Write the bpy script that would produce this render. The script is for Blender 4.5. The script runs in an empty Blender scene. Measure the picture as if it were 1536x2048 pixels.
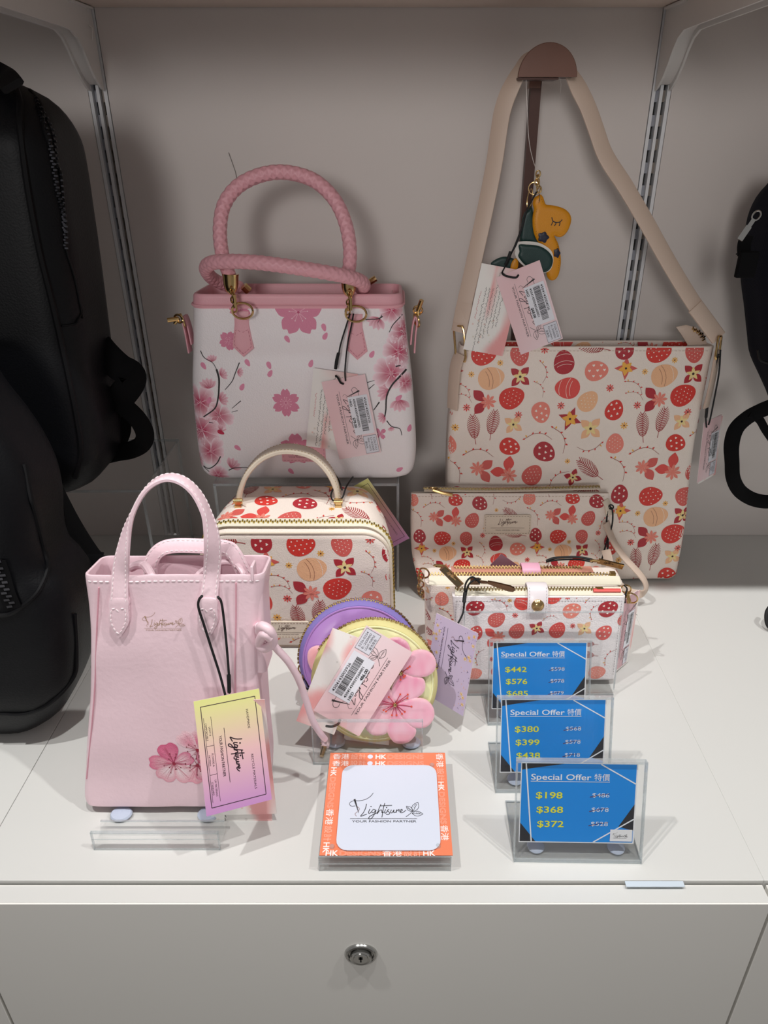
import bpy, bmesh, math, random
from mathutils import Vector, Matrix, noise
from mathutils.bvhtree import BVHTree
from mathutils import geometry as G
PI = math.pi
scene = bpy.context.scene
COL = scene.collection
random.seed(7)
# ---------------------------------------------------------------- camera, world, lights, exposure
ZW = 0.80                       # height of the worktop
CAM = Vector((0.0, 0.0, ZW + 0.55))
PITCH = math.radians(28.0); FPX = 1450.0; CX = 795.0; CY = 1024.0
cd = bpy.data.cameras.new('camera'); cam = bpy.data.objects.new('camera', cd); COL.objects.link(cam)
cam.location = CAM; cam.rotation_euler = (PI/2 - PITCH, 0, 0)
cd.sensor_fit = 'VERTICAL'; cd.sensor_height = 24.0; cd.lens = 24.0*FPX/2048.0
cd.shift_x = -27.0/2048.0; cd.clip_start = 0.02; cd.clip_end = 50
scene.camera = cam
W = bpy.data.worlds.new('room_light'); scene.world = W; W.use_nodes = True
W.node_tree.nodes['Background'].inputs[0].default_value = (1.0, 0.97, 0.945, 1)
W.node_tree.nodes['Background'].inputs[1].default_value = 0.22
def spot(name, loc, target, power, size, blend, rad, col):
    l = bpy.data.lights.new(name, 'SPOT'); l.energy = power; l.spot_size = math.radians(size); l.spot_blend = blend
    l.shadow_soft_size = rad; l.color = col
    o = bpy.data.objects.new(name, l); COL.objects.link(o); o.location = loc
    o.rotation_euler = (Vector(target) - Vector(loc)).to_track_quat('-Z', 'Y').to_euler()
    return o
spot('ceiling_spotlight', (-0.85, 0.12, ZW+2.15), (0.0, 0.55, ZW), 74, 50, 0.5, 0.022, (1.0, 0.985, 0.96))
spot('ceiling_spotlight', (0.16, 0.11, ZW+2.2), (0.05, 0.5, ZW), 70, 50, 0.5, 0.022, (1.0, 0.985, 0.96))
spot('ceiling_spotlight', (1.05, 0.12, ZW+2.15), (0.1, 0.55, ZW), 63, 50, 0.5, 0.022, (1.0, 0.985, 0.96))
spot('distant_spotlight', (-0.55, -2.6, ZW+1.15), (0.02, 0.96, ZW+0.50), 255, 19, 1.0, 0.6, (1.0, 0.96, 0.94))
scene.cycles.transparent_max_bounces = 48; scene.cycles.max_bounces = 14
vs = scene.view_settings; vs.view_transform = 'Standard'; vs.look = 'None'; vs.gamma = 1.0; vs.exposure = 0.0
vs.use_curve_mapping = False

# ---------------------------------------------------------------- measuring helpers
cp, sp = math.cos(PITCH), math.sin(PITCH)
def ray(px, py):
    xc = (px-CX)/FPX; yc = (CY-py)/FPX
    return Vector((xc, cp + yc*sp, -sp + yc*cp))
def P(px, py, Y):               # point of the place at depth Y
    d = ray(px, py); return CAM + d*(Y/d.y)
def PZ(px, py, Z=0.0):          # point at height Z above the worktop
    d = ray(px, py); return CAM + d*((Z-0.55)/d.z)
class Frame:
    def __init__(s, o, x, y):
        s.o = Vector(o); s.x = Vector(x).normalized(); y = Vector(y); s.y = (y - s.x*y.dot(s.x)).normalized(); s.n = s.x.cross(s.y)
    def p(s, a, b, h=0.0): return s.o + s.x*a + s.y*b + s.n*h
    def px(s, px, py, h=0.0):
        d = ray(px, py); o = s.o + s.n*h
        k = (o-CAM).dot(s.n)/d.dot(s.n); q = CAM + d*k - s.o
        return (q.dot(s.x), q.dot(s.y))
    def off(s, h): return Frame(s.o + s.n*h, s.x, s.y)
    def w(s, px, py, h=0.0):
        a, b = s.px(px, py, h); return s.p(a, b, h)
def lean(X, Y, Z, back=0.0, yaw=0.0):   # frame standing on the worktop, leaning back / turned
    cy, sy = math.cos(yaw), math.sin(yaw); cb, sb = math.cos(back), math.sin(back)
    return Frame((X, Y, ZW+Z), (cy, sy, 0), (-sy*sb, cy*sb, cb))
R = math.radians
# ---------------------------------------------------------------- materials
def lin(c):
    if isinstance(c, str):
        c = c.lstrip('#'); c = ''.join(q*2 for q in c) if len(c) == 3 else c; c = [int(c[i:i+2], 16)/255 for i in (0, 2, 4)]
    return tuple((v/12.92 if v <= 0.04045 else ((v+0.055)/1.055)**2.4) for v in c)
MATS = {}
def mat(name, col, rough=0.5, metal=0.0, bump=None, coat=0.0, attr=False, var=0.0, spec=0.5, sheen=0.0, sss=0.0):
    if name in MATS: return MATS[name]
    m = bpy.data.materials.new(name); m.use_nodes = True; N = m.node_tree.nodes; L = m.node_tree.links
    b = N['Principled BSDF']; c = lin(col)
    b.inputs['Base Color'].default_value = (*c, 1); b.inputs['Roughness'].default_value = rough
    b.inputs['Metallic'].default_value = metal; b.inputs['Coat Weight'].default_value = coat
    b.inputs['Specular IOR Level'].default_value = spec; b.inputs['Sheen Weight'].default_value = sheen
    tc = N.new('ShaderNodeTexCoord')
    if attr:
        a = N.new('ShaderNodeAttribute'); a.attribute_name = 'Col'; L.new(a.outputs['Color'], b.inputs['Base Color'])
    elif var:
        n = N.new('ShaderNodeTexNoise'); n.inputs['Scale'].default_value = 9; n.inputs['Detail'].default_value = 5
        L.new(tc.outputs['Object'], n.inputs['Vector'])
        mx = N.new('ShaderNodeMix'); mx.data_type = 'RGBA'
        mx.inputs[6].default_value = (*[v*(1-var) for v in c], 1); mx.inputs[7].default_value = (*[min(1, v*(1+var)) for v in c], 1)
        L.new(n.outputs['Fac'], mx.inputs[0]); L.new(mx.outputs[2], b.inputs['Base Color'])
    if bump:
        kind, scale, st = bump
        if kind == 'leather':
            t = N.new('ShaderNodeTexVoronoi'); t.feature = 'SMOOTH_F1'; t.inputs['Scale'].default_value = scale; out = t.outputs['Distance']
        elif kind == 'wave':
            t = N.new('ShaderNodeTexWave'); t.inputs['Scale'].default_value = scale; t.inputs['Distortion'].default_value = 1.5; out = t.outputs['Fac']
        else:
            t = N.new('ShaderNodeTexNoise'); t.inputs['Scale'].default_value = scale; t.inputs['Detail'].default_value = 6; out = t.outputs['Fac']
        L.new(tc.outputs['Object'], t.inputs['Vector'])
        bp = N.new('ShaderNodeBump'); bp.inputs['Strength'].default_value = st; bp.inputs['Distance'].default_value = 0.001
        L.new(out, bp.inputs['Height']); L.new(bp.outputs['Normal'], b.inputs['Normal'])
    MATS[name] = m; return m
def acrylic(name, tint, edge=0.0, refl=0.5):
    m = bpy.data.materials.new(name); m.use_nodes = True; N = m.node_tree.nodes; L = m.node_tree.links
    N.clear(); out = N.new('ShaderNodeOutputMaterial')
    tr = N.new('ShaderNodeBsdfTransparent'); tr.inputs[0].default_value = (*tint, 1)
    gl = N.new('ShaderNodeBsdfGlossy'); gl.inputs['Roughness'].default_value = 0.03; gl.inputs[0].default_value = (1, 1, 1, 1)
    lw = N.new('ShaderNodeLayerWeight'); lw.inputs['Blend'].default_value = 0.5
    pw = N.new('ShaderNodeMath'); pw.operation = 'POWER'; L.new(lw.outputs['Facing'], pw.inputs[0]); pw.inputs[1].default_value = 4.0
    fr = N.new('ShaderNodeMath'); fr.operation = 'MULTIPLY_ADD'; L.new(pw.outputs[0], fr.inputs[0]); fr.inputs[1].default_value = 0.75; fr.inputs[2].default_value = 0.035
    mx = N.new('ShaderNodeMixShader'); L.new(fr.outputs[0], mx.inputs[0]); L.new(tr.outputs[0], mx.inputs[1]); L.new(gl.outputs[0], mx.inputs[2])
    last = mx
    if edge:
        df = N.new('ShaderNodeBsdfDiffuse'); df.inputs[0].default_value = (0.80, 0.82, 0.83, 1)
        m2 = N.new('ShaderNodeMixShader'); m2.inputs[0].default_value = edge
        L.new(mx.outputs[0], m2.inputs[1]); L.new(df.outputs[0], m2.inputs[2]); last = m2
    L.new(last.outputs[0], out.inputs[0]); MATS[name] = m; return m
A_CLEAR = acrylic('clear_acrylic', (0.985, 0.988, 0.988)); A_EDGE = acrylic('acrylic_edge', (0.86, 0.89, 0.90), 0.22)
A_BLOCK = acrylic('acrylic_block', (0.93, 0.94, 0.94), 0.08)
TK = mat('blue_tack', '#b9c3d6', 0.7)
PRINT_SOFT = mat('printed_leather', '#ffffff', 0.5, attr=True, bump=('leather', 900, 0.28))
PRINT_FLAT = mat('printed_paper', '#ffffff', 0.5, attr=True)
PRINT_GLOSS = mat('printed_glossy_card', '#ffffff', 0.3, attr=True)
CREAM = mat('cream_leather', '#f1e5db', 0.5, bump=('leather', 900, 0.3))
CREAM_PLAIN = mat('cream_plain_leather', '#e2d5c3', 0.5, bump=('noise', 400, 0.1))
STRAP_BEIGE = mat('beige_strap_leather', '#d0bbab', 0.5, bump=('noise', 400, 0.1))
WHITE_L = mat('white_leather', '#f4eef0', 0.45, bump=('leather', 700, 0.35))
PINK_T = mat('pink_trim_leather', '#e7aab4', 0.45, bump=('leather', 900, 0.15))
PINK_BAG = mat('pale_pink_leather', '#f2d4dd', 0.42, bump=('noise', 220, 0.25), coat=0.05)
PINK_ST = mat('pink_thread', '#fff6f7', 0.7)
PINK_DK = mat('dark_pink_thread', '#c8818f', 0.7)
CREAM_ST = mat('cream_thread', '#c9b5a4', 0.7)
WHITE_ST = mat('white_thread', '#f7efe9', 0.7)
GOLD = mat('gold_metal', '#d2b27c', 0.2, 1.0)
BRASS = mat('brass_teeth', '#a8925f', 0.3, 1.0)
SILVER = mat('polished_steel', '#c3c3c1', 0.18, 1.0)
BLACKC = mat('black_cord', '#0c0d10', 0.7)
TAPE = mat('cream_zip_tape', '#f3edd9', 0.85, bump=('wave', 900, 0.3))
WHITE_LAM = mat('white_laminate', '#d7d7d4', 0.32, var=0.015, spec=0.4)
FRONT_LAM = mat('grey_white_drawer_laminate', '#efede8', 0.45, var=0.015, spec=0.35)
WALLM = mat('warm_white_wall_panel', '#d8d1cd', 0.6, var=0.02, spec=0.3)
SHELFM = mat('shelf_laminate', '#d6c6ba', 0.5, var=0.01)
BRACK = mat('white_powder_coat', '#d9d6d3', 0.4)
STEEL = mat('grey_steel_channel', '#9a9ca4', 0.45, 0.1)
STEELL = mat('light_steel_ridge', '#e0e2e5', 0.45, 0.0)
DARK = mat('dark_gap', '#1a1818', 0.8)
BLACK_L = mat('black_leather', '#07080c', 0.5, bump=('leather', 600, 0.15), spec=0.22)
BLACK_T = mat('black_trim', '#08080b', 0.55, spec=0.2)
NAVY = mat('navy_nylon', '#10131f', 0.8, spec=0.15, bump=('wave', 700, 0.2))
WEB = mat('black_webbing', '#08080a', 0.85, spec=0.15)
BROWN = mat('brown_wood', '#7a5446', 0.35, bump=('noise', 90, 0.1), var=0.12)
BROWNM = mat('brown_metal', '#4a3029', 0.4, 0.35)
# ---------------------------------------------------------------- mesh helpers
class MB:
    def __init__(s): s.v = []; s.f = []; s.m = []
    def add(s, vs, fs, m=0):
        k = len(s.v); s.v += [Vector(v) for v in vs]; s.f += [tuple(i+k for i in f) for f in fs]; s.m += [m]*len(fs)
    def box(s, fr, a0, a1, b0, b1, h0, h1, m=0):
        q = [fr.p(a, b, h) for h in (h0, h1) for (a, b) in ((a0, b0), (a1, b0), (a1, b1), (a0, b1))]
        s.add(q, [(3, 2, 1, 0), (4, 5, 6, 7), (0, 1, 5, 4), (1, 2, 6, 5), (2, 3, 7, 6), (3, 0, 4, 7)], m)
    def grid(s, rows, cu=False, m=0, c0=False, c1=False):
        n = len(rows[0]); vs = [p for r in rows for p in r]; fs = []
        for i in range(len(rows)-1):
            for j in range(n if cu else n-1):
                k = (j+1) % n; fs.append((i*n+j, i*n+k, (i+1)*n+k, (i+1)*n+j))
        if c0: fs.append(tuple(reversed(range(n))))
        if c1: fs.append(tuple(range((len(rows)-1)*n, len(rows)*n)))
        s.add(vs, fs, m)
    def tube(s, pts, r, n=8, m=0, closed=False, rf=None):
        pts = [Vector(p) for p in pts]; N = len(pts); rows = []; nrm = None; L = 0.0
        for i, p in enumerate(pts):
            a = pts[(i-1) % N] if (closed or i > 0) else p; b = pts[(i+1) % N] if (closed or i < N-1) else p
            t = (b-a).normalized()
            if nrm is None:
                nrm = t.orthogonal().normalized()
            nrm = (nrm - t*nrm.dot(t)).normalized(); bn = t.cross(nrm)
            if i: L += (p-pts[i-1]).length
            rr = r(i/(max(1, N-1))) if callable(r) else r
            row = []
            for j in range(n):
                A = 2*PI*j/n; q = rr*(1 + (rf(A, L) if rf else 0)); row.append(p + nrm*(q*math.cos(A)) + bn*(q*math.sin(A)))
            rows.append(row)
        if closed: rows.append(rows[0]); s.grid(rows, True, m)
        else: s.grid(rows, True, m, True, True)
    def build(s, name, mats, parent=None, smooth=True, sharp=35):
        me = bpy.data.meshes.new(name); me.from_pydata(s.v, [], s.f)
        mats = mats if isinstance(mats, (list, tuple)) else [mats]
        for q in mats: me.materials.append(q)
        if len(mats) > 1:
            for p, i in zip(me.polygons, s.m): p.material_index = i
        me.update()
        bm = bmesh.new(); bm.from_mesh(me); bmesh.ops.recalc_face_normals(bm, faces=bm.faces); bm.to_mesh(me); bm.free()
        if smooth:
            me.shade_smooth()
            try: me.set_sharp_from_angle(angle=R(sharp))
            except Exception: pass
        o = bpy.data.objects.new(name, me); COL.objects.link(o)
        if parent is not None: attach(o, parent)
        if name == 'polished_edge': o['kind'] = 'stuff'
        return o
def attach(o, parent):
    o.parent = parent
    wm = Matrix.Translation(parent.location) if parent.type == 'EMPTY' else Matrix.Identity(4)
    o.matrix_parent_inverse = wm.inverted()
def thing(name, label, cat, loc, group=None):
    o = bpy.data.objects.new(name, None); COL.objects.link(o); o.location = loc; o.empty_display_size = 0.02
    o['label'] = label; o['category'] = cat
    if group: o['group'] = group
    return o
def tag(o, label, cat, group=None):
    o['label'] = label; o['category'] = cat
    if group: o['group'] = group
    return o
def struct(o): o['kind'] = 'structure'; return o
def rows_fix(rows, lo=0.004):
    k = [r for r in rows if r[0] > lo]; a = k[0]
    return [(0.0, a[1]+0.004, a[2]-0.004, a[3]+0.005, a[4]-0.003), (lo*0.5, a[1]+0.0012, a[2]-0.0012, a[3]+0.001, a[4]-0.0006)]+k
def smooth_pts(pts, n=8, closed=False):
    pts = [Vector(p) for p in pts]; N = len(pts); out = []
    rng = range(N if closed else N-1)
    for i in rng:
        p0 = pts[(i-1) % N] if (closed or i > 0) else pts[0]*2-pts[1]
        p1 = pts[i]; p2 = pts[(i+1) % N]; p3 = pts[(i+2) % N] if (closed or i+2 < N) else pts[-1]*2-pts[-2]
        for k in range(n):
            t = k/n; out.append(0.5*((2*p1)+(p2-p0)*t+(2*p0-5*p1+4*p2-p3)*t*t+(3*p1-p0-3*p2+p3)*t*t*t))
    if not closed: out.append(pts[-1])
    return out
def interp(tab, t):             # smooth interpolation of a table of tuples by the first entry
    n = len(tab[0])
    if t <= tab[0][0]: return tab[0][1:]
    for i in range(len(tab)-1):
        if t <= tab[i+1][0]:
            a, b = tab[i], tab[i+1]; f = (t-a[0])/max(1e-9, b[0]-a[0])
            pa = tab[i-1] if i > 0 else a; pb = tab[i+2] if i+2 < len(tab) else b
            o = []
            for k in range(1, n):
                h = b[0]-a[0]
                ma = (b[k]-pa[k])/max(1e-9, (b[0]-pa[0]))*h; mb = (pb[k]-a[k])/max(1e-9, (pb[0]-a[0]))*h
                o.append((2*f**3-3*f*f+1)*a[k]+(f**3-2*f*f+f)*ma+(-2*f**3+3*f*f)*b[k]+(f**3-f*f)*mb)
            return tuple(o)
    return tab[-1][1:]
def rrect(s0, s1, z0, z1, r, nS=26, nD=6, nC=5):    # rounded rectangle, counter-clockwise seen from above, front (z1) first
    r = min(r, (s1-s0)/2-1e-5, (z1-z0)/2-1e-5); r = max(r, 1e-5); pts = []
    def arc(cx, cz, a0):
        for k in range(nC): a = a0 + PI/2*(k+0.5)/nC; pts.append((cx+r*math.cos(a), cz+r*math.sin(a)))
    def ln(x0, y0, x1, y1, n):
        for k in range(n): f = (k)/(n-1); pts.append((x0+(x1-x0)*f, y0+(y1-y0)*f))
    ln(s0+r, z1, s1-r, z1, nS); arc2 = None
    for k in range(nC): a = PI/2 - PI/2*(k+1)/(nC+1); pts.append((s1-r+r*math.cos(a), z1-r+r*math.sin(a)))
    ln(s1, z1-r, s1, z0+r, nD)
    for k in range(nC): a = -PI/2*(k+1)/(nC+1); pts.append((s1-r+r*math.cos(a), z0+r+r*math.sin(a)))
    ln(s1-r, z0, s0+r, z0, nS)
    for k in range(nC): a = -PI/2-PI/2*(k+1)/(nC+1); pts.append((s0+r+r*math.cos(a), z0+r+r*math.sin(a)))
    ln(s0, z0+r, s0, z1-r, nD)
    for k in range(nC): a = PI-PI/2*(k+1)/(nC+1); pts.append((s0+r+r*math.cos(a), z1-r+r*math.sin(a)))
    return pts
def bag_body(fr, rows, r=0.012, nv=44, bulge=0.0, wr=0.0, wsc=9.0, seed=0.0, disp=None, nS=26):
    """rows: (t, s0, s1, z0, z1); returns rows of points"""
    out = []; t0, t1 = rows[0][0], rows[-1][0]
    for i in range(nv+1):
        t = t0+(t1-t0)*i/nv; s0, s1, z0, z1 = interp(rows, t); ring = []; fl = fr.y.y/max(0.1, fr.y.z)*(1-i/nv)*(1-i/nv)
        for (a, z) in rrect(s0, s1, z0, z1, r, nS):
            x = (a-(s0+s1)/2)/((s1-s0)/2); q = fr.p(a, t-fl*z, z)
            f = 1 if z > (z0+z1)/2 else -1
            e = max(0, 1-x*x)*math.sin(PI*min(1, max(0, (t-t0)/(t1-t0))))
            h = bulge*e*f
            if wr: h += wr*noise.noise(Vector((a*wsc+seed, t*wsc, f)))*(1.0)
            if disp: h += disp(a, t, f)
            q = q + fr.n*h; ring.append(q)
        out.append(ring)
    return out
def shrink(ring, fr, k, dt):
    c = sum(ring, Vector())/len(ring); return [c + (p-c)*k + fr.y*dt for p in ring]
def insetr(ring, fr, d, dt=0.0):
    """inset a ring towards its inside by d metres"""
    n = len(ring); c = sum(ring, Vector())/n; out = []
    for i, p in enumerate(ring):
        t = (ring[(i+1) % n]-ring[i-1]).normalized(); m = fr.y.cross(t)
        if m.dot(c-p) < 0: m = -m
        out.append(p + m*d + fr.y*dt)
    return out
# ---------------------------------------------------------------- flat print drawing
FONT_CACHE = {}
def text2d(body, bold=0.0, font=None):
    key = (body, bold, font)
    if key in FONT_CACHE: return FONT_CACHE[key]
    cu = bpy.data.curves.new('t', 'FONT'); cu.body = body; cu.size = 1.0; cu.offset = bold; cu.resolution_u = 3
    o = bpy.data.objects.new('t', cu); COL.objects.link(o)
    dg = bpy.context.evaluated_depsgraph_get(); e = o.evaluated_get(dg); me = e.to_mesh()
    vs = [(v.co.x, v.co.y) for v in me.vertices]; fs = [tuple(p.vertices) for p in me.polygons]
    cnt = {}
    for f in fs:
        for i in range(len(f)):
            k = tuple(sorted((f[i], f[(i+1) % len(f)]))); cnt[k] = cnt.get(k, 0)+1
    be = [k for k, c in cnt.items() if c == 1]
    e.to_mesh_clear(); bpy.data.objects.remove(o); bpy.data.curves.remove(cu)
    w = (min([v[0] for v in vs] or [0]), max([v[0] for v in vs] or [0]))
    FONT_CACHE[key] = (vs, fs, be, w); return FONT_CACHE[key]
class Pen:
    def __init__(s): s.v = []; s.f = []; s.c = []; s.T = [((0, 0), (1, 0), (0, 1))]
    def push(s, o, ex, ey):
        o2 = s.t(*o); a, x, y = s.T[-1]
        tx = lambda e: (x[0]*e[0]+y[0]*e[1], x[1]*e[0]+y[1]*e[1])
        s.T.append((o2, tx(ex), tx(ey)))
    def rot(s, x, y, deg=0, sc=1.0, mir=1):
        c, q = math.cos(R(deg))*sc, math.sin(R(deg))*sc; s.push((x, y), (c*mir, q*mir), (-q, c))
    def pop(s): s.T.pop()
    def t(s, x, y):
        o, a, b = s.T[-1]; return (o[0]+a[0]*x+b[0]*y, o[1]+a[1]*x+b[1]*y)
    def raw(s, vs, fs, cols, z):
        k = len(s.v); s.v += [(*s.t(*v[:2]), z) for v in vs]; s.f += [tuple(i+k for i in f) for f in fs]
        if isinstance(cols, list): s.c += [lin(c) if isinstance(c, str) else c for c in cols]
        else: cc = lin(cols) if isinstance(cols, str) else cols; s.c += [cc]*len(vs)
    def poly(s, pts, col, z=1, cc=None, center=None, rings=1, pw=1.0):
        n = len(pts); c = center or (sum(p[0] for p in pts)/n, sum(p[1] for p in pts)/n)
        ce = lin(col) if isinstance(col, str) else col; ci = lin(cc) if isinstance(cc, str) else (cc or ce)
        vs = [c]; cols = [ci]; fs = []
        for r in range(1, rings+1):
            f = r/rings; g = f**pw
            vs += [(c[0]+(p[0]-c[0])*f, c[1]+(p[1]-c[1])*f) for p in pts]; cols += [tuple(a+(b-a)*g for a, b in zip(ci, ce))]*n
            for i in range(n):
                j = (i+1) % n
                if r == 1: fs.append((0, 1+i, 1+j))
                else: a = 1+(r-2)*n; b = 1+(r-1)*n; fs.append((a+i, b+i, b+j, a+j))
        s.raw(vs, fs, cols, z)
    def rect(s, x0, y0, x1, y1, col, z=1, nx=1, ny=1, colf=None):
        vs = []; cols = []; fs = []
        for j in range(ny+1):
            for i in range(nx+1):
                vs.append((x0+(x1-x0)*i/nx, y0+(y1-y0)*j/ny)); c = colf(i/nx, j/ny) if colf else col
                cols.append(lin(c) if isinstance(c, str) else c)
        for j in range(ny):
            for i in range(nx): a = j*(nx+1)+i; fs.append((a, a+1, a+nx+2, a+nx+1))
        s.raw(vs, fs, cols, z)
    def disc(s, x, y, r, col, z=1, n=12, cc=None, ry=None):
        s.poly([(x+r*math.cos(2*PI*i/n), y+(ry or r)*math.sin(2*PI*i/n)) for i in range(n)], col, z, cc, (x, y))
    def line(s, pts, w, col, z=1, w1=None, sm=0):
        if sm: pts = [(p.x, p.y) for p in smooth_pts([(p[0], p[1], 0) for p in pts], sm)]
        n = len(pts); vs = []; fs = []
        for i in range(n):
            a = pts[max(0, i-1)]; b = pts[min(n-1, i+1)]; dx, dy = b[0]-a[0], b[1]-a[1]; l = math.hypot(dx, dy) or 1
            ww = (w + ((w1 if w1 is not None else w)-w)*i/max(1, n-1))/2
            vs += [(pts[i][0]-dy/l*ww, pts[i][1]+dx/l*ww), (pts[i][0]+dy/l*ww, pts[i][1]-dx/l*ww)]
            if i: fs.append((2*i-2, 2*i-1, 2*i+1, 2*i))
        s.raw(vs, fs, col, z)
    def text(s, body, x, y, size, col, z=1, bold=0.0, width=None, outline=0, al='L', ls=None):
        vs, fs, be, w = text2d(body, bold)
        if not vs: return
        sx = size if width is None else width/max(1e-6, (w[1]-w[0])); x0 = w[0]
        if al == 'C': x0 = (w[0]+w[1])/2
        if al == 'R': x0 = w[1]
        q = [(x+(v[0]-x0)*sx, y+v[1]*size) for v in vs]
        if outline:
            v2 = []; f2 = []
            for (a, b) in be:
                pa, pb = q[a], q[b]; dx, dy = pb[0]-pa[0], pb[1]-pa[1]; l = math.hypot(dx, dy)
                if l < 1e-9: continue
                nx, ny = -dy/l*outline/2, dx/l*outline/2; k = len(v2)
                v2 += [(pa[0]+nx, pa[1]+ny), (pa[0]-nx, pa[1]-ny), (pb[0]-nx, pb[1]-ny), (pb[0]+nx, pb[1]+ny)]; f2.append((k, k+1, k+2, k+3))
            s.raw(v2, f2, col, z)
        else: s.raw(q, fs, col, z)
    def clipped(s, box):
        V = [(*v, *c) for v, c in zip(s.v, s.c)]; F = s.f
        for ax, lim, sg in ((0, box[0], 1), (0, box[1], -1), (1, box[2], 1), (1, box[3], -1)):
            if lim is None: continue
            F2 = []; cache = {}
            for f in F:
                d = [sg*(V[i][ax]-lim) for i in f]
                if min(d) >= 0: F2.append(f); continue
                if max(d) <= 0: continue
                o = []
                for k in range(len(f)):
                    i, j = f[k], f[(k+1) % len(f)]; a, b = d[k], d[(k+1) % len(f)]
                    if a >= 0: o.append(i)
                    if (a > 0) != (b > 0) and a*b < 0:
                        key = (min(i, j), max(i, j))
                        if key not in cache:
                            q = a/(a-b); cache[key] = len(V); V.append(tuple(x+(y-x)*q for x, y in zip(V[i], V[j])))
                        o.append(cache[key])
                if len(o) > 2: F2.append(tuple(o))
            F = F2
        s.v = [v[:3] for v in V]; s.c = [v[3:] for v in V]; s.f = F
    def emit(s, name, m, parent, surf, step=0.00012, clip=None, box=None):
        if box: s.clipped(box)
        pos = []; 
        for (a, b, z) in s.v:
            pos.append(surf(a, b, step*z) if (clip is None or clip(a, b)) else None)
        fs = []; 
        for f in s.f:
            if all(pos[i] is not None for i in f): fs.append(f)
        used = sorted({i for f in fs for i in f}); mp = {i: k for k, i in enumerate(used)}
        me = bpy.data.meshes.new(name); me.from_pydata([pos[i] for i in used], [], [tuple(mp[i] for i in f) for f in fs])
        ca = me.color_attributes.new('Col', 'FLOAT_COLOR', 'POINT')
        for k, i in enumerate(used): ca.data[k].color = (*s.c[i], 1)
        me.materials.append(m); me.update()
        o = bpy.data.objects.new(name, me); COL.objects.link(o)
        if parent is not None: attach(o, parent)
        if name in ('cherry_blossom_print', 'easter_egg_print', 'flower_print_and_logo'): o['kind'] = 'stuff'
        return o
def flat(fr, h0=0.0): return lambda a, b, h: fr.p(a, b, h0+h)
def onto(fr, obj_or_bvh, far=0.25, nmin=0.15, back=None):
    if isinstance(obj_or_bvh, BVHTree): bvh = obj_or_bvh
    else: bvh = BVHTree.FromPolygons([v.co for v in obj_or_bvh.data.vertices], [tuple(p.vertices) for p in obj_or_bvh.data.polygons])
    def f(a, b, h):
        loc, nn, i, d = bvh.ray_cast(fr.p(a, b, far), -fr.n, far*2)
        if loc is None: return None
        if nn.dot(fr.n) < 0: nn = -nn
        if nn.dot(fr.n) < nmin: return None
        return loc + nn*(h+0.00008)
    f.bvh = bvh
    return f
# ---------------------------------------------------------------- fittings
def stitches(path, nrm, m, parent, ln=0.0028, gap=0.0016, w=0.0006, h=0.0005, name='stitching', mb=None):
    own = mb is None; mb = mb or MB(); path = [Vector(p) for p in path]
    acc = 0.0; on = True; seg = []; cur = path[0]
    L = [0.0]
    for i in range(1, len(path)): L.append(L[-1]+(path[i]-path[i-1]).length)
    def at(d):
        for i in range(1, len(L)):
            if d <= L[i]: f = (d-L[i-1])/max(1e-9, L[i]-L[i-1]); return path[i-1].lerp(path[i], f)
        return path[-1]
    d = 0.0
    while d+ln < L[-1]:
        a, b = at(d), at(d+ln); t = (b-a)
        if t.length > 1e-6:
            t.normalize(); nn = nrm(a) if callable(nrm) else nrm; sd = t.cross(nn).normalized()*w/2; hh = nn*h
            lo = nn*(-0.0006)
            q = [a-sd+lo, a+sd+lo, b+sd+lo, b-sd+lo, a-sd*0.7+hh*0.6, a+sd*0.7+hh*0.6, b+sd*0.7+hh*0.6, b-sd*0.7+hh*0.6]
            mid = (a+b)/2+hh
            mb.add(q+[mid-sd*0.8, mid+sd*0.8], [(0, 1, 5, 4), (1, 2, 6, 9, 5), (2, 3, 7, 6), (3, 0, 4, 8, 7), (4, 5, 9, 8), (8, 9, 6, 7)])
        d += ln+gap
    if own and mb.v:
        o = mb.build(name, m, parent, smooth=False); o['kind'] = 'stuff'; return o
def ribbon(mb, pts, width, th, face, m=0, edge=None, n=5):
    """strap of given width and thickness along pts; face(i) or Vector = outward normal hint"""
    pts = [Vector(p) for p in pts]; N = len(pts); rows = []; info = []
    for i, p in enumerate(pts):
        t = (pts[min(N-1, i+1)]-pts[max(0, i-1)]).normalized()
        fn = face(i/(N-1)) if callable(face) else face; fn = (fn - t*fn.dot(t)).normalized(); sd = t.cross(fn)
        w = width(i/(N-1)) if callable(width) else width; h = th/2; e = min(h*0.8, w*0.2)
        prof = [(-w/2+e, h), (w/2-e, h), (w/2, h-e*0.6), (w/2, -h+e*0.6), (w/2-e, -h), (-w/2+e, -h), (-w/2, -h+e*0.6), (-w/2, h-e*0.6)]
        rows.append([p + sd*a + fn*b for a, b in prof]); info.append((p, sd, fn, w))
    mb.grid(rows, True, m, True, True); return info
def strap_stitch(info, inset, th, m, parent, mb=None, **k):
    own = mb is None; mb = mb or MB()
    for sg in (-1, 1):
        pth = [p + sd*(sg*(w/2-inset)) + fn*(th/2) for (p, sd, fn, w) in info]
        fn0 = info[len(info)//2][2]
        nn = [i[2] for i in info]; ps = pth
        def nf(a, ps=ps, nn=nn):
            j = min(range(len(ps)), key=lambda q: (ps[q]-a).length_squared); return nn[j]
        stitches(pth, nf, m, parent, mb=mb, **k)
    if own:
        o = mb.build('stitching', m, parent, smooth=False); o['kind'] = 'stuff'; return o
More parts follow.
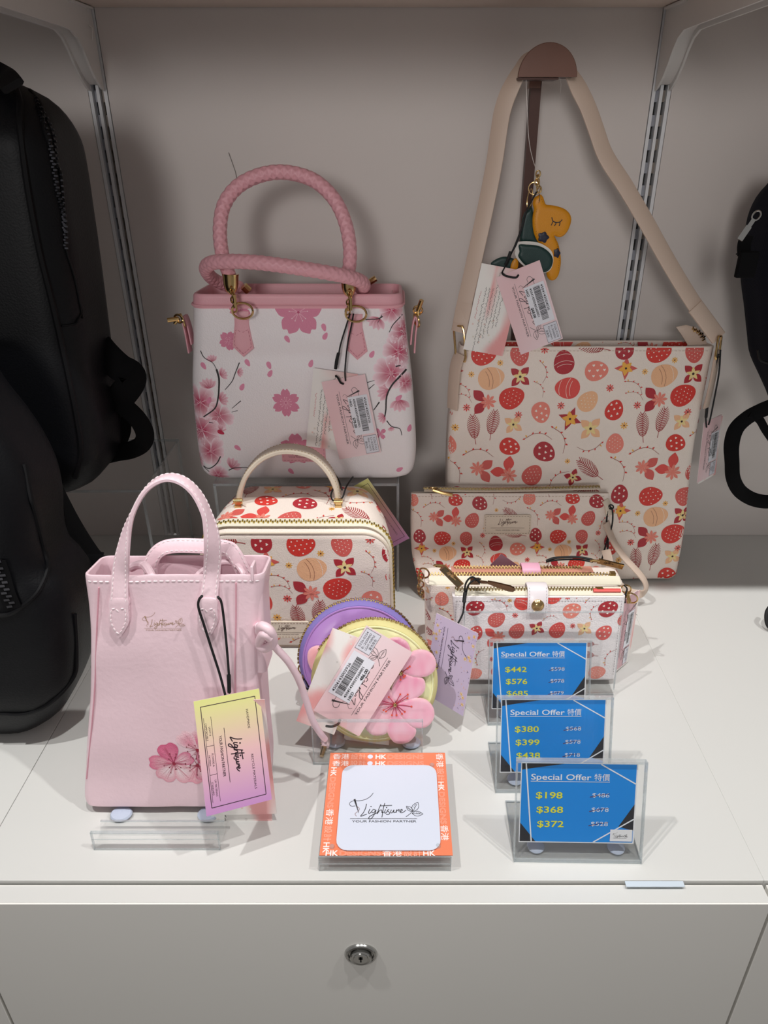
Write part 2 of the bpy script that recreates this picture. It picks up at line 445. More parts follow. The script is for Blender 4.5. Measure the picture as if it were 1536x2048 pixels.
def ring(mb, c, ax, r, wr, n=20, m=0, sx=1.0, upv=None):
    ax = Vector(ax).normalized(); u = (upv - ax*upv.dot(ax)).normalized() if upv else ax.orthogonal().normalized(); v = ax.cross(u)
    mb.tube([Vector(c)+u*(r*math.cos(2*PI*i/n))+v*(r*sx*math.sin(2*PI*i/n)) for i in range(n)], wr, 6, m, True)
def zipteeth(mb, path, nrm, w=0.0024, pitch=0.0021, h=0.0013, m=0):
    path = [Vector(p) for p in path]; L = [0.0]
    for i in range(1, len(path)): L.append(L[-1]+(path[i]-path[i-1]).length)
    d = 0.0; i = 1; k = 0
    while d < L[-1]:
        while i < len(L)-1 and L[i] < d: i += 1
        f = (d-L[i-1])/max(1e-9, L[i]-L[i-1]); p = path[i-1].lerp(path[i], f); t = (path[i]-path[i-1]).normalized()
        nn = nrm(d/L[-1], p) if callable(nrm) else nrm; nn = (nn-t*nn.dot(t)).normalized(); sd = t.cross(nn); s = 1 if k % 2 else -1
        fr = Frame(p+sd*(s*w*0.28), t, sd); hh = h
        mb.box(fr, -pitch*0.32, pitch*0.32, -w*0.42, w*0.42, -hh, hh, m)
        d += pitch/1.0; k += 1
def card(fr, w, h, th, m, name, parent=None, r=0.0):
    mb = MB()
    if r:
        o = []
        for (cx, cy, a0) in ((w-r, h-r, 0), (r, h-r, 90), (r, r, 180), (w-r, r, 270)):
            for k in range(6): a = R(a0+18*k); o.append((cx+r*math.cos(a), cy+r*math.sin(a)))
        mb.grid([[fr.p(a, b, 0) for a, b in o], [fr.p(a, b, th) for a, b in o]], True, 0, True, True)
    else: mb.box(fr, 0, w, 0, h, 0, th)
    return mb.build(name, m, parent, smooth=False)
def cord(mb, pts, r=0.0007, n=6, sm=8): mb.tube(smooth_pts(pts, sm), r, n)
def inside(poly, x, y):
    c = False; n = len(poly)
    for i in range(n):
        x1, y1 = poly[i]; x2, y2 = poly[(i+1) % n]
        if (y1 > y) != (y2 > y) and x < (x2-x1)*(y-y1)/(y2-y1)+x1: c = not c
    return c
def dist_poly(poly, x, y):
    b = 1e9; n = len(poly)
    for i in range(n):
        x1, y1 = poly[i]; x2, y2 = poly[(i+1) % n]; dx, dy = x2-x1, y2-y1
        t = max(0, min(1, ((x-x1)*dx+(y-y1)*dy)/(dx*dx+dy*dy+1e-18))); b = min(b, math.hypot(x-x1-t*dx, y-y1-t*dy))
    return b
def puff(fr, outline, th, dome, rr, step, name, m, parent=None, colf=None, pre=None):
    """plate cut along an outline with a padded front; fr.n faces the viewer"""
    ol = [(p[0], p[1]) for p in outline]; n = len(ol)
    vs = [Vector(p) for p in ol]; x0 = min(p[0] for p in ol); x1 = max(p[0] for p in ol); y0 = min(p[1] for p in ol); y1 = max(p[1] for p in ol)
    yy = y0; row = 0
    while yy < y1:
        xx = x0+(step/2 if row % 2 else 0)
        while xx < x1:
            if inside(ol, xx, yy) and dist_poly(ol, xx, yy) > step*0.5: vs.append(Vector((xx, yy)))
            xx += step
        yy += step*0.87; row += 1
    r = G.delaunay_2d_cdt(vs, [(i, (i+1) % n) for i in range(n)], [], 1, 1e-7)
    V, F = r[0], r[2]; k = len(V); top = []; cols = []
    for p in V:
        d = dist_poly(ol, p.x, p.y); q = min(1, d/rr); top.append(fr.p(p.x, p.y, th + dome*math.sqrt(max(0, 1-(1-q)**2))))
    mb = MB(); mb.add(top, [tuple(f) for f in F])
    b = [fr.p(p[0], p[1], th) for p in ol]; c = [fr.p(p[0], p[1], 0) for p in ol]
    mb.grid([b, c], True, 0, False, True)
    o = mb.build(name, m, parent, sharp=50)
    if colf:
        ca = o.data.color_attributes.new('Col', 'FLOAT_COLOR', 'POINT')
        for i, v in enumerate(o.data.vertices):
            w = v.co - fr.o; a, bb = w.dot(fr.x), w.dot(fr.y); cc = colf(a, bb, dist_poly(ol, a, bb)); ca.data[i].color = (*cc, 1)
    return o
def mixc(a, b, f):
    a = lin(a) if isinstance(a, str) else a; b = lin(b) if isinstance(b, str) else b; f = max(0, min(1, f)); return tuple(x+(y-x)*f for x, y in zip(a, b))

def solve_tag(O, X, Y, yo, ratio):
    """pose of a rectangular card: O at depth yo, long side towards X, short side towards Y, short = ratio*long"""
    o = P(*O, yo); dX, dY = ray(*X), ray(*Y); a = yo/dX.y; b = yo/dY.y
    def F(a, b): x = CAM+dX*a-o; y = CAM+dY*b-o; return (x.dot(y)/(x.length*y.length), y.length/x.length-ratio)
    for _ in range(60):
        f = F(a, b); e = 1e-5; fa = F(a+e, b); fb = F(a, b+e)
        J = ((fa[0]-f[0])/e, (fb[0]-f[0])/e, (fa[1]-f[1])/e, (fb[1]-f[1])/e); D = J[0]*J[3]-J[1]*J[2]
        if abs(D) < 1e-9: break
        da = (-f[0]*J[3]+f[1]*J[1])/D; db = (-J[0]*f[1]+J[2]*f[0])/D; m = max(abs(da), abs(db), 0.02)/0.02; a += da/m; b += db/m
    x = CAM+dX*a-o; y = CAM+dY*b-o
    return Frame(o, x, y), x.length, y.length
# ---------------------------------------------------------------- printed motifs
RED = '#d9392f'; CRIM = '#b22a35'; PNK = '#ee8a7a'; PCH = '#f3bd92'; COR = '#e2504a'; ROS = '#d65f58'; YEL = '#f3b54a'; LYL = '#f4dd9a'; BRN = '#7a3a33'; WHT = '#fbeee4'
def egg_pts(n=26, a=0.5, b=0.42):
    return [(a*math.cos(t)*1.0, b*math.sin(t)*(1-0.16*math.cos(t))) for t in [2*PI*i/n for i in range(n)]]
EGGP = egg_pts()
def heart(pen, x, y, s, col, rot=0):
    pts = [(0, -0.5), (0.32, -0.18), (0.48, 0.12), (0.4, 0.34), (0.2, 0.4), (0, 0.2), (-0.2, 0.4), (-0.4, 0.34), (-0.48, 0.12), (-0.32, -0.18)]
    pen.rot(x, y, rot, s); pen.poly(pts, col, 2, center=(0, 0.0)); pen.pop()
def egg(pen, col, deco):
    pen.poly(EGGP, col, 1, center=(0, 0), rings=4)
    if deco == 'dots':
        k = 0
        for j in range(-3, 4):
            for i in range(-4, 5):
                x = i*0.17+(0.085 if j % 2 else 0); y = j*0.125
                if (x/0.44)**2+(y/0.36)**2 < 1: pen.disc(x, y, 0.017 if k % 2 else 0.023, WHT, 2, 6)
                k += 1
    if deco == 'big':
        for j in range(-2, 3):
            for i in range(-3, 4):
                x = i*0.2+(0.1 if j % 2 else 0); y = j*0.165
                if (x/0.43)**2+(y/0.36)**2 < 1: pen.disc(x, y, 0.026, WHT, 2, 7)
    if deco == 'hearts':
        for (x, y) in ((-0.3, 0.03), (-0.12, 0.24), (-0.13, -0.2), (0.04, 0.02), (0.2, 0.22), (0.17, -0.22), (0.33, 0.02)): heart(pen, x, y, 0.12, WHT)
    if deco in ('stripes', 'brown'):
        c = WHT if deco == 'stripes' else '#9a5a4a'
        for k, x0 in enumerate((-0.22, -0.08, 0.2)):
            pts = []
            for q in range(9):
                y = -0.40+0.1*q; x = x0+0.13*(1-(y/0.42)**2)
                if (x/0.5)**2+(y/0.42/(1-0.16*x/0.5))**2 < 0.97: pts.append((x, y))
            if len(pts) > 1: pen.line(pts, 0.014, c if k < 2 else WHT, 2)
def petalp(L, w, n=8, tip=0.5):
    o = []
    for i in range(n+1): t = i/n; o.append((L*t, w*math.sin(PI*t**tip)))
    for i in range(n-1, 0, -1): t = i/n; o.append((L*t, -w*math.sin(PI*t**tip)))
    return o
def flower4(pen, c1, c2):
    for k in range(4):
        pen.rot(0, 0, 45+90*k); pen.poly(petalp(0.56, 0.17, tip=1.0), c1, 1, center=(0.28, 0), rings=2); pen.pop()
    for k in range(5):
        pen.rot(0, 0, 20+72*k); pen.poly(petalp(0.33, 0.08, 6, 0.7), c2, 2, center=(0.2, 0)); pen.pop()
    pen.disc(0, 0, 0.06, '#3a2020', 3, 8)
def flower5(pen, c1, c2):
    for k in range(4):
        pen.rot(0, 0, 60+90*k); pen.poly(petalp(0.55, 0.15), c1, 1, center=(0.3, 0), rings=2); pen.pop()
    for k in range(5):
        pen.rot(0, 0, 18+72*k); pen.poly(petalp(0.36, 0.11, 6, 0.7), c2, 2, center=(0.2, 0)); pen.pop()
    pen.disc(0, 0, 0.055, '#4a2020', 3, 8)
def daisy(pen, c, cc='#5a2020'):
    for k in range(8): pen.rot(0, 0, 45*k); pen.poly(petalp(0.5, 0.085, 5, 1.4), c, 1, center=(0.3, 0)); pen.pop()
    pen.disc(0, 0, 0.1, cc, 2, 7)
def leaf2(pen, c1, c2):
    for a, L in ((140, 0.62), (238, 0.6)):
        pen.rot(-0.02, 0.0, a); pen.poly(petalp(L, 0.19, tip=1.1), c1, 1, center=(L/2, 0), rings=2); pen.pop()
    pen.rot(0.12, 0.0, 0, 0.85)
    for k in range(8): pen.rot(0, 0, 45*k+10); pen.poly(petalp(0.36, 0.07, 5, 1.4), c2, 2, center=(0.2, 0)); pen.pop()
    pen.disc(0, 0, 0.12, c2, 2, 7); pen.pop()
def feather(pen, c='#a8383a'):
    pen.line([(0.02, -0.62), (0.0, -0.3), (0.0, 0.48)], 0.022, c, 2, 0.012)
    for i in range(13):
        y = -0.38+i*0.066; l = 0.23*math.sin(PI*min(1, (i+2.5)/15.5))**0.7
        for sg in (-1, 1): pen.line([(0, y), (sg*l*0.6, y+0.05), (sg*l, y+0.13)], 0.034, c, 1, 0.02)
def twig(pen, c='#9c4a40'):
    pts = smooth_pts([(-0.5, -0.05, 0), (-0.15, 0.08, 0), (0.2, 0.02, 0), (0.5, -0.25, 0)], 4)
    pen.line([(p.x, p.y) for p in pts], 0.022, c, 1, 0.014)
    for (x, y, a) in ((-0.5, -0.05, 200), (-0.42, 0.0, 120), (-0.2, 0.06, 70), (0.05, 0.05, 60), (0.25, 0.0, 30)):
        pen.rot(x, y, a); pen.poly(petalp(0.11, 0.032, 4), RED if a != 120 else YEL, 2, center=(0.05, 0)); pen.pop()
M_ = [  # kind, crop x, crop y, rotation, size (crop px)
 ('e', 1120, 520, 10, 130, RED, 'big'), ('e', 1303, 523, -80, 112, ROS, 'dots'), ('d', 535, 508, 0, 42, COR), ('f', 775, 490, 75, 150),
 ('e', 945, 505, 95, 112, CRIM, 'hearts'), ('d', 1200, 563, 0, 32, YEL), ('d', 1047, 622, 0, 32, YEL), ('e', 1147, 641, 15, 138, PCH, 'brown'),
 ('4', 1295, 633, 5, 100, CRIM, LYL), ('e', 633, 573, 100, 125, CRIM, 'stripes'), ('t', 535, 620, -70, 110), ('t', 515, 705, -50, 90),
 ('e', 800, 618, 5, 122, PNK, 'hearts'), ('5', 950, 605, 30, 95, ROS, YEL), ('e', 650, 705, 175, 132, COR, 'stripes'), ('d', 868, 705, 0, 40, COR),
 ('t', 1000, 690, -25, 110), ('t', 1000, 735, -12, 95), ('l', 1105, 762, -5, 110, CRIM, PNK), ('e', 1243, 742, 25, 135, RED, 'dots'),
 ('e', 755, 772, 50, 118, PCH, 'dots'), ('e', 515, 830, -75, 115, PNK, 'hearts'), ('d', 617, 795, 0, 40, COR), ('d', 400, 843, 0, 40, COR), ('d', 1007, 793, 0, 40, COR),
 ('e', 890, 817, 75, 112, RED, 'hearts'), ('5', 663, 862, 10, 105, CRIM, YEL), ('f', 1035, 900, 8, 135), ('f', 1133, 875, -8, 135), ('4', 1238, 878, 10, 90, PCH, LYL),
 ('4', 768, 912, 5, 110, PCH, LYL), ('d', 940, 897, 0, 40, YEL), ('t', 500, 945, 10, 140), ('t', 620, 960, -55, 150), ('e', 893, 988, 95, 112, PNK, 'dots'),
 ('t', 765, 1012, 200, 130), ('e', 1210, 992, -20, 112, RED, 'hearts'), ('e', 532, 1030, -35, 122, CRIM, 'hearts'), ('t', 1050, 1022, 8, 150),
 ('l', 1050, 1115, 165, 110, ROS, PNK), ('l', 1185, 1125, -58, 120, COR, PNK), ('e', 470, 1147, 60, 122, ROS, 'dots'), ('t', 590, 1160, 55, 140),
 ('4', 675, 1157, 30, 80, CRIM, LYL), ('f', 760, 1115, 50, 150), ('d', 648, 1075, 0, 30, YEL), ('t', 925, 1110, -50, 150),
]
def draw_motif(pen, m, x, y, u):
    k, rot, sz = m[0], m[3], m[4]*u*{'4': 1.15, '5': 1.15, 'l': 1.25, 'f': 1.1, 'd': 1.1}.get(m[0], 1.0)
    pen.rot(x, y, rot, sz)
    if k == 'e': egg(pen, m[5], m[6])
    elif k == '4': flower4(pen, m[5], m[6])
    elif k == '5': flower5(pen, m[5], m[6])
    elif k == 'd': daisy(pen, m[5])
    elif k == 'l': leaf2(pen, m[5], m[6])
    elif k == 'f': feather(pen)
    elif k == 't': twig(pen)
    pen.pop()
BF = lean(0.229, 0.828, 0.0052, R(6))
def C3(x, y): return BF.px(880+x/2.56, 500+y/2.56)
_a, _b, _c = C3(1147, 641), C3(262, 655), C3(1105, 1365); U0 = math.hypot(_a[0]-_b[0], _a[1]-_b[1])/890
PWv = ((_a[0]-_b[0])/U0, (_a[1]-_b[1])/U0); PHv = ((_c[0]-_a[0])/U0, (_c[1]-_a[1])/U0)
def easter(pen, cropx, cropy, s, t, u, box, uy=None):
    """fill box (s0, s1, t0, t1) with the repeat so that crop point falls on (s, t); u metres per crop px"""
    s0, s1, t0, t1 = box; a = C3(cropx, cropy)
    for m in M_:
        b = C3(m[1], m[2])
        for i in range(-4, 5):
            for j in range(-4, 5):
                x = s+((b[0]-a[0])/U0+i*PWv[0]+j*PHv[0])*u; y = t+((b[1]-a[1])/U0+i*PWv[1]+j*PHv[1])*u; r = m[4]*u*0.7
                if s0-r < x < s1+r and t0-r < y < t1+r: draw_motif(pen, m, x, y, u)
# ---------------------------------------------------------------- brand logo in pen strokes (x 0..1, baseline rule at y 0)
LG = {
 'thread': [(712, 590), (690, 625), (650, 655), (600, 667), (565, 665), (535, 680), (528, 700), (545, 718), (575, 716)],
 'tail': [(590, 722), (608, 740), (600, 765), (576, 790), (590, 812)],
 'L': [(662, 697), (655, 740), (640, 780), (620, 812), (642, 804), (668, 793)],
 'i': [(690, 745), (680, 780), (690, 785), (703, 770)],
 'g': [(735, 755), (716, 750), (705, 772), (720, 780), (738, 755), (728, 790), (705, 832), (685, 835), (690, 815), (720, 795), (752, 778)],
 'h': [(775, 700), (760, 745), (748, 790), (765, 760), (783, 755), (785, 780), (800, 775)],
 't': [(805, 690), (795, 740), (785, 822)], 'bar': [(768, 716), (862, 711)],
 'i2': [(813, 748), (804, 777), (813, 783), (828, 764)],
 's': [(840, 749), (826, 758), (837, 771), (846, 782), (834, 797), (816, 792)],
 'u': [(857, 752), (852, 776), (864, 780), (878, 752), (876, 778), (890, 775)],
 'r': [(900, 750), (893, 780), (900, 762), (918, 750), (914, 768)],
 'e': [(922, 772), (942, 760), (938, 748), (925, 762), (930, 780), (950, 775), (972, 755)],
 'stem': [(970, 818), (1000, 792), (1022, 766)],
}
def LX(p): return ((p[0]-540)/560.0, (835-p[1])/560.0)
def logo(pen, x, y, w, col='#33302f', z=2, wt=1.0, sub=True, full=True, rule=True):
    """x, y: left end of the rule; w: width of the lettering"""
    pen.push((x, y), (w, 0), (0, w)); q = 0.009*wt
    for k, pts in LG.items():
        if not full and k in ('thread', 'tail', 'stem'): continue
        pen.line([LX(p) for p in pts], q*(0.7 if k in ('tail', 'thread', 'stem') else 1.0), col if k != 'tail' else mixc(col, '#d8b0b0', 0.45), z, sm=4)
    for p in ((698, 722), (820, 731)): a = LX(p); pen.disc(a[0], a[1], 0.0085*wt, col, z, 6)
    if full:
        a, b = LX((565, 652)), LX((605, 782)); pen.line([a, b], 0.028, col, z+0.5, 0.004)
        for (p, q2, w2) in (((1022, 766), (975, 718), 0.13), ((1025, 768), (1066, 680), 0.14), ((1018, 785), (1103, 792), 0.13)):
            a, b = LX(p), LX(q2); d = (b[0]-a[0], b[1]-a[1]); pts = []
            for sg in (1, -1):
                rg = range(0, 9) if sg == 1 else range(8, -1, -1)
                for i in rg: t = i/8; o = sg*math.sin(PI*t**0.9)*0.26; pts.append((a[0]+d[0]*t-d[1]*o, a[1]+d[1]*t+d[0]*o))
            pen.line(pts, 0.006*wt, col, z); pen.line([a, (a[0]+d[0]*0.8, a[1]+d[1]*0.8)], 0.005*wt, col, z)
            for t in (0.35, 0.5, 0.65): pen.line([(a[0]+d[0]*t, a[1]+d[1]*t), (a[0]+d[0]*(t+0.1)-d[1]*0.15, a[1]+d[1]*(t+0.1)+d[0]*0.15)], 0.004*wt, col, z)
    if rule: pen.line([(0, 0), (0.92, 0)], 0.0045*wt, col, z)
    if sub: pen.text('YOUR FASHION PARTNER', 0.03, -0.058, 0.046, col, z, 0.004*wt, width=0.88)
    pen.pop()
def barcode(pen, x, y, w, h, seed, col='#1c1c1e', z=4):
    rnd = random.Random(seed); a = x
    while a < x+w:
        b = rnd.choice((0.008, 0.012, 0.02))*w; pen.rect(a, y, min(a+b, x+w), y+h, col, z); a += b+rnd.choice((0.008, 0.010, 0.016))*w
def scribble(pen, x, y, w, h, col, z, seed):
    """a line of illegible handwriting"""
    rnd = random.Random(seed); a = x
    while a < x+w:
        L = rnd.uniform(0.03, 0.09)*0.09; n = max(4, int(L/0.0007)); pts = []
        for i in range(n): pts.append((a+L*i/(n-1), y+h*rnd.uniform(-0.5, 0.5)))
        pen.line(pts, h*0.22, col, z); a += L+0.0008
def pink_front(pen, L, H, price, sku, lines, sz=1.0, seed=1, base=('#f2dade', '#eec8cc')):
    def cf(i, j): return mixc(base[0], base[1], 0.5+0.5*math.sin(2.6*i+2.2*j+0.5))
    pen.rect(0, 0, L, H, '#fff', 1, 8, 6, cf)
    logo(pen, L*0.15, H*0.34, L*0.74, '#3a3234', 2)
    pen.rect(L*0.24, H*0.50, L*0.73, H*0.95, '#e9eaf2', 4)
    pen.text(sku, L*0.27, H*0.86, H*0.075, '#2a2a30', 5.2, 0.01, width=L*0.33)
    barcode(pen, L*0.27, H*0.69, L*0.42, H*0.15, seed, z=5.2)
    pen.text(sku+'0001', L*0.27, H*0.61, H*0.07, '#222', 5.2, 0.015, width=L*0.36)
    pen.text('HKD', L*0.27, H*0.52, H*0.075, '#222', 5.2, 0.02, width=L*0.09); pen.text(price, L*0.5, H*0.52, H*0.08, '#111', 5.2, 0.03, width=L*0.13)
    pen.rect(L*0.755, H*0.66, L*0.985, H*0.97, '#77757d', 3); pen.rect(L*0.76, H*0.667, L*0.98, H*0.963, '#dfe0ea', 3.8)
    for k, s in enumerate(lines): pen.text(s, L*0.87, H*(0.89-0.068*k), H*0.06, '#55555c', 5, 0.0, al='C', width=L*0.17 if len(s) > 5 else None)
def white_back(pen, L, H, seed=3, blush=True, txt=True):
    def cf(i, j):
        n = noise.noise(Vector((i*3+seed, j*2.2, 0.3)))
        f = max(0, min(1, (n+0.05)*2.0))*0.9 if j > 0.35 else 0
        if i < 0.2 and blush: f = max(f, (0.2-i)/0.2*0.9*max(0, j-0.1))
        return mixc('#f2efeb', '#ec9c9c', f)
    pen.rect(0, 0, L, H, '#fff', 1, 26, 16, cf)
    for k in range(14):
        rnd = random.Random(seed*31+k); pen.disc(L*rnd.uniform(0.6, 0.98), H*rnd.uniform(0.05, 0.6), H*0.025, rnd.choice(('#e3dcd2', '#ecd3cc', '#dedad6')), 1.6, 8)
    if txt:
        for k in range(6): scribble(pen, L*(0.06 if k < 3 else 0.25), H*(0.66-0.085*k), L*(0.55+0.25*((k*7) % 3)/3), H*0.045, '#5e5a58', 2.2, seed+k)
        scribble(pen, L*0.3, H*0.12, L*0.28, H*0.045, '#d58f92', 2.2, seed+9)
def gradient_front(pen, L, H):
    def cf(i, j): return mixc(mixc('#e2e68a', '#f0c4b8', min(1, i*2)), '#c98ad0', max(0, i*2-1)) if i > 0.0 else lin('#e2e68a')
    def cg(i, j):
        if i < 0.5: return mixc('#e3e592', '#ebbfc0', i*2)
        return mixc('#ebbfc0', '#c78dcd', (i-0.5)*1.8)
    pen.rect(0, 0, L, H, '#fff', 1, 20, 1, cg)
    a, b, c, d = L*0.06, L*0.94, H*0.09, H*0.92; D = '#45333d'
    for q in ([(a, c), (b, c)], [(b, c), (b, d)], [(b, d), (a, d)], [(a, d), (a, c)]): pen.line(q, H*0.011, D, 2)
    pen.text('HANDMADE', L*0.16, H*0.76, H*0.05, D, 2, 0.0, width=L*0.17); pen.text('RECYCLE MATERIALS', L*0.56, H*0.76, H*0.05, D, 2, 0.0, width=L*0.31)
    pen.rot(L*0.3, H*0.44, 0, 1); logo(pen, 0, 0, L*0.50, '#2c1f28', 2, 2.0, sub=False, full=False, rule=False); pen.pop()
    pen.line([(L*0.28, H*0.40), (L*0.76, H*0.40)], H*0.008, D, 2)
    pen.text('YOUR FASHION PARTNER', L*0.34, H*0.31, H*0.06, D, 2, 0.01, width=L*0.36)
    for y in (0.225, 0.115): pen.line([(L*0.16, H*y), (L*0.90, H*y)], H*0.006, D, 2)
    for x in (0.41, 0.66): pen.line([(L*x, H*0.225), (L*x, H*0.115)], H*0.006, D, 2)
    for (x, u, v) in ((0.285, 'LIGHT &', 'COMFORTABLE'), (0.535, 'FLOWERS &', 'PATTERN'), (0.78, 'UV MATERIALS', 'STANDARD')):
        pen.text(u, L*x, H*0.175, H*0.038, D, 2, 0, al='C'); pen.text(v, L*x, H*0.125, H*0.038, D, 2, 0, al='C')
def lilac_front(pen, L, H):
    pen.rect(0, 0, L, H, '#fff', 1, 8, 6, lambda i, j: mixc('#dccbe6', '#cfc0df', j))
    rnd = random.Random(5)
    for k in range(90): x, y = L*rnd.uniform(0.02, 0.98), H*rnd.choice((rnd.uniform(0.0, 0.25), rnd.uniform(0.72, 1))); pen.rot(x, y, rnd.uniform(0, 180), H*0.03); pen.poly(petalp(1.0, 0.2, 4), rnd.choice(('#6a5a80', '#8d7aa0', '#e9b48c')), 2); pen.pop()
    for k in range(16):
        x, y = L*rnd.uniform(0.05, 0.98), H*rnd.choice((rnd.uniform(0.02, 0.2), rnd.uniform(0.8, 0.98))); pen.rot(x, y, rnd.uniform(0, 70), H*0.07)
        for q in range(5): pen.rot(0, 0, 72*q); pen.poly(petalp(0.6, 0.22, 5, 0.7), rnd.choice(('#f4cf9e', '#f6e3c0')), 2.6, center=(0.3, 0)); pen.pop()
        pen.disc(0, 0, 0.14, '#e3a24e', 3.4, 6); pen.pop()
    logo(pen, L*0.13, H*0.40, L*0.62, '#241f30', 4, 1.2, sub=False, rule=False)
    pen.line([(L*0.1, H*0.33), (L*0.6, H*0.33)], H*0.006, '#463a58', 4); pen.text('YOUR FASHION PARTNER', L*0.1, H*0.23, H*0.05, '#463a58', 4, 0.0, width=L*0.5)
def tag_frame(fr, O, X, Y):     # O origin, X end of the long side, Y end of the short side (all points of frame fr, in metres)
    o = fr.p(*O); x = fr.p(*X)-o; y = fr.p(*Y)-o
    f = Frame(o, x, y); 
    return f, x.length, abs(y.dot(f.y))
TAG_CORE = mat('tag_card', '#f6e9ea', 0.6)
def hang_tag(name, label, fr, O, X, Y, design, parent=None, th=0.0005, group=None):
    f, L, H = tag_frame(fr, O, X, Y)
    if f.n.dot(fr.n) < 0: f = Frame(f.o, f.x, f.y)
    mb = MB(); mb.box(f, 0, L, 0, H, -th, 0); o = mb.build(name, TAG_CORE, parent, smooth=False)
    pen = Pen(); design(pen, L, H)
    sgn = 1 if f.n.dot(fr.n) > 0 else -1
    pen.emit('printed_design', PRINT_GLOSS, o, lambda a, b, h: f.p(a, b, sgn*(h+0.00002)))
    if label: tag(o, label, 'tag', group)
    return o, f, L, H
# ================================================================ the setting
E0 = Frame((0, 0, ZW), (1, 0, 0), (0, 1, 0))     # worktop plane: a = X, b = Y, h = height above worktop
YW = 0.96; YF = 0.386
XL, XR = -0.354, 0.303
mb = MB(); mb.box(Frame((0, 0, 0), (1, 0, 0), (0, 1, 0)), -2.0, 2.0, -1.6, YW+0.02, -0.05, 0); struct(mb.build('floor', mat('grey_vinyl_floor', '#8f8b86', 0.5, var=0.04), smooth=False))
SX = (-0.3435, 0.3025)                            # centres of the two slotted standards
def wall_panel(x0, x1, nm):
    mb = MB(); mb.box(Frame((0, 0, 0), (1, 0, 0), (0, 1, 0)), x0, x1, YW, YW+0.03, 0, ZW+1.3); return struct(mb.build(nm, WALLM, smooth=False))
wall_panel(SX[0]+0.0115, SX[1]-0.0115, 'wall_back'); wall_panel(-1.6, SX[0]-0.0115, 'wall_back'); wall_panel(SX[1]+0.0115, 1.6, 'wall_back')
for k, x in enumerate(SX):
    zb, zt = (0.0, 1.25)
    t = thing('shelf_standard', ('slotted steel shelf standard in the back wall, left of the white cherry blossom tote' if k == 0 else 'slotted steel shelf standard in the back wall, passing behind the beige strap'), 'shelf rail', (x, YW, ZW))
    F = Frame((x, YW, ZW), (1, 0, 0), (0, 0, 1))  # n towards the camera
    mb = MB(); mb.box(F, -0.0114, 0.0114, zb, zt, -0.028, -0.012); mb.build('dark_backing', DARK, t, smooth=False)
    mb = MB()
    for a, b in ((-0.0106, -0.0068), (-0.0017, 0.0018), (0.0066, 0.0106)): mb.box(F, a, b, zb, zt, -0.011, 0.0008, 0)
    mb.build('ridge', STEELL, t, smooth=False)
    for (a, b, mm) in ((-0.0068, -0.0017, 0), (0.0018, 0.0066, 0)):
        mb = MB(); z = zb
        while z < zt:
            mb.box(F, a, b, z, z+0.0118, -0.0095, -0.0055); mb.box(F, a, a+0.0012, z+0.0118, z+0.025, -0.0095, -0.0055); z += 0.025
        mb.build('slotted_channel', STEEL if a < 0 else mat('taupe_steel_channel', '#857c74', 0.45, 0.3), t, smooth=False)
# bracket under the overhead shelf
BP = [(0.956, 0.586), (0.948, 0.589), (0.936, 0.597), (0.924, 0.609), (0.914, 0.622), (0.903, 0.632), (0.888, 0.6375), (0.87, 0.638), (0.70, 0.640), (0.60, 0.648)]
for k, x in enumerate(SX):
    t = thing('shelf_bracket', 'white curved metal bracket holding up the overhead shelf, ' + ('top left corner' if k == 0 else 'top right corner'), 'bracket', (x, 0.95, ZW+0.6))
    for sg in (-1, 1):
        mb = MB(); xa = x+sg*0.008; th = 0.0012
        for a in (xa-th, xa+th): pass
        v = []; n = len(BP)
        for xx in (xa-th, xa+th):
            v += [(xx, y, ZW+z) for y, z in BP] + [(xx, y, ZW+0.664) for y, z in BP]
        fs = []
        for o in (0, 2*n):
            for i in range(n-1): fs.append((o+i, o+i+1, o+n+i+1, o+n+i))
        for i in range(n-1): fs.append((i, i+1, 2*n+i+1, 2*n+i))
        fs += [(0, n, 3*n, 2*n), (n-1, 2*n-1, 4*n-1, 3*n-1)]
        mb.add(v, fs); mb.build('side_plate', BRACK, t, smooth=False)
    mb = MB(); rows = []
    for y, z in BP: rows.append([Vector((x+q, y, ZW+z+0.006)) for q in (-0.0075, 0.0075)])
    mb.grid(rows); mb.build('web', BRACK, t)
    mb = MB(); c = Vector((x, 0.90, ZW+0.664))
    mb.box(Frame(c+Vector((0, 0.02, -0.001)), (1, 0, 0), (0, 1, 0)), -0.014, 0.014, -0.03, 0.03, -0.001, 0.0009); mb.build('mounting_tab', BRACK, t, smooth=False)
    mb = MB(); mb.tube([(x-0.0+(0.016 if k else -0.016), 0.90, ZW+0.6595), (x+(0.016 if k else -0.016), 0.90, ZW+0.664)], 0.0085, 20); mb.build('fixing_screw', BRACK, t)
t = thing('shelf_clip', 'small white plastic clip hanging from the top of the left shelf standard', 'clip', (SX[0], 0.945, ZW+0.62))
F = Frame(P(163, 50, 0.946), (1, 0, -0.02), (0.02, 0, 1)); mb = MB(); mb.box(F, 0, 0.008, -0.034, 0, 0, 0.005); mb.box(F, 0.001, 0.009, -0.036, -0.030, 0.001, 0.007); mb.build('clip_body', BRACK, t, smooth=False)
mb = MB(); cord(mb, [F.p(0.007, -0.002, 0.003), F.p(0.010, 0.016, 0.003), F.p(0.007, 0.03, 0.002), F.p(0.003, 0.018, 0.003), F.p(0.009, 0.001, 0.005), F.p(0.013, -0.004, 0.005), F.p(0.011, -0.014, 0.006)], 0.0007); mb.build('clip_loop', BRACK, t)
t = mb = MB(); mb.box(Frame((0, 0, ZW+0.665), (1, 0, 0), (0, 1, 0)), -1.4, 1.4, 0.60, YW-0.001, 0, 0.025)
tag(mb.build('shelf_board', SHELFM, smooth=False), 'warm white shelf board running overhead along the top edge of the picture', 'shelf')
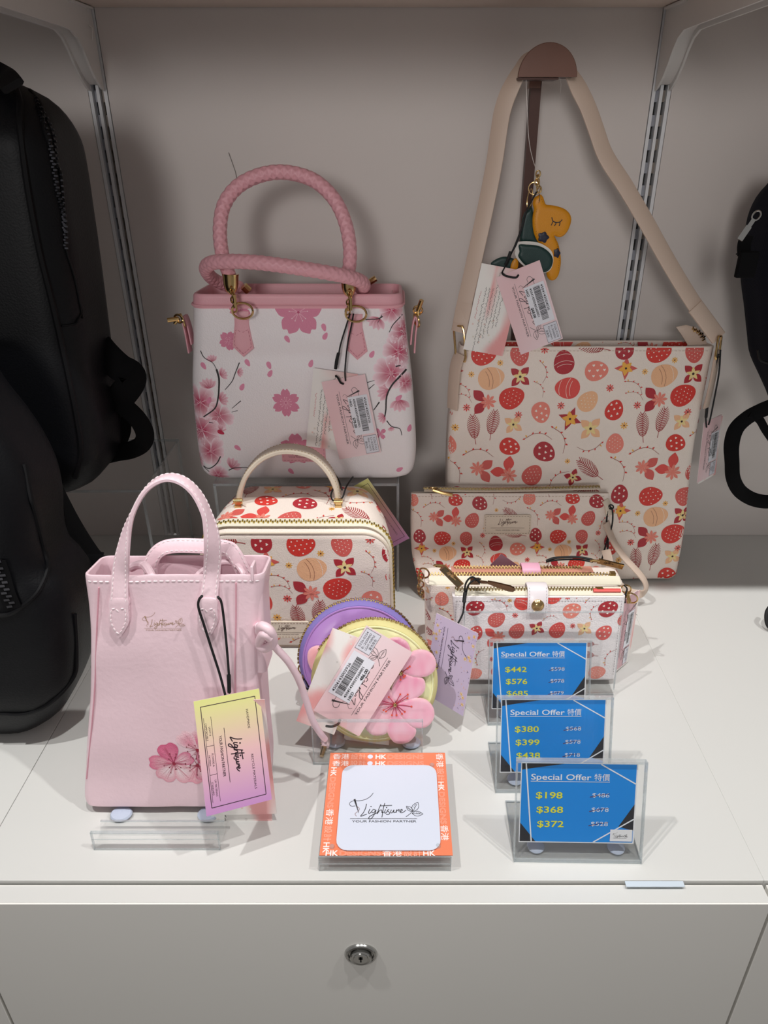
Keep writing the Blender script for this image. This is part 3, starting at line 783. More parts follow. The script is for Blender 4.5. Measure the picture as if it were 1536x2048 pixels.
# drawer cabinets carrying the worktop
def cabinet(x0, x1, label, gl=0.0003, gr=0.0003):
    t = thing('drawer_cabinet', label, 'cabinet', ((x0+x1)/2, 0.6, 0), 'white drawer cabinets in a row')
    g = 0.0003
    mb = MB(); mb.box(E0, x0+gl, x1-gr, YF, YW-0.0005, -0.018, 0); o = mb.build('worktop_panel', WHITE_LAM, t, smooth=False)
    b = o.modifiers.new('b', 'BEVEL'); b.width = 0.0004; b.segments = 2
    mb = MB(); mb.box(E0, x0+0.002, x1-0.002, YF+0.003, YW-0.0005, -0.78, -0.0185); mb.build('carcass', FRONT_LAM, t, smooth=False)
    mb = MB(); mb.box(E0, x0+0.0015, x1-0.0015, YF-0.0185, YF-0.0015, -0.36, -0.0035); o = mb.build('drawer_front', FRONT_LAM, t, smooth=False)
    b = o.modifiers.new('b', 'BEVEL'); b.width = 0.0004; b.segments = 2
    mb = MB(); mb.box(E0, x0+0.0022, x1-0.0022, YF-0.0172, YF-0.003, -0.0036, -0.0030); mb.build('edge_band', WHITE_LAM, o, smooth=False)
    mb = MB(); mb.box(E0, x0+0.0015, x1-0.0015, YF-0.0185, YF-0.0015, -0.74, -0.364); mb.build('drawer_front', FRONT_LAM, t, smooth=False)
    return t, o
tcab, dfront = cabinet(XL, XR, 'white drawer cabinet with a round silver lock under the handbag display', 0.0003, 0.00002)
cabinet(XL-0.657, XL, 'white drawer cabinet to the left, under the black backpack')
cabinet(XR, XR+0.657, 'white drawer cabinet at the far right edge beyond the narrow gap', 0.00002)
lc = P(722, 1907, YF-0.0185); F = Frame(lc, (1, 0, 0), (0, 0, 1))
def lathe(fr, prof, n=40, sx=1, sy=1, a0=0, a1=2*PI):
    return [[fr.p(r*sx*math.cos(a0+(a1-a0)*k/n), r*sy*math.sin(a0+(a1-a0)*k/n), h) for k in range(n)] for r, h in prof]
mb = MB(); mb.grid(lathe(F, [(0.0140, 0), (0.0140, 0.001), (0.0130, 0.0026), (0.0115, 0.003), (0.0105, 0.0022), (0.0100, 0.0006), (0.0001, 0.0006)], 40), True); lk = mb.build('lock', SILVER, dfront)
mb = MB(); mb.grid(lathe(F, [(0.0092, 0.0004), (0.0092, 0.0042), (0.0084, 0.005), (0.0064, 0.0046), (0.0060, 0.0052), (0.0001, 0.0052)], 32), True); mb.build('lock_cylinder', SILVER, lk) if False else mb.build('lock_cylinder', SILVER, dfront)
mb = MB(); mb.box(F, -0.0007, 0.0007, -0.0032, 0.0032, 0.0050, 0.0056); mb.box(F, -0.0017, 0.0017, 0.0004, 0.0032, 0.0050, 0.0056); mb.build('keyhole', DARK, dfront, smooth=False)
F = Frame(PZ(1252, 1772, 0.0), (1, 0, 0), (0, 1, 0)); mb = MB(); mb.box(F, 0, 0.048, -0.001, 0.004, 0.0, 0.0006)
tag(mb.build('label_strip', mat('pale_blue_plastic', '#cfdbe6', 0.25), smooth=False), 'small pale plastic label strip lying on the worktop edge at the right', 'label')
# loose transparent thread on the wall
mb = MB(); cord(mb, [P(457, 305, YW-0.001), P(466, 330, YW-0.001), P(471, 345, YW-0.001), P(474, 362, YW-0.001)], 0.0004)
tag(mb.build('loose_thread', mat('grey_thread', '#8a8480', 0.6)), 'short loose grey thread stuck on the wall above the braided handle', 'thread')
def riser(name_label, x0, x1, y0, y1, z, th=0.003):
    t = thing('acrylic_riser', name_label, 'display riser', ((x0+x1)/2, (y0+y1)/2, ZW))
    mb = MB(); mb.box(E0, x0, x1, y0, y1, z-th, z); mb.build('riser_top', A_CLEAR, t, smooth=False)
    mb = MB(); mb.box(E0, x0, x0+th, y0, y1, 0, z-th); mb.build('riser_side', A_CLEAR, t, smooth=False)
    mb = MB(); mb.box(E0, x1-th, x1, y0, y1, 0, z-th); mb.build('riser_side', A_CLEAR, t, smooth=False)
    mb = MB(); q = 0.0012
    for yy in (y0, y1):
        mb.box(E0, x0, x1, yy-0.0006, yy+0.0006, z-th, z+0.0001)
        for xx in (x0, x1-th): mb.box(E0, xx-0.0001, xx+th+0.0001, yy-0.0006, yy+0.0006, 0, z)
    for xx in (x0, x1-q): mb.box(E0, xx, xx+q, y0, y1, z-q, z+0.0001)
    mb.build('polished_edge', A_EDGE, t, smooth=False)
    return t
riser('clear acrylic riser under the white cherry blossom tote', -0.228, 0.002, 0.808, 0.945, 0.160)
riser('tall clear acrylic riser at the left, under the hanging black backpack', -0.62, -0.3035, 0.776, 0.935, 0.167)

# ================================================================ cherry blossom tote
TF = lean(-0.113, 0.817, 0.1612, R(3))
tote = thing('handbag', 'white handbag printed with cherry blossom, with pink braided round handles', 'handbag', (-0.113, 0.85, ZW+0.16))
rows = [(0, -0.121, 0.121, -0.080, -0.006), (0.003, -0.127, 0.128, -0.084, -0.002), (0.010, -0.132, 0.133, -0.086, 0), (0.03, -0.134, 0.136, -0.087, 0.0), (0.06, -0.134, 0.135, -0.086, 0), (0.11, -0.132, 0.131, -0.083, 0), (0.16, -0.1245, 0.1245, -0.078, 0), (0.199, -0.1195, 0.1200, -0.074, 0)]
tb0 = TF.px(600, 611)[1]; tb1 = TF.px(600, 592)[1]; k_ = tb0/0.199; rows = [(r[0]*k_, r[1], r[2], r[3]-0.012*r[0]/0.2, r[4]) for r in rows]
rg = bag_body(TF, rows, 0.016, 48, 0.0015, 0.0012, 8, 3, disp=lambda s, t, f: (-0.003*math.exp(-((t-0.155)/0.012)**2)*math.exp(-(s/0.09)**2) if f > 0 else 0))
mb = MB(); mb.grid(rg, True, 0, True, False); body = mb.build('bag_body', WHITE_L, tote)
ps = onto(TF, body)
tb = [(tb0-0.003, -0.1192, 0.1196, -0.088, 0.0018), (tb0, -0.1192, 0.1196, -0.088, 0.0018), (tb1, -0.1178, 0.1182, -0.087, 0.0018)]
r2 = bag_body(TF, tb, 0.014, 6); r2 = [insetr(r2[0], TF, 0.0016)] + r2 + [insetr(r2[-1], TF, 0.0012, 0.002), insetr(r2[-1], TF, 0.0035, 0.0022), insetr(r2[-1], TF, 0.0045, 0.0), insetr(r2[-1], TF, 0.0055, -0.05), insetr(r2[-1], TF, 0.006, -0.10)]
mb = MB(); mb.grid(r2, True, 0, False, True); mb.build('rim_band', PINK_T, tote)
mb = MB(); rr = bag_body(TF, [(tb0, -0.1200, 0.1204, -0.0888, 0.0026), (tb0+0.0001, -0.1200, 0.1204, -0.0888, 0.0026)], 0.014, 1)[0]; mb.tube(rr, 0.0014, 6, 0, True); mb.build('rim_piping', PINK_T, tote)
def C1(x, y): return TF.px(360+x/3.072, 320+y/3.072)
pen = Pen(); px1 = 0.88/1450/3.072
def blossom(pen, x, y, r, n=5, rot=0, seed=1, soft=1.0, c0='#bd0f4c', c1='#fcE6ee'):
    rnd = random.Random(seed); x, y = C1(x, y); r *= px1
    for k in range(n):
        a = rot+360/n*k+rnd.uniform(-8, 8); L = r*rnd.uniform(0.85, 1.1); w = r*rnd.uniform(0.34, 0.44)
        pen.rot(x, y, a)
        pts = [(0, 0), (L*0.25, w*0.45), (L*0.5, w*0.85), (L*0.75, w), (L*0.92, w*0.75), (L*0.98, w*0.3), (L*0.94, 0), (L*1.0, -w*0.35), (L*0.9, -w*0.8), (L*0.72, -w), (L*0.5, -w*0.8), (L*0.25, -w*0.4)]
        pts = [(p.x, p.y) for p in smooth_pts([(p[0], p[1], 0) for p in pts], 3, True)]
        pen.poly(pts, c1, 1+0.12*(k % 3)+rnd.random()*0.1, mixc(c0, '#d94c7f', rnd.uniform(0, 0.4)), (L*0.06, 0), rings=6, pw=1.25)
        for q in range(5):
            b = rnd.uniform(-0.3, 0.3); pen.line([(0, 0), (L*0.5, L*0.5*b), (L*rnd.uniform(0.6, 0.85), L*0.8*b)], r*0.022, mixc(c0, c1, 0.35), 1.6, r*0.004)
        pen.pop()
    for k in range(9):
        a = rnd.uniform(0, 2*PI); d = r*rnd.uniform(0.1, 0.24); pen.disc(x+d*math.cos(a), y+d*math.sin(a), r*0.025, rnd.choice(('#f6d7df', '#8e1440', '#c93267')), 2.2, 6)
def bud(pen, x, y, r, ang, seed=0):
    rnd = random.Random(seed); x, y = C1(x, y); r *= px1
    for k in range(5):
        pen.rot(x, y, ang+(k-2)*24); pts = petalp(r*1.3, r*0.3, 8, 1.2); pen.poly(pts, '#f5cdd9', 1+0.1*k, '#b5124a', (r*0.05, 0), rings=5, pw=1.1); pen.pop()
for i, (x, y, r) in enumerate([(125, 1490, 110), (240, 1570, 88), (135, 1660, 120), (190, 1790, 98), (235, 1935, 72), (95, 1850, 60), (1300, 920, 85), (1375, 1060, 100), (1340, 1180, 100), (1300, 1310, 112), (1385, 1370, 70), (1400, 1010, 60)]):
    blossom(pen, x, y, r, 6, i*37, i+3)
for i, (x, y, r, a) in enumerate([(200, 1240, 34, 100), (245, 1320, 38, 20), (178, 1405, 52, 95), (352, 1300, 30, -10), (240, 1470, 45, 10), (310, 1890, 55, 45), (1220, 965, 58, 245), (1285, 1425, 58, 175), (1350, 1470, 62, 270), (1262, 1575, 38, 200), (1295, 1640, 22, 280), (250, 1660, 30, 60)]): bud(pen, x, y, r, a, i)
BK = '#221a1c'
for pts, w in [([(125, 1172), (150, 1215), (200, 1245), (225, 1285)], 5), ([(225, 1285), (240, 1340), (240, 1400), (235, 1460), (215, 1525), (145, 1578)], 12), ([(365, 1245), (340, 1310), (320, 1360), (278, 1410)], 6), ([(375, 1478), (320, 1525)], 5), ([(355, 1538), (318, 1548)], 4), ([(250, 1820), (225, 1865), (180, 1895), (140, 1885), (180, 1915)], 7), ([(300, 1905), (340, 1890), (420, 1888)], 6), ([(178, 1610), (205, 1615)], 6),
               ([(1245, 960), (1215, 975), (1140, 980)], 7), ([(1365, 955), (1310, 1010), (1285, 1058)], 6), ([(1390, 1290), (1340, 1340), (1300, 1385), (1270, 1450), (1265, 1530), (1258, 1575)], 12), ([(1270, 1600), (1300, 1635), (1350, 1650), (1363, 1690)], 6), ([(1225, 1485), (1190, 1535)], 8), ([(1325, 1268), (1355, 1262)], 9), ([(1160, 1405), (1195, 1375)], 5), ([(1240, 950), (1215, 1000)], 4), ([(1150, 1365), (1195, 1352)], 4)]:
    pen.line([C1(*p) for p in pts], w*px1, BK, 2.6, w*px1*0.6, sm=4)
def pflower(x, y, r, n, rot, c='#dd86a3'):
    x, y = C1(x, y); r *= px1
    for k in range(n):
        pen.rot(x, y, rot+360/n*k); L, w = r, r*(0.41 if n == 5 else 0.33)
        pts = [(0, 0), (L*0.35, w*0.75), (L*0.7, w*1.0), (L*0.95, w*0.6), (L*1.02, w*0.35), (L*0.92, 0), (L*1.02, -w*0.35), (L*0.95, -w*0.6), (L*0.7, -w), (L*0.35, -w*0.75)]
        pts = [(p.x, p.y) for p in smooth_pts([(p[0], p[1], 0) for p in pts], 3, True)]
        pen.poly(pts, c, 1+0.1*(k % 2), center=(L*0.5, 0), rings=2); pen.pop()
        for j in (-12, 12): pen.rot(x, y, rot+360/n*k+j); pen.line([(0, 0), (r*0.38, 0)], r*0.02, '#f5c6d4', 2); pen.disc(r*0.4, 0, r*0.03, '#f8d7e0', 2, 6); pen.pop()
    pen.disc(x, y, r*0.06, '#c0466f', 3, 8)
pflower(728, 935, 130, 5, 90); pflower(652, 1490, 84, 6, 30); pflower(300, 1110, 55, 5, 60); pflower(715, 1775, 100, 5, 20); pflower(1230, 1680, 40, 4, 40); pflower(370, 920, 60, 5, 40)
for i, (x, y) in enumerate([(660, 1100), (885, 1028), (893, 1080), (1180, 1193), (415, 1247), (547, 1262), (555, 1310), (805, 1250), (383, 1393), (145, 1265), (355, 1768), (683, 1912), (1410, 1650), (1350, 1900), (180, 1475), (1345, 1460), (252, 1672)]):
    a = [-60, -75, 60, 60, -60, -70, 60, 70, 60, -60, -40, -50, 80, 30, 60, 40, -30][i]; x, y = C1(x, y)
    pen.rot(x, y, a, 46*px1); pen.poly([(0.5*math.cos(q)*1.0, 0.29*math.sin(q)*(1-0.3*math.cos(q))) for q in [2*PI*k/14 for k in range(14)]], '#e58fae' if i < 16 else '#c01a45', 1.4, center=(0, 0), rings=2); pen.pop()
pen.emit('cherry_blossom_print', PRINT_SOFT, tote, ps, box=(None, None, None, tb0+0.001))
# pink leather name patch
F = Frame(TF.w(563, 890, 0.0008), TF.x, TF.y); a, b = TF.px(563, 890); a2, b2 = TF.px(652, 922)
pf = Frame(TF.p(a, b2, 0.0012), TF.x, TF.y); w_, h_ = a2-a, b-b2
pc = card(pf, w_, h_, 0.0012, PINK_T, 'name_patch', tote, 0.002)
pen = Pen(); logo(pen, w_*0.14, h_*0.36, w_*0.7, '#8a4d55', 1, 2.0, sub=True, full=False); pen.emit('printed_lettering', PRINT_FLAT, pc, flat(pf, 0.0013))
q = 0.0018; stitches([pf.p(q, q, 0.0012), pf.p(w_-q, q, 0.0012), pf.p(w_-q, h_-q, 0.0012), pf.p(q, h_-q, 0.0012), pf.p(q, q, 0.0012)], pf.n, PINK_DK, tote)
# handles
def braid(A, L): 
    return 0.085*max(math.sin(5*A+L*760), math.sin(5*A-L*760))-0.05
hf = [(459, 552, .824), (444, 505, .831), (440, 455, .838), (449, 408, .845), (478, 371, .85), (525, 349, .853), (575, 345, .855), (628, 361, .853), (668, 398, .848), (691, 447, .84), (700, 500, .832), (697, 552, .826)]
mb = MB(); mb.tube(smooth_pts([P(*p) for p in hf], 34), 0.0074, 32, rf=braid); mb.build('braided_handle', PINK_T, tote)
hb = [(480, 574, .885), (452, 570, .872), (424, 556, .852), (412, 536, .825), (432, 524, .80), (500, 524, .783), (570, 532, .778), (640, 543, .78), (692, 553, .79), (722, 563, .81), (728, 574, .84), (722, 578, .885)]
mb = MB(); mb.tube(smooth_pts([P(*p) for p in hb], 34), 0.0074, 32, rf=braid); mb.build('braided_handle', PINK_T, tote)
def dring(mb, c, n, u, r, wr): ring(mb, c, n, r, wr, 20, 0, 0.75, u)
for k, (cx, cy, tx, ty, bx, by) in enumerate([(461, 566, 485, 622, 490, 713), (697, 571, 712, 628, 712, 712)]):
    p = P(cx, cy-18, 0.823); q = P(cx+1, cy+8, 0.822); mb = MB(); mb.tube([p, p.lerp(q, 0.2), p.lerp(q, 0.8), q], lambda f: 0.0092-0.0016*f, 20); d = (q-p).normalized()
    mb.tube([q, q+d*0.002, q+d*0.005, q+d*0.008], lambda f: 0.0074*math.sqrt(max(0.05, 1-f*f)), 18); mb.build('gold_ferrule', GOLD, tote)
    mb = MB(); c = P(cx+3+k*-2, cy+18, 0.815)
    for j in range(5):
        cc = P(cx+3+j*1.2*(1-2*k), cy+16+j*9, 0.812); ring(mb, cc, Vector((1, 0.3, 0)) if j % 2 else Vector((0.1, 1, 0.1)), 0.0036, 0.0010, 12, 0, 0.7, Vector((0, 0, 1)))
    cc = P(cx+(9 if k == 0 else 4), cy+42, 0.811); mb.tube([cc+Vector((0, 0, 0.010)), cc+Vector((0, 0, -0.004))], lambda f: 0.0022+0.001*math.sin(f*PI), 10); mb.build('chain_link', GOLD, tote)
    mb = MB(); dring(mb, P(tx, ty, 0.812), TF.n, TF.x, 0.0115, 0.0013); mb.build('gold_ring', GOLD, tote)
    # pointed tab
    l = TF.px(tx-2, ty); u = [(-14, 3), (14, 3), (14.5, 22), (24, 78), (1, 93), (-22, 72), (-14, 28)]; ol = []
    for (dx, dy) in [(-14, 0), (15, 0), (15, 26), (25, 74), (5, 91), (-17, 70), (-13, 26)]: ol.append(TF.px(tx-2+dx, ty+dy+ (0)))
    o = puff(TF, [(a, b) for a, b in reversed(ol)], 0.0022, 0.0008, 0.004, 0.003, 'handle_tab', PINK_T, tote)
    c = (sum(p[0] for p in ol)/7, sum(p[1] for p in ol)/7); ins = [TF.p(c[0]+(p[0]-c[0])*0.82, c[1]+(p[1]-c[1])*0.88, 0.0031) for p in ol]
    v = TF.px(tx+1, ty+42); mid = TF.p(v[0], v[1], 0.0031)
    stitches([mid, ins[2].lerp(ins[3], 0.2), ins[3], ins[4], ins[5], ins[6].lerp(ins[5], 0.2), mid], TF.n, PINK_DK, tote)
# end tabs and rings at both sides
for k, (x, y) in enumerate([(386, 612), (815, 612)]):
    xx = -0.1275 if k == 0 else 0.1285
    mb = MB(); F = Frame(TF.p(xx, 0.14, -0.030), TF.n, TF.y); pts = [TF.p(xx, 0.165, -0.02), TF.p(xx*1.015, 0.185, -0.02), TF.p(xx*1.04, 0.197, -0.02), TF.p(xx*1.055, 0.190, -0.02), TF.p(xx*1.045, 0.178, -0.02), TF.p(xx*1.035, 0.155, -0.02)]
    ribbon(mb, smooth_pts(pts, 5), 0.016, 0.002, TF.x*(1 if k else -1)); mb.build('side_tab', PINK_T, tote)
    mb = MB(); c = TF.p(xx*1.05, 0.193, -0.012); ring(mb, c, (1, 0.4, 0.2), 0.0075, 0.0012, 16); c2 = TF.p(xx*1.07, 0.196, -0.006) if k == 0 else TF.p(xx*1.06, 0.205, -0.008)
    ring(mb, c2, (0.2, 1, 0.3), 0.005, 0.0013, 14); mb.tube([c2, c2+Vector((-0.012 if k == 0 else 0.004, -0.004, -0.001 if k == 0 else 0.012))], 0.0026, 10)
    mb.tube([c2+Vector((0, 0, 0.0)), c2+Vector((-0.006 if k == 0 else 0.0, 0.002, -0.006))], 0.002, 8); mb.build('snap_hook', GOLD, tote)
mb = MB(); F = Frame(TF.p(0.108, 0.208, -0.045), TF.x, TF.y)
for j in range(3): mb.box(Frame(TF.p(0.106+j*0.0032, 0.2, -0.040-j*0.004), TF.x, TF.y), 0, 0.0014, -0.01, 0.020-0.004*j, -0.02, 0.0)
mb.build('closure_fold', PINK_T, tote, smooth=False)
mb = MB(); c = P(735, 567, 0.865); mb.tube([c, c+Vector((0.010, 0.0, 0.006))], 0.0035, 10); mb.build('rear_ferrule', GOLD, tote); mb = MB(); c = P(487, 572, 0.872); mb.tube([c, c+Vector((0.005, 0.002, -0.006))], 0.005, 10); mb.build('rear_ferrule', GOLD, tote)
# its hang tags
def tag_pts(fr, O, X, Y, h): return fr.off(h), fr.off(h).px(*O)+(0,), fr.off(h).px(*X)+(0,), fr.off(h).px(*Y)+(0,)
ht = thing('hang_tag', 'pair of pink and white paper tags on black cord hanging on the cherry blossom handbag', 'tag', TF.w(690, 730, 0.012))
ft, O, X, Y = tag_pts(TF, (627, 736), (612, 892), (716, 748), 0.006); Y = (Y[0], Y[1], 0)
def wb(seed): return lambda p, L, H: white_back(p, L, H, seed)
hang_tag('white_card', None, ft, O, X, Y, wb(3), ht)
ft, O, X, Y = tag_pts(TF, (643, 764), (679, 919), (729, 744), 0.0075)
_, F1, L1, H1 = hang_tag('pink_card', None, ft, O, X, Y, lambda p, L, H: pink_front(p, L, H, '$78.00', '4504143003926', ['5226-0163', 'D-22000', 'PINKY WHITE', '嫩白色'], seed=4), ht)
mb = MB(); T2 = TF.off(0.010)
cord(mb, [TF.w(707, 628, 0.02), T2.w(703, 650), T2.w(695, 690), T2.w(690, 740), T2.w(691, 762)], 0.0009)
cord(mb, [TF.w(700, 628, 0.02), T2.w(693, 650), T2.w(681, 690), T2.w(674, 730)], 0.0009); cord(mb, [T2.w(677, 706), T2.w(673, 722), T2.w(671, 738)], 0.0019)
cord(mb, [T2.w(671, 751), T2.w(676, 756, 0.002), T2.w(681, 765, 0.002), T2.w(687, 768)], 0.0012); mb.build('black_cord', BLACKC, ht)
# ================================================================ bag stand with brown half-round top
hs = thing('bag_stand', 'brown bag display stand with a half round wooden top holding the beige strap', 'display stand', (0.15, 0.91, ZW))
HC = P(1095, 154, 0.868); HF = Frame(HC, (1, 0, 0), (0, 0, 1))
def halfdisc(r, n=28): return [(r*math.cos(PI*k/n), r*math.sin(PI*k/n)) for k in range(n+1)]
mb = MB(); mb.grid([[HF.p(a, b, h) for a, b in halfdisc(r)] for r, h in ((0.0303, -0.004), (0.0303, -0.0005), (0.0297, 0.0))], True, 0, True, True); mb.build('half_round_face', BROWN, hs)
mb = MB(); mb.grid([[HF.p(a, b, h) for a, b in halfdisc(0.0265)] for h in (-0.005, -0.036)], True, 0, True, True); mb.build('saddle', BROWNM, hs)
mb = MB(); mb.box(HF, -0.0295, 0.012, -0.0022, -0.0002, -0.034, -0.003); mb.build('under_plate', BROWNM, hs, smooth=False)
PX0 = 0.1515
mb = MB(); mb.box(Frame((PX0, 0.917, ZW), (1, 0, 0), (0, 0, 1)), -0.0057, 0.0057, 0.003, HC.z-ZW-0.001, -0.012, 0); mb.build('post', BROWNM, hs, smooth=False)
mb = MB(); mb.box(Frame((PX0-0.005, 0.917, HC.z-0.007), (1, 0, 0), (0, 0, 1)), -0.003, 0.0095, -0.001, 0.006, -0.010, 0.0015); mb.build('post_collar', BROWN, hs, smooth=False)
mb = MB(); mb.box(E0, PX0-0.06, PX0+0.06, 0.885, 0.955, 0, 0.003); mb.build('base_plate', BROWNM, hs, smooth=False)

# ================================================================ large egg print crossbody bag
big = thing('handbag', 'large cream crossbody bag printed with red easter eggs, hanging by its beige strap', 'handbag', (0.229, 0.85, ZW))
def rowpx(fr, y, l, r, z0, z1): a, t = fr.px(l, y); b, _ = fr.px(r, y); return (t, a, b, z0, z1)
rows = [(-0.0005, -0.156, 0.156, -0.045, -0.004)] + [rowpx(BF, *q) for q in [(1163, 895, 1364, -0.050, 0), (1060, 894, 1374, -0.055, 0), (960, 895, 1384, -0.055, 0), (900, 896, 1393, -0.052, 0), (830, 900, 1406, -0.046, 0), (750, 912, 1421, -0.038, 0), (694, 921, 1434, -0.045, 0)]]
rows = rows_fix(rows)
def bd(s, t, f):
    if f < 0: return 0
    return -0.004*math.exp(-((s-0.13)/0.02)**2-((t-0.19)/0.03)**2)-0.005*math.exp(-((s+0.14)/0.02)**2-((t-0.17)/0.03)**2)+0.002*math.sin(s*30+t*14)*math.exp(-((t-0.14)/0.08)**2)
rg = bag_body(BF, rows, 0.011, 60, 0.003, 0.0022, 9, 11, bd, nS=40); topt = rows[-1][0]
inn = insetr(rg[-1], BF, 0.002); rg2 = rg + [insetr(rg[-1], BF, 0.0008, 0.0008), insetr(rg[-1], BF, 0.0018, 0.0004), insetr(rg[-1], BF, 0.0022, -0.01), insetr(rg[-1], BF, 0.0028, -0.06)]
mb = MB(); mb.grid(rg2, True, 0, True, True); body = mb.build('bag_body', CREAM, big); ps = onto(BF, body)
ax, ay = C3(1147, 641); u = U0; uy = None
pen = Pen(); easter(pen, 1147, 641, ax, ay, u, (-0.165, 0.165, -0.002, topt), uy)
pen.emit('easter_egg_print', PRINT_SOFT, big, ps, box=(None, None, None, topt-0.0008))
# right side and inner back wall keep the repeat
SFr = Frame(BF.p(0.16, 0, 0), -BF.n, BF.y); pen = Pen(); easter(pen, 500, 700, 0.02, 0.2, u, (0, 0.05, 0, topt), uy); pen.emit('easter_egg_print', PRINT_SOFT, big, onto(SFr, ps.bvh, 0.03, 0.75), box=(None, None, None, topt-0.001))
pen = Pen(); easter(pen, 1147, 720, ax, topt, u, (-0.15, 0.15, topt-0.03, topt), uy)
IF = Frame(BF.p(0, 0, 0), BF.x, BF.y); zb = -0.045+0.0030
pen.emit('easter_egg_print', PRINT_SOFT, big, lambda a, b, h: BF.p(a, b, zb+0.0006+h) , box=(-0.15, 0.15, topt-0.02, topt-0.0006))
s0, s1 = rows[-1][1], rows[-1][2]; mbs = MB()
f2 = onto(BF, body); pth = [f2(s0+0.008+(s1-s0-0.016)*k/60, topt-0.0045, 0.0002) for k in range(61)]
stitches([p for p in pth if p], BF.n, CREAM_ST, big, 0.003, 0.0017)
# zip inside the mouth with its end tab
mb = MB(); zz = [BF.p(s0+0.02+(s1-s0-0.03)*k/20, topt-0.010, -0.016) for k in range(21)]; ribbon(mb, zz, 0.024, 0.001, BF.y); mb.build('zip_tape', CREAM_PLAIN, big)
mb = MB(); zipteeth(mb, zz[:19], BF.y, 0.004, 0.003, 0.0012); mb.build('zipper_teeth', BRASS, big, smooth=False)['kind'] = 'stuff'
e = [BF.w(1372, 656, -0.012), BF.w(1384, 660, -0.012), BF.w(1398, 668, -0.012), BF.w(1408, 682, -0.010)]; puff(BF.off(-0.014), [BF.px(*q, -0.012) for q in [(1414, 688), (1408, 668), (1392, 655), (1372, 650), (1352, 654), (1362, 668), (1376, 690)]][::-1], 0.002, 0.001, 0.003, 0.003, 'zip_end_tab', STRAP_BEIGE, big)
mb = MB(); zipteeth(mb, smooth_pts([q+BF.y*0.0016+BF.n*0.002 for q in e[1:]], 6), BF.y*0.8+BF.n*0.5, 0.005, 0.0022, 0.001); mb.build('zip_end_teeth', GOLD, big, smooth=False)['kind'] = 'stuff'
# strap
sl = [(921, 646, .852), (928, 612, .856), (940, 560, .860), (953, 500, .864), (966, 440, .868), (980, 372, .873), (990, 318, .877), (998, 262, .881), (1005, 222, .884), (1017, 186, .886)]
sr = [(1158, 178, .886), (1176, 215, .884), (1193, 262, .882), (1206, 300, .880), (1222, 330, .878), (1250, 372, .876), (1290, 440, .872), (1330, 512, .868), (1368, 576, .864), (1402, 628, .860), (1428, 664, .858)]
arc = [Vector((HC.x, 0.8875, HC.z)) + Vector((-0.0275*math.cos(a), 0, 0.0275*math.sin(a))) for a in (R(12), R(45), R(90), R(135), R(168))]
pts = smooth_pts([P(*p) for p in sl] + arc + [P(*p) for p in sr], 6)
NP = len(pts)
def sface(f):
    g = f
    rad = lambda a: Vector((-math.cos(a), 0, math.sin(a)))
    if f < 0.46: k = min(1, max(0, (f-0.36)/0.10)); return (Vector((-0.45, -1, 0)).normalized()*(1-k) + rad(R(5))*k)
    if f > 0.50: k = min(1, max(0, 1-(f-0.50)/0.10)); return (Vector((0.30, -1, 0.12)).normalized()*(1-k) + rad(R(175))*k)
    return rad(R(5)+(f-0.37)/0.21*R(170))
mb = MB(); inf = ribbon(mb, pts, 0.0185, 0.0026, sface); mb.build('shoulder_strap', STRAP_BEIGE, big)
for k, (a, b) in enumerate([((930, 606, .8565), (918, 664, .8525)), ((1390, 612, .860), (1437, 676, .856))]):
    mb = MB(); p0, p1 = P(*a), P(*b); ribbon(mb, [p0, p0.lerp(p1, 0.5), p1], 0.0195, 0.0042, Vector((-0.6 if k == 0 else 0.3, -1, 0.1))); mb.build('strap_fold', STRAP_BEIGE, big)
for k, (x, y, x2, y2) in enumerate([(917, 652, 922, 722), (1440, 672, 1434, 716)]):
    mb = MB(); p0, p1 = P(x, y, 0.853), P(x2, y2, 0.850); d = (p1-p0).normalized(); nn = Vector((0.85 if k else -0.75, -0.6, 0)); sd = d.cross(nn).normalized()
    L = (p1-p0).length; w = 0.0085; c = (p0+p1)/2
    q = [c+d*(L/2)+sd*w, c+d*(L/2)-sd*w, c-d*(L/2)-sd*w, c-d*(L/2)+sd*w]; pp = []
    for i in range(4):
        a, b = q[i], q[(i+1) % 4]
        for f in (0.12, 0.5, 0.88): pp.append(a.lerp(b, f))
    mb.tube(pp, 0.0014, 8, 0, True); mb.build('gold_ring', GOLD, big)
    mb = MB(); sx = -1 if k == 0 else 1
    if k == 0: tp = [P(920, 708, .853), P(912, 730, .851), P(908, 760, .850), P(906, 790, .849), P(905, 818, .849)]
    else: tp = [P(1436, 700, .854), P(1430, 735, .852), P(1422, 775, .850), P(1412, 815, .848)]
    ribbon(mb, smooth_pts(tp, 4), 0.018, 0.003, Vector((sx*0.75, -0.6, 0))); mb.build('side_tab', STRAP_BEIGE, big)
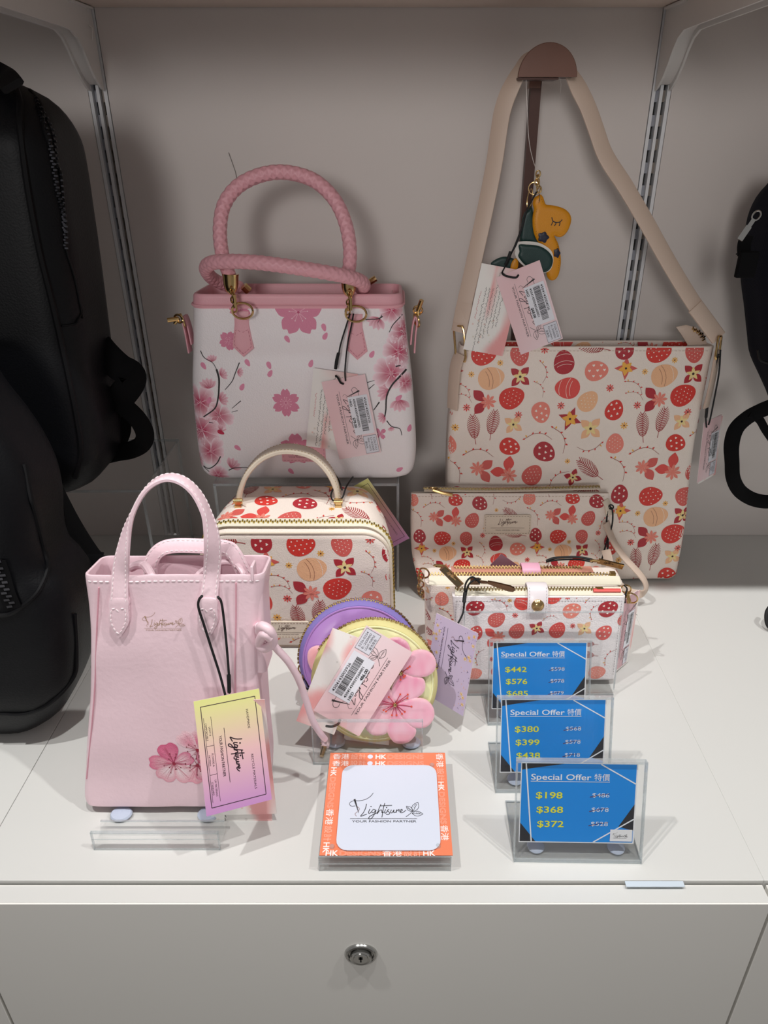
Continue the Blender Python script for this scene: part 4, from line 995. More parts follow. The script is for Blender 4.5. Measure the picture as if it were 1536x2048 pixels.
# tag at its right side
ht = thing('hang_tag', 'pink paper tag seen nearly edge-on at the right side of the large egg print bag', 'tag', P(1420, 780, 0.85))
o0 = P(1408, 846, 0.852); RFm = Frame(o0, (math.cos(R(38)), math.sin(R(38)), 0.06), (-0.10, 0, 1))
L_, H_ = 0.083, 0.040
f = Frame(o0, -RFm.y, RFm.x); 
hang_tag('pink_card', None, f, (0, 0), (L_, 0), (0, H_), lambda p, L, H: pink_front(p, L, H, '$598.00', '4504143004026', ['5226-0157', 'D-20000', 'CREAM', '米色'], seed=8), ht)
f2_ = Frame(o0+Vector((0.003, 0.003, -0.003)), -RFm.y, RFm.x); hang_tag('back_card', None, f2_, (0, 0), (L_, 0), (0, H_), lambda p, L, H: white_back(p, L, H, 8, txt=False), ht)
mb = MB(); cord(mb, [P(1437, 708, .848), P(1429, 740, .85), P(1420, 790, .85), P(1412, 830, .852), P(1413, 855, .85)], 0.0010); cord(mb, [P(1441, 700, .848), P(1438, 745, .85), P(1430, 790, .85), P(1421, 835, .852), P(1417, 850, .852)], 0.0010); cord(mb, [P(1414, 815, .85), P(1412, 835, .85)], 0.0018); mb.build('black_cord', BLACKC, ht)

# ================================================================ leather animal charm on a nylon thread
CFm = Frame(P(1080, 450, 0.868), (1, 0, 0), (0, 0.02, 1))
def C5(x, y): return CFm.px(960+x/7.68, 340+y/7.68)
ch = thing('bag_charm', 'yellow and dark green leather animal charm with a closed eye, hanging from the brown stand', 'charm', P(1080, 380, 0.868))
YL_ = mat('yellow_leather', '#d98f06', 0.42, bump=('leather', 900, 0.1)); GR_ = mat('dark_green_leather', '#0d3330', 0.45, bump=('leather', 900, 0.1)); NV_ = mat('navy_leather', '#1a1b33', 0.45)
def spts(l, n=4): return [(p.x, p.y) for p in smooth_pts([(*C5(*q), 0) for q in l], n, True)]
yb = [(925, 375), (880, 395), (830, 430), (805, 520), (825, 600), (805, 700), (800, 830), (820, 960), (870, 1080), (930, 1150), (985, 1250), (1010, 1350), (1010, 1450), (1015, 1560), (1035, 1650), (1085, 1690), (1150, 1675), (1205, 1590), (1235, 1420), (1225, 1270), (1195, 1130), (1150, 1040), (1135, 1005), (1180, 1022), (1240, 1025), (1310, 975), (1365, 880), (1395, 760), (1370, 670), (1300, 600), (1200, 560), (1100, 540), (1010, 528), (985, 480), (960, 410)]
def off(fr, h): return fr.off(h)
puff(off(CFm, -0.002), list(reversed(spts([(800, 580), (745, 610), (690, 650), (650, 760), (630, 900), (618, 1090), (740, 1110), (900, 1120), (850, 1000), (830, 850)]))), 0.003, 0.002, 0.004, 0.0016, 'mane', GR_, ch)
yo = list(reversed(spts(yb, 3))); puff(CFm, yo, 0.0025, 0.0028, 0.006, 0.0012, 'body', YL_, ch)
puff(off(CFm, 0.006), list(reversed(spts([(525, 1130), (560, 1095), (700, 1083), (860, 1100), (980, 1150), (1080, 1235), (1108, 1350), (1085, 1480), (1020, 1550), (930, 1560), (800, 1500), (680, 1470), (610, 1420), (555, 1350), (520, 1270), (530, 1230), (512, 1180)], 3))), 0.0014, 0.0, 0.003, 0.0016, 'wing_trim', mat('white_felt', '#e6e2dc', 0.8), ch)
puff(off(CFm, 0.0075), list(reversed(spts([(580, 1135), (700, 1132), (850, 1145), (960, 1185), (1055, 1265), (1098, 1360), (1075, 1470), (1010, 1540), (930, 1550), (800, 1490), (690, 1455), (600, 1360), (570, 1300), (590, 1240)], 3))), 0.0014, 0.0016, 0.004, 0.0014, 'wing', GR_, ch)
puff(off(CFm, -0.001), list(reversed(spts([(165, 1450), (240, 1375), (360, 1332), (470, 1345), (540, 1390), (500, 1500), (330, 1530)], 3))), 0.002, 0.0015, 0.004, 0.0016, 'tail', GR_, ch)
puff(off(CFm, 0.001), list(reversed(spts([(545, 1352), (580, 1400), (572, 1500), (500, 1530), (462, 1500), (490, 1400)], 3))), 0.002, 0.001, 0.003, 0.0014, 'foot', YL_, ch)
for (x, y, r) in ((958, 1024, 92), (1166, 1266, 80)):
    l = [(x+r*(0.86+0.14*math.cos(5*a))*math.cos(a)*(1 if x < 1000 else 0.7), y+r*(0.86+0.14*math.cos(5*a))*math.sin(a)) for a in [2*PI*k/20 for k in range(20)]]
    puff(off(CFm, 0.0048), [C5(*q) for q in reversed(l)], 0.0015, 0.0007, 0.002, 0.0014, 'flower_spot', NV_, ch)
mbs = MB()
sb = [(870, 470), (862, 600), (840, 720), (838, 850), (860, 980), (930, 1100), (1010, 1200)]; stitches([CFm.p(*C5(*q), 0.0046) for q in sb], CFm.n, None, None, 0.0012, 0.0014, 0.0004, 0.0003, mb=mbs)
sb = [(935, 440), (970, 560), (1050, 590), (1200, 625), (1300, 690), (1350, 760), (1320, 870), (1270, 960), (1220, 990), (1150, 960)]; stitches([CFm.p(*C5(*q), 0.0046) for q in sb], CFm.n, None, None, 0.0012, 0.0014, 0.0004, 0.0003, mb=mbs)
sb = [(1140, 1060), (1190, 1180), (1205, 1330), (1195, 1500), (1150, 1620), (1080, 1640), (1050, 1580)]; stitches([CFm.p(*C5(*q), 0.0046) for q in sb], CFm.n, None, None, 0.0012, 0.0014, 0.0004, 0.0003, mb=mbs)
o = mbs.build('stitching', mat('brown_thread', '#5e3a0c', 0.7), ch, smooth=False); o['kind'] = 'stuff'
pen = Pen(); px2 = 0.83/1450/7.68
for l in ([(1088, 720), (1105, 775), (1150, 797), (1200, 795), (1225, 780), (1248, 755)], [(1110, 780), (1078, 845)], [(1150, 797), (1148, 825), (1125, 850)], [(1212, 790), (1210, 825), (1198, 852)]): pen.line([C5(*q) for q in l], 13*px2, '#1d1a22', 1, sm=4)
pen.emit('closed_eye', PRINT_FLAT, ch, flat(CFm, 0.0056))
mb = MB()
for (x, y, a) in ((885, 60, 0), (880, 120, 1), (870, 180, 0), (880, 240, 1), (900, 300, 0)): ring(mb, CFm.p(*C5(x, y), 0.003), (1, 0.3, 0) if a else (0.2, 1, 0), 0.0034, 0.0008, 14, 0, 0.7, Vector((0, 0, 1)))
ring(mb, CFm.p(*C5(830, 280), 0.002), (0.2, 1, 0), 0.0062, 0.0006, 20); ring(mb, CFm.p(*C5(895, 440), 0.004), (1, 0.1, 0), 0.0045, 0.0006, 14, 0, 0.5, Vector((0, 0, 1))); ring(mb, CFm.p(*C5(770, 440), -0.002), (1, 0.6, 0), 0.010, 0.0006, 20, 0, 0.4, Vector((0.3, 0, 1)))
mb.build('gold_chain', GOLD, ch)
NY = mat('nylon_thread', '#cfc8c2', 0.3)
mb = MB(); cord(mb, [P(1052, 152, .874), P(1054, 210, .870), P(1058, 280, .868), P(1066, 320, .867), P(1075, 345, .867), P(1077, 352, .866)], 0.0003, 5); cord(mb, [P(1118, 210, .876), P(1104, 270, .872), P(1090, 325, .868), P(1078, 352, .866)], 0.00012, 4); cord(mb, [P(1118, 210, .876), P(1122, 170, .876), P(1118, 152, .872)], 0.00012, 4); mb.build('nylon_thread', NY, ch)
ht = thing('hang_tag', 'pair of pink and white paper tags on black cord hanging from the yellow leather charm', 'tag', P(1020, 540, 0.855))
VT = Frame(P(1020, 600, 0.846), (1, 0, 0), (0, 0.05, 1))
ft, O, X, Y = tag_pts(VT, (963.4, 526.2), (926.5, 698.4), (1046, 541), 0.0); hang_tag('white_card', None, ft, O, X, Y, wb(5), ht)
ft, O, X, Y = tag_pts(VT, (991.6, 555.4), (1041.7, 709.6), (1077.7, 515), 0.002)
hang_tag('pink_card', None, ft, O, X, Y, lambda p, L, H: pink_front(p, L, H, '$68.00', '4504143004026', ['5226-0238', 'E-30000', 'Golden', '金黃色'], seed=14), ht)
mb = MB(); cord(mb, [CFm.p(*C5(860, 330), 0.006), CFm.p(*C5(790, 450), 0.006), CFm.p(*C5(700, 620), 0.006), CFm.p(*C5(640, 850), 0.008), CFm.p(*C5(540, 1120), 0.010), CFm.p(*C5(470, 1240), 0.012), CFm.p(*C5(410, 1360), 0.014), VT.w(1004, 545, 0.004)], 0.0008)
cord(mb, [CFm.p(*C5(850, 330), 0.007), CFm.p(*C5(760, 500), 0.007), CFm.p(*C5(690, 650), 0.007), CFm.p(*C5(620, 880), 0.008), CFm.p(*C5(520, 1130), 0.010), CFm.p(*C5(460, 1250), 0.012)], 0.0008)
cord(mb, [CFm.p(*C5(450, 1230), 0.012), CFm.p(*C5(400, 1380), 0.012), CFm.p(*C5(370, 1440), 0.012)], 0.0020); cord(mb, [VT.w(1004, 545, 0.001), VT.w(1008, 550, 0.004), VT.w(1020, 554, 0.005), VT.w(1032, 555, 0.005), VT.w(1037, 550, 0.003)], 0.0012); mb.build('black_cord', BLACKC, ht)

# ================================================================ egg print clutch
KF = lean(0.1405, 0.782, 0.0, R(13))
kl = thing('wristlet_pouch', 'flat cream egg print zip pouch with name patch, leaning on the large bag', 'pouch', (0.14, 0.79, ZW))
rows = [rowpx(KF, *q) for q in [(1205, 852, 1190, -0.014, -0.002), (1196, 846, 1196, -0.018, 0), (1170, 838, 1205, -0.022, 0), (1110, 824, 1219, -0.022, 0), (1050, 821, 1222, -0.018, 0), (1000, 822, 1221, -0.012, 0), (987, 822, 1220, -0.010, 0)]]
rows = rows_fix(rows)
rg = bag_body(KF, rows, 0.006, 44, 0.004, 0.001, 12, 5, lambda s, t, f: 0.0, nS=36); kt = rows[-1][0]
rg2 = rg+[insetr(rg[-1], KF, 0.001, 0.0004), insetr(rg[-1], KF, 0.0015, -0.004)]
mb = MB(); mb.grid(rg2, True, 0, True, True); body = mb.build('pouch_body', CREAM, kl); ps = onto(KF, body)
k_ = 0.78; ax, ay = KF.px(800+322/2.954, 940+195/2.954); bx, by = KF.px(800+1015/2.954, 940+190/2.954); ku = (bx-ax)/893.0
pen = Pen(); easter(pen, 347, 1027+0, ax, ay, ku, (-0.14, 0.14, -0.002, kt), ku); pen.emit('easter_egg_print', PRINT_SOFT, kl, ps, box=(None, None, None, kt-0.0008))
pth = [ps(rows[-1][1]+0.005+(rows[-1][2]-rows[-1][1]-0.01)*k/40, kt-0.004, 0.0001) for k in range(41)]; stitches([p for p in pth if p], KF.n, CREAM_ST, kl, 0.0026, 0.0016)
mb = MB(); zp = [KF.w(848, 978, -0.005), KF.w(1000, 979, -0.005), KF.w(1200, 974, -0.005)]; ribbon(mb, smooth_pts(zp, 8), 0.010, 0.0012, KF.y*0.8+KF.n*0.3); mb.build('zip_tape', CREAM_PLAIN, kl)
mb = MB(); zipteeth(mb, [q+KF.y*0.001 for q in smooth_pts(zp, 20)], KF.y, 0.004, 0.0021, 0.0011); mb.build('zipper_teeth', BRASS, kl, smooth=False)['kind'] = 'stuff'
mb = MB(); c = KF.w(872, 982, 0.002); ring(mb, KF.w(866, 976, 0), (0, 0.6, 1), 0.005, 0.0009, 16); mb.tube([KF.w(866, 980, 0.001), KF.w(885, 986, 0.003), KF.w(905, 990, 0.003)], 0.0022, 8); mb.build('zip_pull', GOLD, kl)
mb = MB(); ribbon(mb, [KF.w(1210, 1000, 0.001), KF.w(1216, 1010, 0.002), KF.w(1218, 1030, 0.002)], 0.010, 0.003, KF.n+KF.x*0.6); ring(mb, KF.w(1222, 1022, 0.0), (0.3, 1, 0.2), 0.0055, 0.0008, 14); mb.build('side_loop', CREAM_PLAIN, kl)
lo = [(1212, 1045, .80), (1226, 1080, .795), (1246, 1112, .79), (1270, 1138, .782), (1288, 1160, .776), (1292, 1178, .773), (1280, 1188, .772), (1258, 1184, .772), (1236, 1168, .772), (1222, 1140, .776), (1212, 1100, .785)]
mb = MB(); ribbon(mb, smooth_pts([P(*p) for p in lo], 6), 0.011, 0.0028, lambda f: Vector((math.sin(f*3.4+0.4)*0.8+0.2, -0.75, 0.35))); mb.build('wrist_strap', STRAP_BEIGE, kl)
F0 = KF.off(0.0058); a, b = F0.px(969, 1030); a2, b2 = F0.px(1061, 1069); pf = Frame(F0.p(a, b2, -0.002), KF.x, KF.y); w_, h_ = a2-a, b-b2
def name_patch(pf, w_, h_, par, lx=0.2, m=None, boldw=1.8):
    pc = card(pf, w_, h_, 0.0022, m or CREAM_PLAIN, 'name_patch', par, 0.0025); pen = Pen()
    pen.push((w_*0.22, h_*0.62), (1, 0), (0, 1)); logo(pen, -w_*0.02, -h_*0.18, w_*0.66, '#6a5348', 1, boldw, sub=False, full=False, rule=False); pen.pop()
    pen.line([(w_*0.14, h_*0.34), (w_*0.86, h_*0.34)], 0.0004, '#6a5348', 1); pen.text('YOUR FASHION PARTNER', w_*0.24, h_*0.2, h_*0.08, '#6a5348', 1, 0.01, width=w_*0.52)
    pen.emit('printed_lettering', PRINT_FLAT, pc, flat(pf, 0.0023)); q = 0.0017
    stitches([pf.p(q, q, 0.0022), pf.p(w_-q, q, 0.0022), pf.p(w_-q, h_-q, 0.0022), pf.p(q, h_-q, 0.0022), pf.p(q, q, 0.0022)], pf.n, mat('taupe_thread', '#a08c7c', 0.7), pc, 0.0022, 0.0014)
name_patch(pf, w_, h_, kl)
cc_ = thing('tag_cord', 'knotted black cord dangling at the right edge of the flat egg print pouch', 'cord', KF.w(1222, 1020, 0.004))
mb = MB(); cord(mb, [KF.w(1219, 1012, 0.002), KF.w(1225, 1022, 0.005), KF.w(1224, 1050, 0.006), KF.w(1213, 1085, 0.006), KF.w(1204, 1118, 0.006)], 0.0010); cord(mb, [KF.w(1215, 1022, 0.004), KF.w(1213, 1050, 0.006), KF.w(1216, 1080, 0.006), KF.w(1215, 1120, 0.006), KF.w(1218, 1150, 0.003)], 0.0010); ring(mb, KF.w(1222, 1014, 0.004), (0.3, 1, 0), 0.003, 0.0009, 12); mb.build('cord', BLACKC, cc_)

# ================================================================ egg print cosmetic case
cs = thing('cosmetic_case', 'boxy cream egg print case with an arched top handle and gold zip', 'cosmetic case', (-0.114, 0.74, ZW))
XC = -0.1135
def csec(y, hw, top, r, rb, ins=0.0, dx=0.0, z0=0.0):
    hw -= ins; top -= ins; z0 += ins; r = max(0.003, r-ins*0.5); rb = max(0.002, rb-ins*0.5); pts = []
    def A(cx, cz, rad, a0, n=9):
        for k in range(n): a = R(a0+90*k/(n-1)); pts.append((cx+rad*math.cos(a), cz+rad*math.sin(a)))
    def Ln(a, b, n):
        for k in range(1, n): f = k/n; pts.append((a[0]+(b[0]-a[0])*f, a[1]+(b[1]-a[1])*f))
    A(hw-rb, z0+rb, rb, -90, 5); Ln((hw, z0+rb), (hw, top-r), 10); A(hw-r, top-r, r, 0, 9); Ln((hw-r, top), (-hw+r, top), 24); A(-hw+r, top-r, r, 90, 9); Ln((-hw, top-r), (-hw, z0+rb), 10); A(-hw+rb, z0+rb, rb, 180, 5); Ln((-hw+rb, z0), (hw-rb, z0), 24)
    return [Vector((XC+dx+a*(1-0.03*(b/0.16)), y, ZW+b)) for a, b in pts]
def fy(y, k): # front cap rings bulging slightly
    return y
S = []
c = csec(0.6895, 0.109, 0.156, 0.03, 0.012, 0.005); cen = Vector((XC, 0.688, ZW+0.075))
for k in (0.02, 0.2, 0.4, 0.6, 0.75, 0.87, 0.95): S.append([cen + (p-cen)*k + Vector((0, -0.0030*math.cos(k*PI/2)+0.0012*k*k, 0)) for p in c])
S += [csec(0.690, 0.109, 0.156, 0.03, 0.012, 0.0035), csec(0.692, 0.109, 0.156, 0.032, 0.012, 0.001), csec(0.695, 0.109, 0.158, 0.033, 0.012)]
S += [csec(0.700, 0.109, 0.161, 0.034, 0.012), csec(0.708, 0.1085, 0.1635, 0.035, 0.012), csec(0.725, 0.107, 0.165, 0.035, 0.012), csec(0.75, 0.102, 0.166, 0.033, 0.012), csec(0.775, 0.095, 0.166, 0.03, 0.012), csec(0.79, 0.090, 0.165, 0.028, 0.012), csec(0.795, 0.089, 0.164, 0.028, 0.012, 0.002), csec(0.797, 0.088, 0.162, 0.026, 0.012, 0.006)]
for s_ in S[7:]:
    for p in s_: p += Vector((0.0014*noise.noise(p*14), 0.0010*noise.noise(p*13+Vector((3, 3, 3))), 0))
mb = MB(); mb.grid(S, True, 0, True, True); body = mb.build('case_body', CREAM, cs, sharp=60)
FF = Frame((XC, 0.685, ZW), (1, 0, 0), (0, 0, 1)); pf_ = onto(FF, body, 0.1, 0.5)
ax, ay = FF.px(601, 1094); bx, by = FF.px(521, 1086.5); ku = (ax-bx)/175.0
pen = Pen(); easter(pen, 1120, 520, ax, ay, ku, (-0.108, 0.108, 0.0, 0.15)); pen.emit('easter_egg_print', PRINT_SOFT, cs, pf_, box=(None, None, None, 0.1495))
TFm = Frame((XC, 0.70, ZW+0.165), (1, 0, 0), (0, 1, 0)); pt_ = onto(TFm, pf_.bvh, 0.1, 0.62)
ax, ay = TFm.px(533, 1003); pen = Pen(); easter(pen, 1210, 992, ax, ay, ku, (-0.11, 0.11, 0.01, 0.10)); pen.emit('easter_egg_print', PRINT_SOFT, cs, pt_, box=(None, None, 0.0115, None))
RFm = Frame((XC+0.11, 0.70, ZW), (0, 1, 0), (0, 0, 1)); pr_ = onto(RFm, pf_.bvh, 0.1, 0.70)
pen = Pen(); easter(pen, 500, 700, 0.03, 0.13, ku, (0.012, 0.095, 0.0, 0.16)); pen.emit('easter_egg_print', PRINT_SOFT, cs, pr_, box=(0.0115, None, None, None))
zo = csec(0.7005, 0.1095, 0.1635, 0.035, 0.012); n_ = len(zo); zpath = zo[7:72-4]; 
def znr(f, p): v = p-Vector((XC, p.y, ZW+0.09)); return Vector((v.x*(1 if abs(v.x) > 0.075 else 0.25), -0.25*0.05, max(0.0, v.z))).normalized()
zs = smooth_pts(zpath, 4)
mb = MB(); ribbon(mb, [p+Vector((0, 0.0015, 0)) for p in zs], 0.0135, 0.0016, lambda f: znr(f, zs[min(len(zs)-1, int(f*(len(zs)-1)))])); mb.build('zip_tape', TAPE, cs)
mb = MB(); zipteeth(mb, [p+znr(0, p)*0.0012+Vector((0, 0.0018, 0)) for p in zs], znr, 0.0040, 0.0026, 0.0011); mb.build('zipper_teeth', mat('yellow_brass', '#c4b060', 0.3, 1.0), cs, smooth=False)['kind'] = 'stuff'
po = csec(0.6915, 0.109, 0.1565, 0.032, 0.012, 0.0006); mb = MB(); mb.tube(smooth_pts(po, 2, True), 0.0013, 6, 0, True); mb.build('piping', CREAM_PLAIN, cs)
hp = [(477, 1006, .747), (482, 978, .748), (496, 945, .749), (522, 916, .750), (556, 900, .750), (592, 899, .750), (628, 911, .750), (655, 938, .749), (671, 970, .748), (677, 1006, .747)]
mb = MB(); hpts = smooth_pts([P(*p) for p in hp], 8); hc = P(577, 1010, .748); inf = ribbon(mb, hpts, lambda f: 0.015+0.008*math.sin(PI*f), 0.0055, lambda f: (hpts[min(len(hpts)-1, int(f*(len(hpts)-1)))]-hc)); mb.build('top_handle', CREAM_PLAIN, cs)
strap_stitch(inf, 0.0022, 0.0054, mat('tan_thread', '#b9a07e', 0.7), cs, ln=0.0022, gap=0.0016)
for x in (477, 677):
    mb = MB(); c = PZ(x, 1010, 0.167); f = Frame(c, (1, 0, 0), (0, 1, 0)); mb.box(f, -0.0038, 0.0038, -0.004, 0.004, -0.002, 0.0012); mb.tube([c+Vector((-0.005, 0.0, 0.005)), c+Vector((0.005, 0.0, 0.005))], 0.0032, 12); mb.box(f, -0.0032, 0.0032, -0.003, 0.003, 0.001, 0.006); mb.build('gold_mount', GOLD, cs)
a, b = FF.px(528, 1242); a2, b2 = FF.px(620, 1274); name_patch(Frame(FF.p(a, b2, -0.0005), FF.x, FF.y), a2-a, b-b2, cs)
ht = thing('hang_tag', 'yellow to purple tag poking out behind the right side of the boxy egg print case', 'tag', P(740, 1000, .802))
VT = Frame((0, 0.8025, ZW), (1, 0, 0), (0, 0, 1)); ft, O, X, Y = tag_pts(VT, (672, 992), (757, 1109), (729, 947), 0.0); hang_tag('gradient_card', None, ft, O, X, Y, gradient_front, ht)
mb = MB(); cord(mb, [P(671, 965, .748)+Vector((0, -0.006, 0)), P(662, 990, .74), P(668, 1002, .738), P(684, 996, .742), P(692, 975, .76), P(703, 957, .785), P(706, 954, .80)], 0.0010); cord(mb, [P(671, 950, .758), P(678, 962, .765), P(684, 980, .745)], 0.0010); mb.build('black_cord', BLACKC, ht)
# ================================================================ zip wallets in an acrylic pocket
def wallet_zip(par, p0, p1, nrm, w=0.0042, tape=0.010):
    z = [p0.lerp(p1, k/40) for k in range(41)]
    mb = MB(); ribbon(mb, z, tape, 0.0012, nrm); mb.build('zip_tape', TAPE, par)
    mb = MB(); zipteeth(mb, [q+nrm*0.0011 for q in z], nrm, w, 0.0021, 0.0011); o = mb.build('zipper_teeth', BRASS, par, smooth=False); o['kind'] = 'stuff'
WB = lean(0.1385, 0.662, 0.003, R(2))
wb_ = thing('zip_wallet', 'wider cream egg print wallet with gold zips and a pink tab, behind the snap wallet', 'wallet', (0.1385, 0.68, ZW))
rows = [rowpx(WB, *q) for q in [(1352, 858, 1232, -0.040, -0.003), (1340, 855, 1236, -0.043, 0), (1290, 852, 1240, -0.044, 0), (1225, 851, 1245, -0.043, 0), (1172, 851, 1249, -0.040, 0)]]; wt = rows[-1][0]; rows = rows_fix(rows)
rg = bag_body(WB, rows, 0.010, 30, 0.002, 0.001, 14, 4, nS=30); rg += [insetr(rg[-1], WB, 0.0015, 0.0008), insetr(rg[-1], WB, 0.004, 0.0008)]
mb = MB(); mb.grid(rg, True, 0, True, True); body = mb.build('wallet_body', CREAM, wb_); ps = onto(WB, body)
ku = 0.0201/130; pen = Pen(); easter(pen, 900, 900, -0.09, 0.10, ku*1.05, (-0.11, 0.11, 0, wt)); pen.emit('easter_egg_print', PRINT_SOFT, wb_, ps, box=(None, None, None, wt-0.001))
s0, s1 = rows[-1][1], rows[-1][2]
yv = -WB.n
mb = MB(); ribbon(mb, [WB.p(s0+0.004+(s1-s0-0.008)*k/20, wt+0.0035, -0.0055) for k in range(21)], 0.011, 0.0022, WB.y*0.85+WB.n*0.55); mb.build('zip_tape', TAPE, wb_)
za = [WB.p(s0+0.004+(s1-s0-0.014)*k/40, wt+0.0075, -0.0125) for k in range(41)]
mb = MB(); zipteeth(mb, za, WB.y*0.8+WB.n*0.5, 0.0034, 0.0018, 0.0009); mb.build('zipper_teeth', BRASS, wb_, smooth=False)['kind'] = 'stuff'
zb = [WB.p(s0+0.034+(s1-s0-0.075)*k/40, wt+0.008, -0.027) for k in range(41)]
mb = MB(); zipteeth(mb, zb, WB.y*0.8+WB.n*0.5, 0.0032, 0.0018, 0.0009); mb.build('zipper_teeth', BRASS, wb_, smooth=False)['kind'] = 'stuff'
mb = MB(); ribbon(mb, [WB.p(s0+0.03+(s1-s0-0.06)*k/20, wt+0.006, -0.0255) for k in range(21)], 0.013, 0.0016, WB.y); mb.build('zip_tape', mat('salmon_zip_tape', '#cf8f7b', 0.8), wb_)
mb = MB(); mb.box(Frame(WB.p(s1-0.014, wt+0.008, -0.0125), WB.x, WB.y), 0, 0.006, -0.0015, 0.0022, -0.0028, 0.0028); mb.build('zip_stop', BRASS, wb_, smooth=False)
a, b = WB.px(1052, 1130, -0.02); mb = MB(); q = WB.p(a-0.0005, wt+0.006, -0.032); ribbon(mb, smooth_pts([WB.p(a+0.006, wt+0.004, -0.036), WB.p(a+0.006, wt+0.0105, -0.031), WB.p(a+0.006, wt+0.0118, -0.024), WB.p(a+0.006, wt+0.0105, -0.0175), WB.p(a+0.006, wt+0.006, -0.015)], 4), 0.0205, 0.0022, lambda f: (WB.y*0.6+WB.n*(f*1.6-0.8)+WB.y*0.4)); mb.build('pink_tab', mat('bubblegum_leather', '#efb3cb', 0.45), wb_)
mb = MB()   # big rectangular pull, left
p0 = WB.w(866, 1132, 0.0); p1 = WB.w(886, 1134, 0.010); fP = Frame(P(884, 1134, .648), P(918, 1168, .640)-P(884, 1134, .648), Vector((0.6, -0.2, 0.75)))
L = (P(921, 1172, .640)-P(884, 1134, .648)).length; mb.box(fP, 0, L, -0.0042, 0.0042, -0.001, 0.001); ring(mb, P(880, 1132, .65), (0.1, 0.7, 0.7), 0.0062, 0.001, 18, 0, 0.7, Vector((1, 0, 0))); o = mb.build('zip_pull', GOLD, wb_, smooth=False)
pen = Pen(); pen.rect(0.002, -0.0034, L-0.001, 0.0034, '#5d5138', 1); logo(pen, 0.005, -0.001, L-0.009, '#e0b27a', 2, 2.5, sub=False, full=False, rule=False); pen.emit('printed_lettering', PRINT_FLAT, o, (lambda a, b, h: fP.p(a, b, (0.0011+h))) if fP.n.y < 0 else (lambda a, b, h: fP.p(a, b, -(0.0011+h))))
mb = MB(); q0, q1 = P(1196, 1122, .676), P(1246, 1134, .672); fP = Frame(q0, q1-q0, Vector((0, -0.2, 1))); L = (q1-q0).length
mb.box(fP, 0, L, -0.003, 0.0035, -0.001, 0.001); ring(mb, P(1190, 1122, .676), (0.1, 0.7, 0.7), 0.005, 0.0009, 16, 0, 0.7, Vector((1, 0, 0))); o = mb.build('zip_pull', GOLD, wb_, smooth=False)
pen = Pen(); logo(pen, 0.004, -0.001, L*0.6, '#5a3d1c', 1, 2.5, sub=False, full=False, rule=False); pen.emit('printed_lettering', PRINT_FLAT, o, lambda a, b, h: fP.p(a, b, 0.0011+h))
mb = MB()
for k, (x, y) in enumerate([(842, 1152), (838, 1160), (842, 1168), (837, 1176), (842, 1184), (845, 1190)]): ring(mb, P(x, y, .662), (1, 0.3, 0) if k % 2 else (0.2, 1, 0), 0.0042, 0.0009, 12, 0, 0.7, Vector((0, 0, 1)))
ring(mb, P(848, 1146, .664), (0.4, 1, 0), 0.006, 0.001, 16); mb.build('gold_chain', GOLD, wb_)
mb = MB(); c = P(1252, 1178, .655); ring(mb, c, (0.3, 1, 0.1), 0.0052, 0.0009, 16); ring(mb, P(1262, 1196, .652), (0.5, 1, 0.2), 0.0070, 0.0009, 18); mb.tube([P(1253, 1184, .652), P(1258, 1205, .650)], 0.0026, 10); mb.build('gold_clasp', GOLD, wb_)
mb = MB(); cord(mb, [P(1092, 1122, .690), P(1110, 1116, .69), P(1150, 1114, .69), P(1178, 1118, .685), P(1190, 1122, .68)], 0.0014); cord(mb, [P(1092, 1124, .690), P(1115, 1120, .69), P(1155, 1119, .69), P(1186, 1124, .68)], 0.001); 
ct = thing('tag_cord', 'black cord lying over the top zip of the wider egg print wallet', 'cord', P(1130, 1117, .69)); mb.build('cord', BLACKC, ct)
mb = MB(); v = [P(1003, 1110, .722), P(978, 1130, .722), P(1040, 1130, .722)]
fT = Frame(P(1003, 1108, .715), (1, 0, 0), (0, 0, 1)); o = MB(); o.add([fT.p(0, 0, 0), fT.p(-0.016, -0.020, 0), fT.p(0.026, -0.020, 0), fT.p(0, 0, -0.0006), fT.p(-0.016, -0.020, -0.0006), fT.p(0.026, -0.020, -0.0006)], [(0, 1, 2), (3, 5, 4), (0, 3, 4, 1), (1, 4, 5, 2), (2, 5, 3, 0)])
tag(o.build('price_tag', mat('mauve_card', '#8c6270', 0.6), smooth=False), 'small mauve card corner sticking up behind the zip of the wider wallet', 'tag')
# front snap wallet
WF = lean(0.1495, 0.622, 0.006, R(8))
wf = thing('zip_wallet', 'small cream egg print wallet with a white snap strap, in the clear pocket stand', 'wallet', (0.1495, 0.63, ZW))
rows = [rowpx(WF, *q) for q in [(1360, 926, 1228, -0.013, -0.002), (1350, 922, 1233, -0.015, 0), (1290, 915, 1240, -0.015, 0), (1230, 908, 1248, -0.015, 0), (1194, 905, 1252, -0.014, 0)]]; wt = rows[-1][0]; rows = rows_fix(rows)
rg = bag_body(WF, rows, 0.004, 30, 0.001, 0.0006, 14, 9, nS=34); rg += [insetr(rg[-1], WF, 0.0012, 0.0005), insetr(rg[-1], WF, 0.0035, 0.0005)]
mb = MB(); mb.grid(rg, True, 0, True, True); body = mb.build('wallet_body', WHITE_L, wf); ps = onto(WF, body)
def C7(x, y): return WF.px(830+x/3.339, 1090+y/3.339)
ax, ay = C7(403, 418); bx, by = C7(680, 570); ku = 0.0198/122
pen = Pen()
